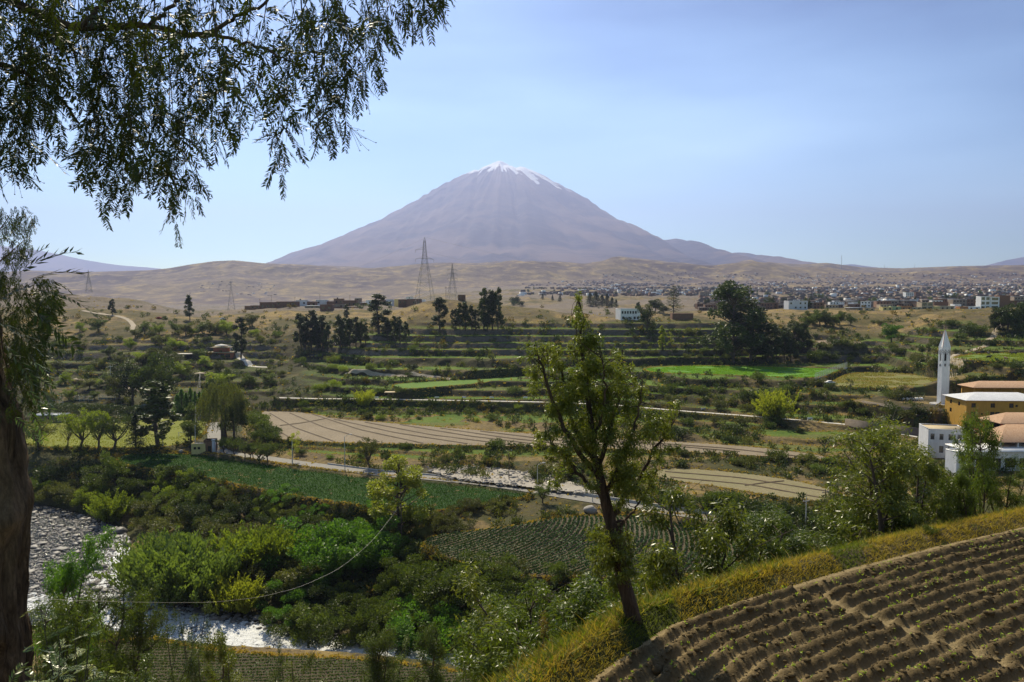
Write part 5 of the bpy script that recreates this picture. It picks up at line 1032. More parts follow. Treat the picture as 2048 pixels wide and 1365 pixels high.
# scattered bushes of the banks
def inF(q, pad=-0.5):
    for nm in FIELDS:
        if sdist(q[0:1], q[1:2], FIELDS[nm][0])[0] < pad: return True
    for nm, (pl, hw) in ROADS.items():
        for i in range(len(pl) - 1):
            if seg_dist(q[0:1], q[1:2], pl[i, :2], pl[i + 1, :2])[0][0] < hw + 0.8: return True
    return False
ZONES = [ # n, px0, px1, py0, py1, hpx0, hpx1, mats, kinds, label, group
 (46, 90, 560, 650, 800, 8, 18, ['mid', 'dark', 'olive', 'light'], ['bush'], 'rounded bush on the stepped slope around the hillside restaurant', 'bushes around the hillside restaurant'),
 (24, 560, 690, 700, 790, 8, 18, ['olive', 'mid', 'light'], ['bush'], 'rounded bush on the pale earth cliff beside the gorge', 'bushes beside the gorge'),
 (40, 690, 1290, 722, 796, 8, 20, ['mid', 'dark', 'mid', 'light', 'olive'], ['bush'], 'rounded bush on the steep bank between the green terraces and the park path', 'bushes above the park path'),
 (24, 700, 1290, 660, 716, 5, 14, ['mid', 'olive'], ['bush'], 'small bush on the face of the green terraces', 'bushes on the green terraces'),
 (24, 1300, 1500, 655, 728, 8, 20, ['mid', 'dark', 'olive'], ['bush'], 'bush on the terraces between the white villa and the huge eucalyptus', 'bushes below the villa'),
 (44, 560, 1290, 806, 850, 7, 16, ['mid', 'dark', 'olive', 'light'], ['bush'], 'bush on the low steps between park path and fallow field', 'bushes below the park path'),
 (40, 1300, 1680, 762, 832, 12, 28, ['mid', 'dark', 'mid', 'olive'], ['bush'], 'bush on the broad bank under the bright green field', 'bushes under the bright field'),
 (36, 1300, 1780, 845, 892, 10, 28, ['mid', 'dark', 'olive'], ['bush'], 'bush on the stepped bank between the park path and the far end of the fallow field', 'bushes under the path bend'),
 (20, 1680, 1860, 790, 838, 12, 26, ['mid', 'dark', 'olive'], ['bush'], 'bush on the bank below the weedy field', 'bushes below the weedy field'),
 (40, 1620, 1900, 690, 742, 8, 22, ['dark', 'mid', 'olive'], ['bush'], 'bush on the rough slope behind the weedy field', 'bushes behind the weedy field'),
 (34, 1900, 2060, 650, 775, 8, 22, ['mid', 'dark', 'olive'], ['bush'], 'bush on the slope around the cow pasture', 'bushes around the cow pasture'),
 (20, 1560, 1900, 625, 690, 5, 12, ['olive', 'mid'], ['bush'], 'small bush on the eroded bluff under the town', 'bushes on the eroded bluff'),
 (34, 560, 1180, 895, 975, 8, 24, ['mid', 'olive', 'reed', 'dark'], ['bush'], 'bush on the rough strips between the fallow field and the valley road', 'bushes behind the valley road'),
 (22, 1320, 1680, 912, 950, 8, 22, ['olive', 'mid', 'reed'], ['bush'], 'bush on the rubble bank behind the stubble field', 'bushes behind the stubble field'),
 (26, 1480, 1900, 960, 1070, 16, 36, ['mid', 'dark', 'olive'], ['bush'], 'bush in the hollow past the stubble field', 'bushes in the hollow'),
 (24, 60, 460, 935, 1010, 16, 40, ['mid', 'dark', 'mid'], ['bush'], 'bush on the dark slope under the lawn', 'bushes under the lawn'),
 (26, 480, 760, 1000, 1240, 16, 40, ['mid', 'olive', 'light', 'lush'], ['thicket'], 'low shrub filling gaps in the riverside thicket', 'low shrubs of the riverside thicket'),
 (22, 780, 1200, 1150, 1290, 26, 60, ['mid', 'olive', 'dark'], ['thicket'], 'low shrub on the slope under the row crop', 'low shrubs under the row crop'),
]
for n, x0, x1, y0, y1, h0, h1, mats, kinds, lb, gp in ZONES:
    k = 0; tries = 0; n = int(n * (0.52 if kinds[0] == 'bush' else 1))
    while k < n and tries < n * 6:
        tries += 1; px_, py_ = rng.uniform(x0, x1), rng.uniform(y0, y1); q = hit(px_, py_)
        if q[2] < -64 or inF(q): continue
        hp = rng.uniform(h0, h1) * rng.uniform(0.9, 1.25); mt = mats[rng.integers(len(mats))]; sz = 'large' if hp > .8 * h1 else 'small' if hp < .55 * h1 else 'middling'; lb2 = ' '.join((sz + ' ' + TONE[mt] + ' ' + lb).split()[:16]); plant(kinds[0], q - np.array([0, 0, .1]), hp * q[1] / F, mt, 'bush' if kinds[0] == 'bush' else 'shrub', lb2, 'bush' if kinds[0] == 'bush' else 'shrub', gp, rng.uniform(1.0, 1.5)); k += 1
# the countless small scrub as one mass
sv, sf = [], []
SCR = {'dark': MB(), 'olive': MB(), 'brown': MB()}
for _ in range(16000):
    px_, py_ = rng.uniform(60, 2060), rng.uniform(612, 1290); q = hit(px_, py_)
    if q[1] > 1500 or q[1] < 124 or q[2] < -64 or inF(q, 0): continue
    if fbm(q[0:1] / 16, q[1:2] / 16, 3, 123)[0] < 0.44: continue
    dry_ = q[2] > -16 and q[1] > 430
    if dry_ and rng.random() < 0.6: continue
    c = SCR['brown' if rng.random() < (0.35 if dry_ else 0.08) else ('dark' if rng.random() < 0.55 else 'olive')]
    r_ = rng.uniform(0.6, 1.0) ** 2 * 2.6 * (0.7 + q[1] / 900); nl = int(26 + 8 * r_)
    v, f = leafmesh([(0, 0, .35 * r_, r_ * .75, r_ * .55)], nl, r_ * .42, .5, rng); c.add(v + q, f)
for k, c in SCR.items(): tag(c.obj('scrub', LM[k]), kind='stuff')
# clipped hedge between the lawn and the sports ground
def hedge(pts, w, h, label, mat='dark', z=None):
    pts = np.array([P(a, b, d) if False else hit(a, b) for a, b in pts]); L = np.concatenate([[0], np.cumsum(np.linalg.norm(np.diff(pts, axis=0), axis=1))]); n = int(L[-1] * 130); s = rng.uniform(0, L[-1], n)
    c = np.stack([np.interp(s, L, pts[:, i]) for i in range(3)], 1); c = c + np.column_stack([rng.uniform(-w, w, n) * .5, rng.uniform(-w, w, n), h * rng.uniform(0, 1, n) ** .6 + 0.25 * np.sin(s * .9)])
    v, f = leaf_quads(c, .5, .28, rng, 1.2); m = MB(); m.add(v, f); return tag(m.obj('hedge', LM[mat]), label, 'hedge')
hedge([(60, 834), (150, 836), (285, 838)], 1.6, 5.5, 'long clipped dark hedge between the lawn and the sports ground')
hedge([(95, 822), (160, 824), (240, 826)], 1.6, 3.6, 'shaggy second hedge right behind the long clipped hedge', 'mid')
# ------------------------------------------------------------------ buildings
def pm(name, c, **k): M[name] = plain(name, c, **k); return M[name]
pm('white_paint', (0.78, 0.77, 0.74)); pm('grey_white', (0.55, 0.55, 0.56)); pm('ochre', (0.48, 0.27, 0.045)); pm('yellow_wall', (0.62, 0.50, 0.20)); pm('terracotta', (0.36, 0.13, 0.065))
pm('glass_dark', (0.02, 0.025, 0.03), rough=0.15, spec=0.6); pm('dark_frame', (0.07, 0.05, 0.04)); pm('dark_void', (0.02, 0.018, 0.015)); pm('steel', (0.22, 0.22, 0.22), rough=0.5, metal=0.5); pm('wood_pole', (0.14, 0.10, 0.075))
pm('pale_pole', (0.55, 0.54, 0.50)); pm('concrete', (0.33, 0.31, 0.28)); pm('town_roof', (0.13, 0.105, 0.085)); pm('town_roof_grey', (0.20, 0.17, 0.145)); pm('town_wall', (0.15, 0.095, 0.065)); pm('rusty_tin', (0.22, 0.15, 0.11)); pm('green_wall', (0.30, 0.38, 0.20)); pm('orange_wall', (0.42, 0.20, 0.08)); pm('beige_wall', (0.45, 0.36, 0.24)); pm('black_tank', (0.02, 0.02, 0.02))
pm('tin_roof', (0.55, 0.56, 0.58), rough=0.45); pm('red_paint', (0.40, 0.05, 0.03)); pm('straw', (0.42, 0.33, 0.19)); pm('canvas', (0.66, 0.60, 0.52)); pm('black_coat', (0.025, 0.02, 0.018)); pm('brown_coat', (0.12, 0.07, 0.04)); pm('blue_paint', (0.10, 0.2, 0.45)); pm('dark_green', (0.02, 0.05, 0.035))
M['brick'] = rough_mat('adobe_brick', (0.17, 0.095, 0.06), (0.24, 0.14, 0.09), 1.5, 0.9, 0.4, 0.03, objvar=0.25)
M['sillar'] = rough_mat('sillar_wall', (0.30, 0.24, 0.18), (0.22, 0.17, 0.13), 1.0, 0.9, 0.4, 0.03, objvar=0.25)
t = NT('clay_tile'); p = t.pos(); w = t.n("ShaderNodeTexWave", wave_type='BANDS', bands_direction='X'); w.inputs['Scale'].default_value = 1.3; t.l(p, w.inputs['Vector']); n = t.noise(p, 2.0, 4, 0.6)
c = t.mix(t.rng(n, .3, .7), (0.42, 0.25, 0.15), (0.54, 0.36, 0.23)); c = t.mix(t.rng(w.outputs['Fac'], 0, .5, .35, 0), c, (0.16, 0.09, 0.05)); t.bsdf(c, 0.85, t.bump(w.outputs['Fac'], 0.6, 0.1), 0.2); M['tile'] = t.m
def facade(m, x0, x1, z0, z1, y, wins, mi=0, depth=0.22, rev=1):
    """a wall sheet in the XZ plane at y (facing -Y) with real openings and reveals"""
    xs = sorted({x0, x1, *[w[0] for w in wins], *[w[0] + w[2] for w in wins]}); zs = sorted({z0, z1, *[w[1] for w in wins], *[w[1] + w[3] for w in wins]})
    for a, b in zip(xs, xs[1:]):
        for c, d in zip(zs, zs[1:]):
            mx_, mz = (a + b) / 2, (c + d) / 2
            if any(w[0] < mx_ < w[0] + w[2] and w[1] < mz < w[1] + w[3] for w in wins): continue
            m.add([(a, y, c), (b, y, c), (b, y, d), (a, y, d)], [(0, 1, 2, 3)], mi)
    for wx, wz, ww, wh in wins:
        q = [(wx, wz), (wx + ww, wz), (wx + ww, wz + wh), (wx, wz + wh)]
        for i in range(4):
            (a, b), (c, d) = q[i], q[(i + 1) % 4]; m.add([(a, y, b), (c, y, d), (c, y + depth, d), (a, y + depth, b)], [(3, 2, 1, 0)], mi)
def building(name, label, cat, loc, rz, w, dp, h, wall, wins=(), roof='flat', roofmat='concrete', base=1.5, side_wins=(), parapet=0.4, group=None, frames='dark_frame', tank=False, eave=0.5, rh=1.6, mullion=True, wallname='wall'):
    root = bpy.data.objects.new(name, None); COL.objects.link(root); root.location = tuple(float(q) for q in loc); root.rotation_euler = (0, 0, rz); tag(root, label, cat, group); root.empty_display_size = 0.1
    m = MB(); x0, x1 = -w / 2, w / 2
    facade(m, x0, x1, -base, h, 0, list(wins))
    if side_wins:                                               # the -X side gets its openings too
        s = MB(); facade(s, 0, dp, -base, h, 0, list(side_wins)); v = np.concatenate(s.v); v2 = np.column_stack([x0 + v[:, 1], dp - v[:, 0], v[:, 2]]); m.add(v2, np.concatenate(s.f))
    else: m.add([(x0, dp, -base), (x0, 0, -base), (x0, 0, h), (x0, dp, h)], [(0, 1, 2, 3)])
    m.add([(x1, 0, -base), (x1, dp, -base), (x1, dp, h), (x1, 0, h)], [(0, 1, 2, 3)]); m.add([(x1, dp, -base), (x0, dp, -base), (x0, dp, h), (x1, dp, h)], [(0, 1, 2, 3)])
    m.obj(wallname, M[wall], root)
    for side, ws in ((0, wins), (1, side_wins)):
        for wx, wz, ww, wh in ws:
            f = MB(); t_ = 0.07; y = 0.14
            bars = [(wx, wx + t_, wz, wz + wh), (wx + ww - t_, wx + ww, wz, wz + wh), (wx + t_, wx + ww - t_, wz, wz + t_), (wx + t_, wx + ww - t_, wz + wh - t_, wz + wh)]
            if mullion and ww > 0.8: bars += [(wx + ww / 2 - .03, wx + ww / 2 + .03, wz + t_, wz + wh - t_), (wx + t_, wx + ww / 2 - .03, wz + wh * .6, wz + wh * .6 + .05), (wx + ww / 2 + .03, wx + ww - t_, wz + wh * .6, wz + wh * .6 + .05)]
            for a, b, c, d in bars: f.box(a, b, y, y + 0.05, c, d)
            g = MB(); g.add([(wx, y + .06, wz), (wx + ww, y + .06, wz), (wx + ww, y + .06, wz + wh), (wx, y + .06, wz + wh)], [(0, 1, 2, 3)])
            if side:
                for q in (f, g):
                    for i, v in enumerate(q.v): q.v[i] = np.column_stack([x0 + v[:, 1], dp - v[:, 0], v[:, 2]])
            wo = f.obj('window', M[frames], root); g.obj('pane', M['glass_dark'], wo)
    r = MB()
    if roof == 'flat':
        r.box(x0 + .003, x1 - .003, .003, dp - .003, h - .25, h - .05)
        ro = r.obj('roof', M[roofmat], root)
        if parapet:
            q = MB(); t_ = .18; q.box(x0 - .02, x1 + .02, -.02, t_, h + .002, h + parapet); q.box(x0 - .02, x1 + .02, dp - t_, dp + .02, h + .002, h + parapet); q.box(x0 - .02, x0 + t_, t_ + .002, dp - t_ - .002, h + .002, h + parapet); q.box(x1 - t_, x1 + .02, t_ + .002, dp - t_ - .002, h + .002, h + parapet)
            q.obj('parapet', M[wall], root)
    elif roof == 'slab': r.box(x0 - eave, x1 + eave, -eave, dp + eave, h + .002, h + .25); r.obj('roof', M[roofmat], root)
    elif roof == 'hip':
        a, b, c, d = x0 - eave, x1 + eave, -eave, dp + eave; k = min((b - a), (d - c)) / 2; zz = h + rh
        if (b - a) > (d - c): p1, p2 = (a + k, (c + d) / 2, zz), (b - k, (c + d) / 2, zz)
        else: p1, p2 = ((a + b) / 2, c + k, zz), ((a + b) / 2, d - k, zz)
        v = [(a, c, h), (b, c, h), (b, d, h), (a, d, h), p1, p2]; fs = [(0, 1, 5, 4), (2, 3, 4, 5)] if (b - a) > (d - c) else [(1, 2, 5, 4), (3, 0, 4, 5)]; tr_ = [(1, 2, 5), (3, 0, 4)] if (b - a) > (d - c) else [(0, 1, 4), (2, 3, 5)]
        r.add(v, fs); r.add(v, tr_); r.box(a, b, c, d, h - .12, h - .002); r.obj('roof', M[roofmat], root)
    if tank:
        k = MB(); k.tube([(x0 + w * .3, dp * .5, h), (x0 + w * .3, dp * .5, h + 1.3)], .55, 10); k.obj('water_tank', M['black_tank'], root)
    return root
def at(px, py, d): return P(px, py, d)
# yellow hostel, white block, halls
q = P(1936, 800, 238); yb = q[0]
building('yellow_building', 'large ochre yellow three-storey building with a pale grey hipped roof and small dark windows', 'building', (yb + 13.5, 238, -47.2), math.radians(-3), 27, 13, 12.4, 'ochre',
         [(1.6 + i - 13.5, z, 1.45, 1.5) for i in (0, 6.2, 12.2) for z in (4.0, 7.0, 9.9)] + [(-13.5 + 4.8, 7.3, .7, .7), (-13.5 + 9.4, 7.0, 1.45, 1.5), (-13.5 + 15.8, 10.2, .8, .7), (-13.5 + 14.8, 7.2, .8, .6), (2.5, 7.0, 1.45, 1.5), (7.5, 9.9, 1.45, 1.5)], 'hip', 'grey_white', 3, [(3, 7, 1.3, 1.4), (3, 9.9, 1.3, 1.4), (8, 9.9, 1.3, 1.4)], rh=1.9, eave=0.7)
q = P(1861, 861, 207); building('white_building', 'plain white two-storey block with square dark windows in front of the stone terrace wall', 'building', (q[0] + 5.2, 207, -47.2), math.radians(-14), 10.4, 9, 8.2, 'grey_white',
         [(-4.6 + i * 2.35, 5.3, 1.05, 1.75) for i in range(4)] + [(-4.6 + i * 2.35, 1.5, 1.15, 2.0) for i in range(1, 4)], 'flat', 'straw', 2, parapet=.25)
building('red_annex', 'small dark red annex joined behind the white block', 'building', (q[0] + 14.5, 212, -47.2), math.radians(-8), 8, 8, 6.6, 'red_paint', [(-2.5, 3.5, 1.2, 1.4), (1.0, 3.5, 1.2, 1.4)], 'flat', 'concrete', 2)
q = P(1912, 908, 186); building('white_gatehouse', 'white windowless cube-shaped outbuilding half hidden behind near trees', 'building', (q[0] + 2.1, 186, -47.2), math.radians(8), 4.2, 4, 6.3, 'white_paint', [], 'flat', 'white_paint', 2, parapet=.25)
q = P(1950, 902, 190); building('white_pavilion', 'low white flat-roofed pavilion with a thick roof edge and dark front', 'building', (q[0] + 10, 192, -47.2), math.radians(2), 20, 9, 5.2, 'white_paint', [(-8.5, .8, 3, 2.6), (-4.5, .8, 3, 2.6), (-.5, .8, 3, 2.6), (3.5, .8, 3, 2.6)], 'slab', 'white_paint', 2, eave=.8)
def pavilion(name, label, loc, w, dp, h, rh, cols, roofmat, eave=1.0, rz=0.0, colmat='ochre', back=None):
    root = bpy.data.objects.new(name, None); COL.objects.link(root); root.location = loc; root.rotation_euler = (0, 0, rz); tag(root, label, 'pavilion'); a, b, c, d = -w / 2 - eave, w / 2 + eave, -eave, dp + eave; k = (d - c) / 2
    r = MB(); v = [(a, c, h), (b, c, h), (b, d, h), (a, d, h), (a + k, (c + d) / 2, h + rh), (b - k, (c + d) / 2, h + rh)]; r.add(v, [(0, 1, 5, 4), (2, 3, 4, 5)]); r.add(v, [(1, 2, 5), (3, 0, 4)]); r.box(a, b, c, d, h - .2, h - .003); r.obj('roof', M[roofmat], root)
    for i in range(cols):
        for y in (0, dp - .4): s = MB(); x = -w / 2 + i * (w - .4) / (cols - 1); s.box(x, x + .4, y, y + .4, -2, h - .21); s.obj('column', M[colmat], root)
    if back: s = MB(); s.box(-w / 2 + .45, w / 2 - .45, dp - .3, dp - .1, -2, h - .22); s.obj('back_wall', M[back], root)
    return root
q = P(1945, 775, 262); pavilion('tiled_pavilion', 'long open pavilion with pink clay tile roof behind the yellow building', (q[0] + 15.5, 262, -40.4), 29, 8, 6.9, 1.9, 5, 'tile', 1.0, math.radians(-2), 'ochre', 'ochre')
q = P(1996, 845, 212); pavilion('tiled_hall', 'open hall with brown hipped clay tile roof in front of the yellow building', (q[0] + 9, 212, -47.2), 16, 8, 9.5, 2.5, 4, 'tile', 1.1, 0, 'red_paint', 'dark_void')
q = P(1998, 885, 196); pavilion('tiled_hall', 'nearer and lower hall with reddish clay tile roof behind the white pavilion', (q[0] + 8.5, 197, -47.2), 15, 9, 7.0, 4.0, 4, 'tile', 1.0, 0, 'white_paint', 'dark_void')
# the tower
def tower():
    d = 266; q = P(1885, 808, d); x, z0 = q[0], -40.4; root = bpy.data.objects.new('white_tower', None); COL.objects.link(root); root.location = (x, d, z0); root.rotation_euler = (0, 0, math.radians(12))
    tag(root, 'tall slender white tower with pointed folded roof and grey zigzag band, like a minaret', 'tower'); R = 1.95; H = 21.6; top = 28.3
    ang = [math.radians(60 * i + 30) for i in range(6)]; c = [(R * math.cos(a), R * math.sin(a)) for a in ang]
    def sheet(m, i, x0, x1, z0_, z1_, off=0.0, mi=0):
        (ax, ay), (bx, by) = c[i], c[(i + 1) % 6]; nx, ny = (ay - by), (bx - ax); L = math.hypot(nx, ny); nx, ny = -nx / L * off, -ny / L * off
        p = lambda t, z: (ax + (bx - ax) * t + nx, ay + (by - ay) * t + ny, z); m.add([p(x0, z0_), p(x1, z0_), p(x1, z1_), p(x0, z1_)], [(0, 1, 2, 3)], mi)
    m = MB(); L = (16.4, 19.6)
    for i in range(6):
        sheet(m, i, 0, 1, -1, L[0]); sheet(m, i, 0, .32, *L); sheet(m, i, .68, 1, *L); sheet(m, i, 0, 1, L[1], H)
        sheet(m, i, .32, .68, *L, off=-.45, mi=1)
        (ax, ay), (bx, by) = c[i], c[(i + 1) % 6]
        # arch head over the opening
        nx, ny = -(ay - by), -(bx - ax); l_ = math.hypot(nx, ny); nx /= l_; ny /= l_
        for t0, t1 in ((.32, .5), (.68, .5)):
            P0 = np.array([ax + (bx - ax) * t0, ay + (by - ay) * t0]); P1 = np.array([ax + (bx - ax) * t1, ay + (by - ay) * t1])
            m.add([(*P0, L[1] - 1.1), (*P1, L[1]), (*P0, L[1])], [(0, 1, 2)])
            m.add([(*P0, L[0]), (P0[0] - nx * .45, P0[1] - ny * .45, L[0]), (P0[0] - nx * .45, P0[1] - ny * .45, L[1]), (*P0, L[1])], [(0, 1, 2, 3)])
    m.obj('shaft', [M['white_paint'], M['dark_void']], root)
    r = MB()
    for i in range(6):                                          # folded roof: gables between ridges
        a = np.array([*c[i], H - .1]) * np.array([1.03, 1.03, 1]); b = np.array([*c[(i + 1) % 6], H - .1]) * np.array([1.03, 1.03, 1]); g = (a + b) / 2; g[2] = H - 1.2; r.add([a, g, (0, 0, top)], [(0, 1, 2)]); r.add([g, b, (0, 0, top)], [(0, 1, 2)])
    r.obj('pointed_roof', M['white_paint'], root)
    e = MB(); a = np.array([*c[3], H - .1]) * np.array([1.05, 1.05, 1]); e.tube([a, (0, 0, top)], .10, 4); e.obj('red_edge_strip', M['red_paint'], root)
    for zo, nm in ((0.0, 0), (-.75, 1)):
        zb = MB()
        for i in range(6):
            for k in range(2):
                for (t0, h0), (t1, h1) in (((k * .5, -.2), (k * .5 + .25, -1.25)), ((k * .5 + .25, -1.25), (k * .5 + .5, -.2))):
                    (ax, ay), (bx, by) = c[i], c[(i + 1) % 6]; nx, ny = (by - ay), (ax - bx); l_ = math.hypot(nx, ny); o_ = .05
                    f_ = lambda t, z: (ax + (bx - ax) * t + nx / l_ * o_, ay + (by - ay) * t + ny / l_ * o_, z)
                    zz = H - 1.0 + zo; zb.add([f_(t0, zz + h0), f_(t1, zz + h1), f_(t1, zz + h1 + .3), f_(t0, zz + h0 + .3)], [(0, 1, 2, 3)])
        zb.obj('zigzag_band', M['steel'], root)
    for i in range(6):
        for t in (.35,):
            (ax, ay), (bx, by) = c[i], c[(i + 1) % 6]; nx, ny = (by - ay), (ax - bx); l_ = math.hypot(nx, ny); s = MB(); f_ = lambda t, z, o_: (ax + (bx - ax) * t + nx / l_ * o_, ay + (by - ay) * t + ny / l_ * o_, z)
            v = [f_(t, 14.4, .06), f_(t + .3, 14.4, .06), f_(t + .3, 15.4, .06), f_(t, 15.4, .06), f_(t, 14.4, -.05), f_(t + .3, 14.4, -.05), f_(t + .3, 15.4, -.05), f_(t, 15.4, -.05)]
            s.add(v, [(0, 1, 2, 3), (0, 4, 5, 1), (1, 5, 6, 2), (2, 6, 7, 3), (3, 7, 4, 0)]); s.obj('vent_block', M['steel'], root)
    s = MB(); s.tube([(0, 0, top - .4), (0, 0, top + 3.0)], [.09, .03], 6); s.box(-.5, .5, -.04, .04, top + 1.5, top + 1.62); s.obj('lightning_rod', M['wood_pole'], root)
    s = MB(); s.tube([(0, 0, -.9), (0, 0, .35)], 4.3, 20); s.obj('round_plinth', M['concrete'], root)
tower()
def wall_run(pts, top, bot, th, name, label, cat, mat):
    m = MB(); pts = [np.array(p) for p in pts]
    for a, b in zip(pts, pts[1:]):
        d = (b - a)[:2]; L = math.hypot(*d); n = np.array([-d[1], d[0]]) / L * th
        v = [(a[0], a[1], bot), (b[0], b[1], bot), (b[0] + n[0], b[1] + n[1], bot), (a[0] + n[0], a[1] + n[1], bot), (a[0], a[1], top if np.isscalar(top) else a[2]), (b[0], b[1], top if np.isscalar(top) else b[2]), (b[0] + n[0], b[1] + n[1], top if np.isscalar(top) else b[2]), (a[0] + n[0], a[1] + n[1], top if np.isscalar(top) else a[2])]
        m.add(v, [(0, 1, 5, 4), (1, 2, 6, 5), (2, 3, 7, 6), (3, 0, 4, 7), (4, 5, 6, 7)])
    return tag(m.obj(name, M[mat]), label, cat)
wall_run([(133, 272, 0), (143, 252.5, 0), (204, 250.5, 0)], -39.9, -49, .5, 'stone_wall', 'tall brown stone retaining wall below the white tower', 'wall', 'stone')
wall_run([G(1690, 842, -45), G(1760, 852, -45), G(1840, 862, -45), G(1925, 874, -45)], -44.2, -49, .4, 'stone_wall', 'low stone wall beside the ramp down to the white block', 'wall', 'stone')
for i in range(5):
    q = P(1808 + i * 9, 805, 276); s = MB(); s.box(-.75, .75, 0, 1.1, 0, .1, M=Matrix.Rotation(math.radians(38), 4, 'X')); s.box(-.6, -.5, .0, .1, -.6, .1); s.box(.5, .6, .0, .1, -.6, .1); o = s.obj('tilted_panel', M['white_paint'], None, loc=(q[0], 276, -40.4 + .4)); o.rotation_euler = (0, 0, math.radians(10))
    tag(o, 'tilted white panel in the row on the grass beside the tower', 'panel', 'row of tilted white panels')
# white villa, shed on knoll, restaurant, gatehouse, small roofs
q = hit(1262, 641); building('white_villa', 'white two-storey villa with a row of dark windows on the terrace rim', 'house', (q[0], q[1] + 2, q[2]), math.radians(12), 13, 9, 6.8, 'white_paint', [(-5.8 + i * 1.75, 4.0, 1.15, 1.7) for i in range(6)] + [(-5.5, .8, 1.4, 1.5), (2.0, .6, 1.5, 1.6), (4.2, .6, 1.5, 1.6)], 'flat', 'concrete', 4, parapet=.3, tank=False)
q = hit(1364, 641); building('brick_shed', 'long low windowless brick shed beside the araucaria', 'shed', (q[0] + 1, q[1] + 2, q[2]), 0, 13, 7, 4.2, 'brick', [], 'flat', 'brick', 3, parapet=0)
q = hit(922, 602); building('brick_hut', 'small dark brick hut alone on top of the knoll', 'hut', (q[0], q[1] + 1, q[2]), math.radians(-10), 4.2, 4, 4.0, 'brick', [(-1.5, 2.4, .7, .7)], 'flat', 'brick', 2, parapet=0)
q = hit(436, 717); R_ = building('hillside_restaurant', 'terracotta restaurant pavilion with layered flat roofs on the wooded slope', 'restaurant', (q[0], q[1] + 2, q[2]), math.radians(-4), 15, 9, 3.0, 'terracotta', [(-6.5, .4, 3.2, 1.9), (-2.6, .4, 2.4, 1.9), (.6, .4, 2.4, 1.9), (3.7, .4, 2.8, 1.9)], 'slab', 'straw', 4, eave=1.0)
m = MB(); m.box(-4.5, 3.0, 2, 7, 3.26, 5.9); m.obj('upper_room', M['terracotta'], R_); m = MB(); m.box(-6.2, 5.0, .8, 8, 5.9, 6.1); m.obj('upper_roof', M['straw'], R_); m = MB(); m.tube([(-.8, 4.5, 6.8), (-.8, 4.5, 7.1), (-.8, 4.5, 7.9)], [3.9, 3.8, .1], 8); m.obj('sunshade', M['canvas'], R_)
m = MB(); m.tube([(-.8, 4.5, 6.1), (-.8, 4.5, 6.8)], .25, 6); m.obj('roof_post', M['wood_pole'], R_)
for px_, py_, w_ in ((338, 712, 11), (368, 712, 12)):
    q = hit(px_, py_ + 6); root = bpy.data.objects.new('shade_canopy', None); COL.objects.link(root); root.location = tuple(q); tag(root, 'pale flat sunshade canopy ' + ('nearer the bare hill' if px_ < 350 else 'nearer the restaurant') + ' on the slope', 'canopy'); m = MB(); m.box(-w_ / 2, w_ / 2, 0, 5, 2.6, 2.75); m.obj('canopy_roof', M['canvas'], root)
    for x in (-w_ / 2 + .2, w_ / 2 - .4):
        for y in (.1, 4.6): m = MB(); m.box(x, x + .15, y, y + .15, -1, 2.6); m.obj('post', M['wood_pole'], root)
def parasol(px, py, R, h, name, label, cat, mat='canvas', posts=1):
    q = hit(px, py); root = bpy.data.objects.new(name, None); COL.objects.link(root); root.location = tuple(q); tag(root, label, cat); m = MB(); m.tube([(0, 0, h), (0, 0, h + .15), (0, 0, h + R * .28)], [R, R * .97, .05], 10); m.obj('roof', M[mat], root)
    for i in range(posts):
        a = 6.283 * i / posts; rr_ = R * .75 if posts > 1 else 0; m = MB(); m.tube([(rr_ * math.cos(a), rr_ * math.sin(a), -.5), (rr_ * math.cos(a), rr_ * math.sin(a), h)], .09, 6); m.obj('post', M['wood_pole'], root)
parasol(400, 757, 2.6, 2.5, 'gazebo', 'round thatched gazebo on the terrace wall below the restaurant', 'gazebo', 'straw', 5)
q = hit(785, 796); root = bpy.data.objects.new('park_shelter', None); COL.objects.link(root); root.location = tuple(q); tag(root, 'open shelter with a wide flat beige roof beside the park path', 'shelter'); m = MB(); m.box(-3.6, 3.6, -1, 3, 2.3, 2.5); m.obj('roof', M['straw'], root)
for x in (-2.2, 2.0):
    for y in (-.2, 2.4): m = MB(); m.box(x, x + .2, y, y + .2, -.5, 2.3); m.obj('post', M['wood_pole'], root)
q = P(400, 911, 242); building('gatehouse', 'small cream gatehouse with two dark windows at the head of the driveway', 'gatehouse', (q[0] - .5, 242, -53.3), math.radians(6), 4.6, 3.5, 2.9, 'yellow_wall', [(-1.6, 1.1, .9, .9), (-.3, 1.1, .9, .9)], 'flat', 'concrete', 1.5, parapet=.2)
q = P(418, 911, 242); building('brick_gate_lodge', 'dark red brick gate lodge with stepped top joined to the gatehouse', 'gate lodge', (q[0], 242.4, -53.3), math.radians(6), 3.6, 3.0, 3.8, 'brick', [(-.5, 0, 1.1, 2.2)], 'flat', 'brick', 1.5, parapet=.5)
q = P(427, 911, 242); m = MB(); m.box(-.45, .45, -.4, .4, -1, 4.3); m.box(-.6, .6, -.55, .55, 4.302, 4.6); tag(m.obj('gate_pillar', M['grey_white'], loc=(q[0] + .2, 242, -53.3)), 'white gate pillar beside the driveway', 'gate pillar')
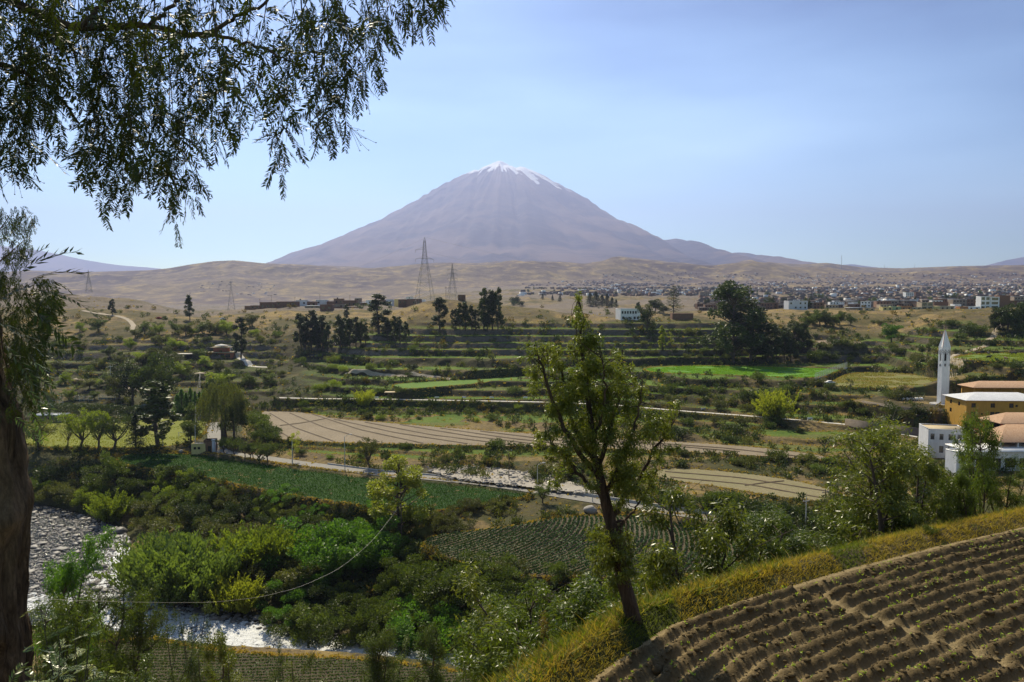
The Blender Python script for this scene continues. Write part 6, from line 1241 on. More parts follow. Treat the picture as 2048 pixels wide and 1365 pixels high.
# benches along the park path, stage on lawn, goal, field fence
for px_ in (752, 873, 928, 983, 1051, 1408, 1622):
    q = hit(px_, 799 if px_ < 1100 else 822 if px_ < 1500 else 842); root = bpy.data.objects.new('park_bench', None); COL.objects.link(root); root.location = (q[0], q[1] + .9, q[2] + .12); tag(root, 'small white bench along the park path', 'bench', 'white benches along the park path')
    m = MB(); m.box(-.9, .9, -.22, .22, .40, .47); m.obj('seat', M['white_paint'], root); m = MB(); m.box(-.9, .9, .24, .30, .5, .9); m.obj('backrest', M['white_paint'], root)
    for x in (-.8, .7): m = MB(); m.box(x, x + .1, -.2, .2, -.3, .40); m.obj('leg', M['white_paint'], root)
def frame_goal(px, py, w, h, label, name='goal_frame', mat='white_paint'):
    q = hit(px, py); m = MB()
    for a, b in (((-w / 2, 0, -.2), (-w / 2, 0, h)), ((w / 2, 0, -.2), (w / 2, 0, h)), ((-w / 2, 0, h), (w / 2, 0, h)), ((-w / 2, 1.6, 0), (-w / 2, 0, h)), ((w / 2, 1.6, 0), (w / 2, 0, h))): m.tube([a, b], .07, 6)
    tag(m.obj(name, M[mat], loc=tuple(q)), label, 'goal frame' if 'goal' in name else 'fence')
frame_goal(372, 876, 5.5, 2.0, 'small white goal frame on the far part of the lawn')
def sports_fence(px, py, w, h, label):
    q = hit(px, py); root = bpy.data.objects.new('sports_fence', None); COL.objects.link(root); root.location = tuple(q); tag(root, label, 'fence')
    for i in range(5): m = MB(); x = -w / 2 + w * i / 4; m.tube([(x, 0, -.5), (x, 0, h)], .07, 5); m.obj('post', M['pale_pole'], root)
    m = MB()
    for z in (h, h * .66, h * .33): m.tube([(-w / 2, 0, z), (w / 2, 0, z)], .05, 4)
    m.obj('rail', M['pale_pole'], root); m = MB(); m.box(-w / 2 + .1, w / 2 - .1, .08, .1, .1, h * .4); m.obj('windbreak', M['dark_green'], root)
sports_fence(168, 804, 8.2, 2.6, 'pale wire fence with green windbreak round the sports court'); sports_fence(214, 800, 7.8, 2.2, 'lower pale wire fence next to the grove'); sports_fence(112, 812, 6.5, 2.5, 'pale wire fence with green windbreak at the near end of the sports court')
# storehouse beyond the lawn
q = hit(92, 846); building('low_store', 'long low store with pale roof beyond the lawn, half behind trees', 'shed', (q[0], q[1] + 1, q[2]), 0, 12, 5, 2.8, 'sillar', [(-4, .5, 1.2, 1.4), (0, .5, 1.2, 1.4), (3, .5, 1.2, 1.4)], 'slab', 'tin_roof', 1)
# fence between the bright and the weedy field
a, b = P(1630, 762, 318), P(1694, 737, 372); root = bpy.data.objects.new('wire_fence', None); COL.objects.link(root); root.location = tuple(a); tag(root, 'wire mesh fence on a low wall between the bright green and the weedy field', 'fence'); dv = b - a; L = np.linalg.norm(dv); n = 18; base_z = -37.6 - a[2]
def fp(t, z): return (dv[0] * t, dv[1] * t, base_z + z)
for i in range(n + 1): m = MB(); m.tube([fp(i / n, -.5), fp(i / n, 3.4)], .07, 5); m.obj('post', M['pale_pole'], root)
m = MB()
for z in np.linspace(.7, 3.3, 7): m.tube([fp(0, z), fp(1, z)], .022, 3)
for i in range(150): m.tube([fp(i / 150, .6), fp(i / 150, 3.3)], .016, 3)
tag(m.obj('wire_mesh', M['pale_pole'], root), kind='stuff'); m = MB(); p0, p1 = fp(0, 0), fp(1, 0); m.add([(p0[0], p0[1], p0[2] - 1.5), (p1[0], p1[1], p1[2] - 1.5), (p1[0], p1[1], p1[2] + .6), (p0[0], p0[1], p0[2] + .6), (p0[0] + .25, p0[1], p0[2] - 1.5), (p1[0] + .25, p1[1], p1[2] - 1.5), (p1[0] + .25, p1[1], p1[2] + .6), (p0[0] + .25, p0[1], p0[2] + .6)], [(0, 1, 2, 3), (4, 7, 6, 5), (3, 2, 6, 7), (0, 3, 7, 4)]); m.obj('footing_wall', M['concrete'], root)
# ------------------------------------------------------------------ houses on the two rims
WM = {'b': 'brick', 'w': 'white_paint', 'g': 'grey_white', 'y': 'yellow_wall', 'o': 'orange_wall', 'n': 'green_wall', 'e': 'beige_wall', 's': 'sillar'}
CN = {'b': 'brown brick', 'w': 'white', 'g': 'grey white', 'y': 'yellow', 'o': 'orange', 'n': 'pale green', 'e': 'beige', 's': 'grey brown stone'}
def rim(lst, ox, oy, scl, dfun, where, group):
    seen = {}
    for x0, x1, yt, yb_, c, st in lst:
        px0, px1, pt, pb = ox + x0 / scl, ox + x1 / scl, oy + yt / scl, oy + yb_ / scl; d = dfun((px0 + px1) / 2, pb); a = P(px0, pb, d); b = P(px1, pb, d); w = b[0] - a[0]; h = (pb - pt) * d / F
        nfl = max(1, int(round(h / 3.2))); nw = max(1, int(w / 3.4)); wins = []
        if st != 'x':
            for fl in range(nfl):
                for i in range(nw):
                    if (i * 7 + fl * 3 + int(x0)) % 5 == 0 and st != 'f': continue
                    cw = w / nw; ww = min(1.5, cw * .5) if st != 'f' else cw * .72; wh = min(1.5, h / nfl * .5) if st != 'f' else h / nfl * .62; wins.append((-w / 2 + cw * (i + .5) - ww / 2, h / nfl * fl + h / nfl * .28, ww, wh))
        rel = seen.setdefault((c, st, nfl), []); rel.append(1)
        size = 'wide' if w > 18 else 'narrow' if w < 6 else 'middle-sized'; ht = ('single-storey', 'two-storey', 'three-storey', 'four-storey', 'five-storey')[min(nfl, 5) - 1]
        building('house', f"{size} {ht} {CN[c]} house {'with open framed floors ' if st == 'f' else ''}{where}", 'house', ((a[0] + b[0]) / 2, d, a[2]), 0, w, max(6, min(w * .8, 11)), h, WM[c], wins, 'flat' if st != 't' else 'slab', 'tin_roof' if st == 't' else 'town_roof_grey', 4, group=group, mullion=False, tank=(st == 'k'), parapet=.35)
rim([(50, 110, 287, 310, 'b', ''), (112, 210, 282, 311, 'b', ''), (212, 385, 247, 312, 'b', ''), (390, 600, 240, 315, 'b', ''), (602, 720, 224, 275, 'g', 'k'), (700, 858, 282, 318, 's', 't'), (722, 815, 240, 290, 'b', ''), (818, 933, 220, 268, 'g', ''), (862, 990, 272, 330, 'b', ''), (935, 1012, 237, 272, 'b', ''), (1014, 1110, 208, 266, 'b', 'k'), (1112, 1250, 227, 290, 'b', ''), (1236, 1300, 200, 226, 's', 't'), (1302, 1355, 248, 292, 'b', 't'), (1357, 1440, 224, 266, 'w', ''), (1560, 1650, 216, 262, 'g', ''), (1655, 1704, 213, 250, 'y', ''), (1706, 1798, 216, 266, 'b', ''), (1800, 1948, 212, 272, 'b', ''), (1792, 1860, 187, 207, 'w', 't'), (1950, 1992, 217, 246, 'w', ''), (1000, 1120, 268, 305, 's', ''), (1460, 1560, 225, 270, 'b', '')],
    480, 560, 5.39, lambda px, pb: 566 + (618 - pb) * 6, 'on the rim above the gorge', 'houses along the gorge rim')
m = MB()
wall_run([P(636, 620, 561), P(700, 621.5, 562), P(750, 621, 563)], -7.2 - 1.3, -16, .3, 'long_wall', 'long low brown boundary wall in front of the rim houses', 'wall', 'brick')
def dR(px, pb):
    q = hit(px, pb); return float(max(546, min(q[1], 1500)))
rim([(0, 150, 330, 366, 's', 't'), (172, 290, 337, 367, 'e', ''), (387, 500, 324, 363, 'y', ''), (502, 600, 320, 363, 'n', ''), (602, 728, 314, 363, 'o', ''), (732, 838, 327, 363, 'e', ''), (842, 975, 270, 363, 'e', 'f'), (990, 1155, 264, 330, 'b', 'x'), (980, 1058, 317, 362, 'y', ''), (1062, 1228, 314, 361, 'e', ''), (1230, 1308, 292, 330, 'w', ''), (1295, 1390, 320, 360, 'o', ''), (1394, 1530, 320, 359, 'w', ''), (1537, 1645, 200, 360, 'w', 'f'), (1650, 1755, 207, 352, 'w', 'f'), (1757, 1880, 188, 352, 'b', 'x'), (1885, 1960, 250, 330, 'b', ''), (1965, 2048, 270, 330, 's', ''), (42, 112, 254, 284, 'w', ''), (382, 440, 208, 240, 'g', ''), (657, 770, 150, 207, 'w', 'f'), (772, 822, 148, 207, 'b', 'x'), (592, 700, 266, 312, 'b', ''), (702, 838, 262, 312, 'b', ''), (440, 760, 238, 275, 'b', 'x'), (1050, 1230, 210, 250, 'b', 'x'), (1235, 1500, 212, 248, 'b', 'x')],
    1700, 560, 5.885, dR, 'on the bluff above the tower', 'houses along the town bluff')
rim([(560, 680, 262, 315, 'g', ''), (680, 800, 285, 300, 's', ''), (0, 60, 205, 240, 's', '')], 1400, 520, 3.16, dR, 'behind the huge eucalyptus', 'houses behind the huge eucalyptus')
# ------------------------------------------------------------------ the far town
HP = []
def house_shape(seed, wmat, rmat):
    r = random.Random(seed); w, d_, h = r.uniform(7, 13), r.uniform(6, 10), r.choice([2.8, 3.0, 5.4, 5.8, 3.0]); m = MB(); wins = []
    for fl in range(1 if h < 4 else 2):
        for x in np.arange(-w / 2 + 1, w / 2 - 1.6, 2.6): wins.append((float(x), fl * 2.7 + .9, 1.2, 1.2))
    facade(m, -w / 2, w / 2, -3, h, 0, wins); x0, x1 = -w / 2, w / 2
    m.add([(x0, d_, -3), (x0, 0, -3), (x0, 0, h), (x0, d_, h)], [(0, 1, 2, 3)]); m.add([(x1, 0, -3), (x1, d_, -3), (x1, d_, h), (x1, 0, h)], [(0, 1, 2, 3)]); m.add([(x1, d_, -3), (x0, d_, -3), (x0, d_, h), (x1, d_, h)], [(0, 1, 2, 3)])
    rf = MB(); rf.box(x0 - .1, x1 + .1, -.1, d_ + .1, h + .002, h + .2); pn = MB()
    for a, b, c, e in wins: pn.add([(a, .2, b), (a + c, .2, b), (a + c, .2, b + e), (a, .2, b + e)], [(0, 1, 2, 3)])
    return m.data('walls', M[wmat]), rf.data('roof', M[rmat]), pn.data('window', M['dark_void'])
for i, (a, b) in enumerate([('brick', 'town_roof'), ('town_wall', 'town_roof_grey'), ('sillar', 'town_roof'), ('white_paint', 'town_roof_grey'), ('brick', 'rusty_tin'), ('beige_wall', 'rusty_tin'), ('sillar', 'tin_roof'), ('brick', 'town_roof_grey'), ('town_wall', 'town_roof'), ('sillar', 'town_roof')]): HP.append(house_shape(i, a, b))
CNm = ['brown brick', 'dark brown', 'grey brown', 'white', 'rusty roofed brick', 'beige', 'pale-roofed stone', 'grey-roofed brick', 'dark brown', 'grey brown']
cand = []
for _ in range(9000):
    px_ = rng.uniform(1040, 2060); py_ = 566 + 56 * rng.beta(1.3, 1.6); q = hit(px_, py_) if py_ > 576 else hill_hit(px_, py_ - 2)
    if q is None or q[1] < 640: continue
    if px_ < 1400 and py_ > 592: continue
    cand.append((px_, py_, *q))
cand.sort(key=lambda c: c[3]); used = []
grid = set(); n_ind = 0; far_box = {'brick': MB(), 'tin_roof': MB(), 'white_paint': MB(), 'sillar': MB(), 'town_roof': MB(), 'town_wall': MB(), 'rusty_tin': MB()}
for px_, py_, x, y, z in cand:
    key = (round(x / 14), round(y / 19))
    if px_ < 1300 and rng.random() > (px_ - 1000) / 300: continue
    if fbm(np.array([x / 160]), np.array([y / 160]), 3, 55)[0] < .40: continue
    if key in grid: continue
    grid.add(key); k = int(rng.integers(len(HP)))
    if n_ind < 230 and y < 1500:
        o = bpy.data.objects.new('house', None); COL.objects.link(o); o.location = (x, y, z); o.rotation_euler = (0, 0, float(rng.normal(0, .25)) ); w_, r_, p_ = HP[k]
        link('wall', w_, o); link('roof', r_, o); link('window', p_, o)
        tag(o, f'{CNm[k]} flat-roofed house in the crowded far town below the hills', 'house', f'{CNm[k]} houses of the far town'); n_ind += 1
    else:
        mt = ['brick', 'town_roof', 'town_wall', 'sillar', 'rusty_tin', 'town_roof', 'town_wall', 'brick', 'town_roof', 'town_wall', 'town_roof', 'town_wall', 'sillar', 'tin_roof', 'town_roof', 'white_paint', 'town_wall'][int(rng.integers(17))]; w = rng.uniform(7, 16); dd = rng.uniform(6, 10); h = rng.uniform(2.6, 6); a = rng.normal(0, .4)
        far_box[mt].box(-w / 2, w / 2, 0, dd, -3, h, M=Matrix.Translation((x, y, z)) @ Matrix.Rotation(a, 4, 'Z'))
# sheds and shacks strewn up the dry hills
for _ in range(1500):
    px_ = rng.uniform(380, 2050) if rng.random() < 0.35 else rng.uniform(1000, 2050); lo = 548 if px_ > 1200 else 562; py_ = rng.uniform(lo, 592); q = hill_hit(px_, py_)
    if q is None or fbm(q[0:1] / 500, q[1:2] / 500, 3, 7)[0] < 0.47: continue
    mt = ['brick', 'town_wall', 'sillar', 'town_roof', 'tin_roof', 'rusty_tin'][int(rng.integers(6))]; w = rng.uniform(6, 15); h = rng.uniform(2, 4.5); far_box[mt].box(-w / 2, w / 2, 0, w * .7, -4, h, M=Matrix.Translation(q) @ Matrix.Rotation(rng.normal(0, .5), 4, 'Z'))
for k, c in far_box.items():
    if c.n: tag(c.obj('distant_houses', M[k]), kind='stuff')
n = 0
while n < 90:
    px_ = rng.uniform(1050, 2060); py_ = rng.uniform(576, 620); q = hit(px_, py_)
    if q[1] < 640 or (px_ < 1400 and py_ > 592): continue
    plant('tree' if n % 3 else E, q, rng.uniform(6, 13), ['dark', 'mid'][n % 2], 'town_tree', 'dark tree standing among the houses of the far town', 'tree', 'trees among the far town houses', 1.3); n += 1
# ------------------------------------------------------------------ pylons, masts, poles
def pylon(px, py_top, py_base, d, label, basew, arms, r0=.13, pyg=None):
    b = P(px, py_base, d); t = P(px, py_top, d); H = t[2] - b[2]; root = bpy.data.objects.new('lattice_pylon', None); COL.objects.link(root); root.location = tuple(b); root.rotation_euler = (0, 0, math.radians(20)); tag(root, label, 'pylon')
    prof_ = [(-.05, 1.02), (.35, .62), (.62, .30), (.80, .17), (.93, .12), (1.0, .01)]
    hw = lambda s: basew / 2 * .85 * float(np.interp(s, [a for a, b_ in prof_], [b_ for a, b_ in prof_])); zz = [-.05, .10, .22, .34, .45, .54, .62, .69, .75, .80, .85, .90, .95, 1.0]
    for sx, sy in ((-1, -1), (1, -1), (1, 1), (-1, 1)):
        m = MB(); m.tube([(sx * hw(s), sy * hw(s), s * H) for s in zz], np.linspace(r0, r0 * .5, len(zz)), 4); m.obj('leg', M['steel'], root)
    m = MB(); cs = [(-1, -1), (1, -1), (1, 1), (-1, 1)]
    for i in range(len(zz) - 2):
        for j in range(4):
            (ax, ay), (bx, by) = cs[j], cs[(j + 1) % 4]; s0, s1 = zz[i], zz[i + 1]; a0 = (ax * hw(s0), ay * hw(s0), s0 * H); a1 = (ax * hw(s1), ay * hw(s1), s1 * H); b0 = (bx * hw(s0), by * hw(s0), s0 * H); b1 = (bx * hw(s1), by * hw(s1), s1 * H)
            m.tube([a0, b1], r0 * .5, 3); m.tube([b0, a1], r0 * .5, 3); m.tube([a1, b1], r0 * .45, 3)
    tag(m.obj('bracing', M['steel'], root))
    for s, w, sides in arms:
        for sd in sides:
            m = MB(); z = s * H; m.tube([(0, -hw(s), z), (sd * w, 0, z - .02 * H)], r0 * .6, 3); m.tube([(0, hw(s), z), (sd * w, 0, z - .02 * H)], r0 * .6, 3); m.tube([(0, 0, z + .035 * H), (sd * w, 0, z - .02 * H)], r0 * .6, 3); m.tube([(sd * w, 0, z - .02 * H), (sd * w, 0, z - .06 * H)], r0 * .7, 4); m.obj('cross_arm', M['steel'], root)
    return root
pylon(850, 475, 612, 505, 'tallest lattice pylon, standing on the shoulder of the knoll', 15, [(.83, 6.5, (-1,)), (.70, 6.5, (-1, 1))])
pylon(905, 527, 600, 640, 'second lattice pylon with three pairs of arms behind the brick hut', 9.5, [(.84, 4.2, (-1, 1)), (.72, 4.4, (-1, 1)), (.60, 4.4, (-1, 1))])
pylon(463, 562, 624, 760, 'lattice pylon at the end of the rim houses', 9, [(.86, 4.5, (-1, 1)), (.68, 5, (-1, 1))])
pylon(178, 540, 583, 900, 'faint small lattice pylon on the crest of the bare hill', 8, [(.86, 4.5, (-1, 1)), (.68, 5, (-1, 1))])
def wire(a, b, sag, r, label, name='power_line', mat='steel', group=None, k=24):
    a, b = np.array(a), np.array(b); t = np.linspace(0, 1, k)[:, None]; p = a + (b - a) * t; p[:, 2] -= sag * 4 * t[:, 0] * (1 - t[:, 0]); m = MB(); m.tube(p, r, 4); return tag(m.obj(name, M[mat]), label, 'cable', group)
for dy, lb in ((475, 'power line running down from the tip of the tallest pylon'), (503, 'power line from the lower arm of the tallest pylon')):
    wire(P(850, dy, 505), P(1250, dy + 55, 1500), 12, .04, lb + ' towards the town')
wire(P(850, 476, 505), P(463, 563, 760), 14, .035, 'power line from the tallest pylon to the one by the rim houses')
def hp(px): return hill_hit(px, 531) if hill_hit(px, 531) is not None else hill_hit(px, 536)
for px_, top_, lb in ((1680, 511, 'tall thin red and white radio mast on the hill crest'), (1766, 530, 'short radio mast on the far hill crest'), (1826, 528, 'smallest radio mast on the far hill crest')):
    q = hill_hit(px_, 538) 
    if q is None: q = P(px_, 538, 6500)
    H = zat(top_, q[1]) - q[2]; root = bpy.data.objects.new('radio_mast', None); COL.objects.link(root); root.location = tuple(q); tag(root, lb, 'mast'); m = MB(); m.tube([(0, 0, -5), (0, 0, H)], 1.5 if top_ < 520 else 1.0, 6); m.obj('mast_pole', M['steel'], root)
    m = MB(); m.tube([(0, 0, H * .85), (0, 0, H * .88)], 3.2, 8); m.obj('antenna_ring', M['white_paint'], root)
def pole(px, pyt, pyb, label, kind='power', mat='wood_pole', r=.14, d=None, group=None):
    q = hit(px, pyb) if d is None else P(px, pyb, d); h = (pyb - pyt) * q[1] / F; root = bpy.data.objects.new('utility_pole' if kind == 'power' else 'street_lamp' if kind == 'lamp' else 'post', None); COL.objects.link(root); root.location = tuple(q); root.rotation_euler = (0, 0, .35)
    tag(root, label, {'power': 'utility pole', 'lamp': 'street lamp'}.get(kind, 'post'), group); m = MB(); m.tube([(0, 0, -1), (0, 0, h)], [r, r * .6], 8); m.obj('pole', M[mat], root)
    if kind == 'power': m = MB(); m.box(-.9, .9, -.06, .06, h - .9, h - .75); m.obj('crossarm', M[mat], root); m = MB(); [m.tube([(x, 0, h - .75), (x, 0, h - .5)], .06, 6) for x in (-.8, 0, .8)]; m.obj('insulator', M['white_paint'], root)
    if kind == 'lamp': m = MB(); m.tube([(0, 0, h - .1), (.8, 0, h + .5), (1.7, 0, h + .6)], .06, 5); m.obj('lamp_arm', M[mat], root); m = MB(); m.box(1.5, 2.3, -.16, .16, h + .5, h + .68); m.obj('lamp_head', M['grey_white'], root)
    return root
pole(803, 1003, 1088, 'tall timber pole holding the cable beside the shaggy yellow green tree', r=.2)
pole(585, 880, 930, 'pale pole at the road bend near the thin yellow green tree', 'post', 'pale_pole'); pole(690, 872, 943, 'street lamp by the road across from the long kerb wall', 'lamp', 'pale_pole'); pole(1018, 895, 962, 'dark pole behind the pale gravel bed', 'power')
pole(1075, 930, 972, 'street lamp on the gravel bed between bushes', 'lamp', 'pale_pole'); pole(1185, 968, 1005, 'street lamp beside the road behind the leaning tree', 'lamp', 'pale_pole'); pole(1611, 993, 1066, 'pale concrete pole with a small meter box in front of the bushy row', 'power', 'pale_pole', .16)
pole(1649, 976, 1046, 'thin dark pole behind the pale concrete pole', 'power'); pole(222, 730, 772, 'double power pole on the wooded slope above the sports court', 'power', 'pale_pole'); pole(326, 857, 894, 'thin pale post at the lawn edge beside the tall dark tree', 'post', 'pale_pole'); pole(391, 850, 893, 'white post near the gatehouse', 'post', 'white_paint', .12)
pole(892, 573, 601, 'thin pole next to the brick hut on the knoll'); pole(801, 645, 690, 'bare pole among the short eucalyptus group'); pole(975, 574, 604, 'lone pole on the back of the knoll')
for i, (px_, t_, b_) in enumerate(((543, 590, 612), (590, 594, 615), (640, 588, 613), (668, 596, 612), (520, 598, 616), (700, 590, 612))): pole(px_, t_, b_, 'thin pole rising among the rim houses', 'power', 'wood_pole', .12, 570, 'poles among the rim houses')
for i, (px_, t_, b_) in enumerate(((1818, 597, 621), (1740, 600, 620), (1936, 596, 620), (1775, 598, 619))): pole(px_, t_, b_, 'thin pole rising among the bluff houses', 'power', 'wood_pole', .12, 555, 'poles among the bluff houses')
# the cable across the river
cp = [P(-60, 1190, 34), P(60, 1197, 40), P(200, 1203, 52), P(330, 1206, 66), P(430, 1205, 80), P(520, 1195, 96), P(600, 1175, 112), P(680, 1138, 130), P(745, 1083, 146), P(803, 1008, hit(803, 1088)[1])]
cp = np.array(cp); L = np.linspace(0, len(cp) - 1, 120); cc = np.stack([np.interp(L, np.arange(len(cp)), cp[:, i]) for i in range(3)], 1); kk = np.ones(9) / 9
for i in range(3): cc[4:-4, i] = np.convolve(cc[:, i], kk, 'valid')
m = MB(); m.tube(cc, np.interp(cc[:, 1], [30, 160], [.006, .02]), 5); tag(m.obj('slack_cable', M['canvas']), 'pale slack cable sagging over the river up to the timber pole', 'cable')
# guy net hanging down to the driveway
m = MB(); a = hit(400, 757) + np.array([0, 0, 3.0]); b = P(391, 852, hit(391, 893)[1])
for k in range(5): t_ = np.linspace(0, 1, 14)[:, None]; p = a + (b - a) * t_; p[:, 2] -= (3 + k) * 4 * t_[:, 0] * (1 - t_[:, 0]); p[:, 0] += (k - 2) * .5 * np.sin(t_[:, 0] * 3.14); m.tube(p, .022, 3)
tag(m.obj('guy_cables', M['steel']), 'bundle of thin cables hanging from the gazebo down to the white post', 'cables')
# cows
def cow_mesh():
    import bmesh
    bm = bmesh.new(); me = bpy.data.meshes.new('cow'); V = {}
    P_ = [(0, 0, .95, .30, .34), (.45, 0, .97, .30, .36), (.8, 0, .98, .27, .31), (1.08, 0, 1.12, .16, .2), (1.32, 0, 1.22, .13, .14), (1.5, 0, 1.12, .10, .12), (1.66, 0, 1.0, .07, .08), (-.45, 0, .96, .30, .35), (-.85, 0, 1.0, .25, .26), (-.98, 0, .95, .05, .05), (-1.05, 0, .5, .02, .02)]
    E_ = [(0, 1), (1, 2), (2, 3), (3, 4), (4, 5), (5, 6), (0, 7), (7, 8), (8, 9), (9, 10)]
    for sx, base in ((.72, 2), (-.78, 8)):
        for sy in (-.2, .2):
            i = len(P_); P_ += [(sx, sy, .72, .12, .13), (sx + (.02 if sx > 0 else -.06), sy, .40, .065, .065), (sx + .02, sy, .06, .05, .06)]; E_ += [(base, i), (i, i + 1), (i + 1, i + 2)]
    for sy in (-.13, .13): i = len(P_); P_.append((1.34, sy, 1.36, .02, .02)); E_.append((4, i))
    vs = [bm.verts.new(p[:3]) for p in P_]
    for a, b in E_: bm.edges.new((vs[a], vs[b]))
    bm.to_mesh(me); bm.free(); o = bpy.data.objects.new('cow_tmp', me); COL.objects.link(o); md = o.modifiers.new('s', 'SKIN'); sk = me.skin_vertices[0].data
    for i, p in enumerate(P_): sk[i].radius = (p[3], p[4])
    sk[0].use_root = True; o.modifiers.new('u', 'SUBSURF').levels = 1; dg = bpy.context.evaluated_depsgraph_get(); out = bpy.data.meshes.new_from_object(o.evaluated_get(dg)); bpy.data.objects.remove(o); return out
cm = cow_mesh(); cm.materials.clear(); cm.materials.append(M['black_coat']); cm2 = cm.copy(); cm2.materials.clear(); cm2.materials.append(M['brown_coat'])
for i, (px_, py_, br) in enumerate(((1963, 708, 0), (1977, 710, 0), (1991, 709, 0), (2022, 709, 1), (2028, 710, 0), (1977, 718, 0), (2012, 721, 1), (1957, 709, 1))):
    q = G(px_, py_ , -28.0); tag(link('cow', cm2 if br else cm, None, (q[0], q[1], -28.0), (i * 1.3) % 6.28, 1.15), ('brown' if br else 'black') + ' cow grazing on the upper green pasture', 'cow', ('brown' if br else 'black') + ' cows on the pasture')
# parked vehicles
def car(px, py, rz, mat, label, d=None):
    q = hit(px, py); root = bpy.data.objects.new('parked_car', None); COL.objects.link(root); root.location = tuple(q); root.rotation_euler = (0, 0, rz); tag(root, label, 'car'); m = MB(); sec = [(-2.1, .45, .75), (-2.0, .35, .95), (-1.2, .3, 1.0), (-.8, .3, 1.45), (.5, .3, 1.45), (1.1, .3, 1.0), (1.9, .3, .88), (2.1, .4, .6)]
    v = []
    for x, a, b in sec: v += [(x, -.85, a), (x, -.85 + (.12 if b > 1.1 else 0), b), (x, .85 - (.12 if b > 1.1 else 0), b), (x, .85, a)]
    f = []
    for i in range(len(sec) - 1):
        for j in range(4): f.append((i * 4 + j, (i + 1) * 4 + j, (i + 1) * 4 + (j + 1) % 4, i * 4 + (j + 1) % 4))
    f += [(0, 1, 2, 3), (28, 31, 30, 29)]; m.add(v, f); m.obj('body', M[mat], root); w = MB(); w.box(-.95, .7, -.87, .87, 1.05, 1.36); w.obj('window', M['glass_dark'], root)
    for x in (-1.35, 1.35):
        for y in (-.8, .62): w = MB(); w.tube([(x, y, .32), (x, y + .18, .32)], .32, 12); w.add([(x + .32 * math.cos(a), y, .32 + .32 * math.sin(a)) for a in np.linspace(0, 6.28, 12)], [tuple(range(12))]); w.obj('wheel', M['black_tank'], root)
car(318, 638, .3, 'red_paint', 'small red car parked on the track below the bare hill'); car(388, 897, 2.6, 'black_tank', 'dark car parked beside the gatehouse'); car(1660, 768, .1, 'white_paint', 'white car parked at the wire fence by the weedy field')
car(446, 640, .5, 'grey_white', 'pale car by the track near the ridge')
# boulders by the road
for px_, py_, s_, lb in ((1180, 1024, 1.9, 'big pale boulder where the row crop meets the road'), (362, 904, .9, 'brown boulder beside the gatehouse'), (812, 1094, .8, 'pale boulder at the foot of the timber pole')):
    q = hit(px_, py_); o = link('boulder', RM[1].copy(), None, q + np.array([0, 0, s_ * .25]), 1.0, s_); o.data.materials.clear(); o.data.materials.append(M['pale_stone']); tag(o, lb, 'boulder')
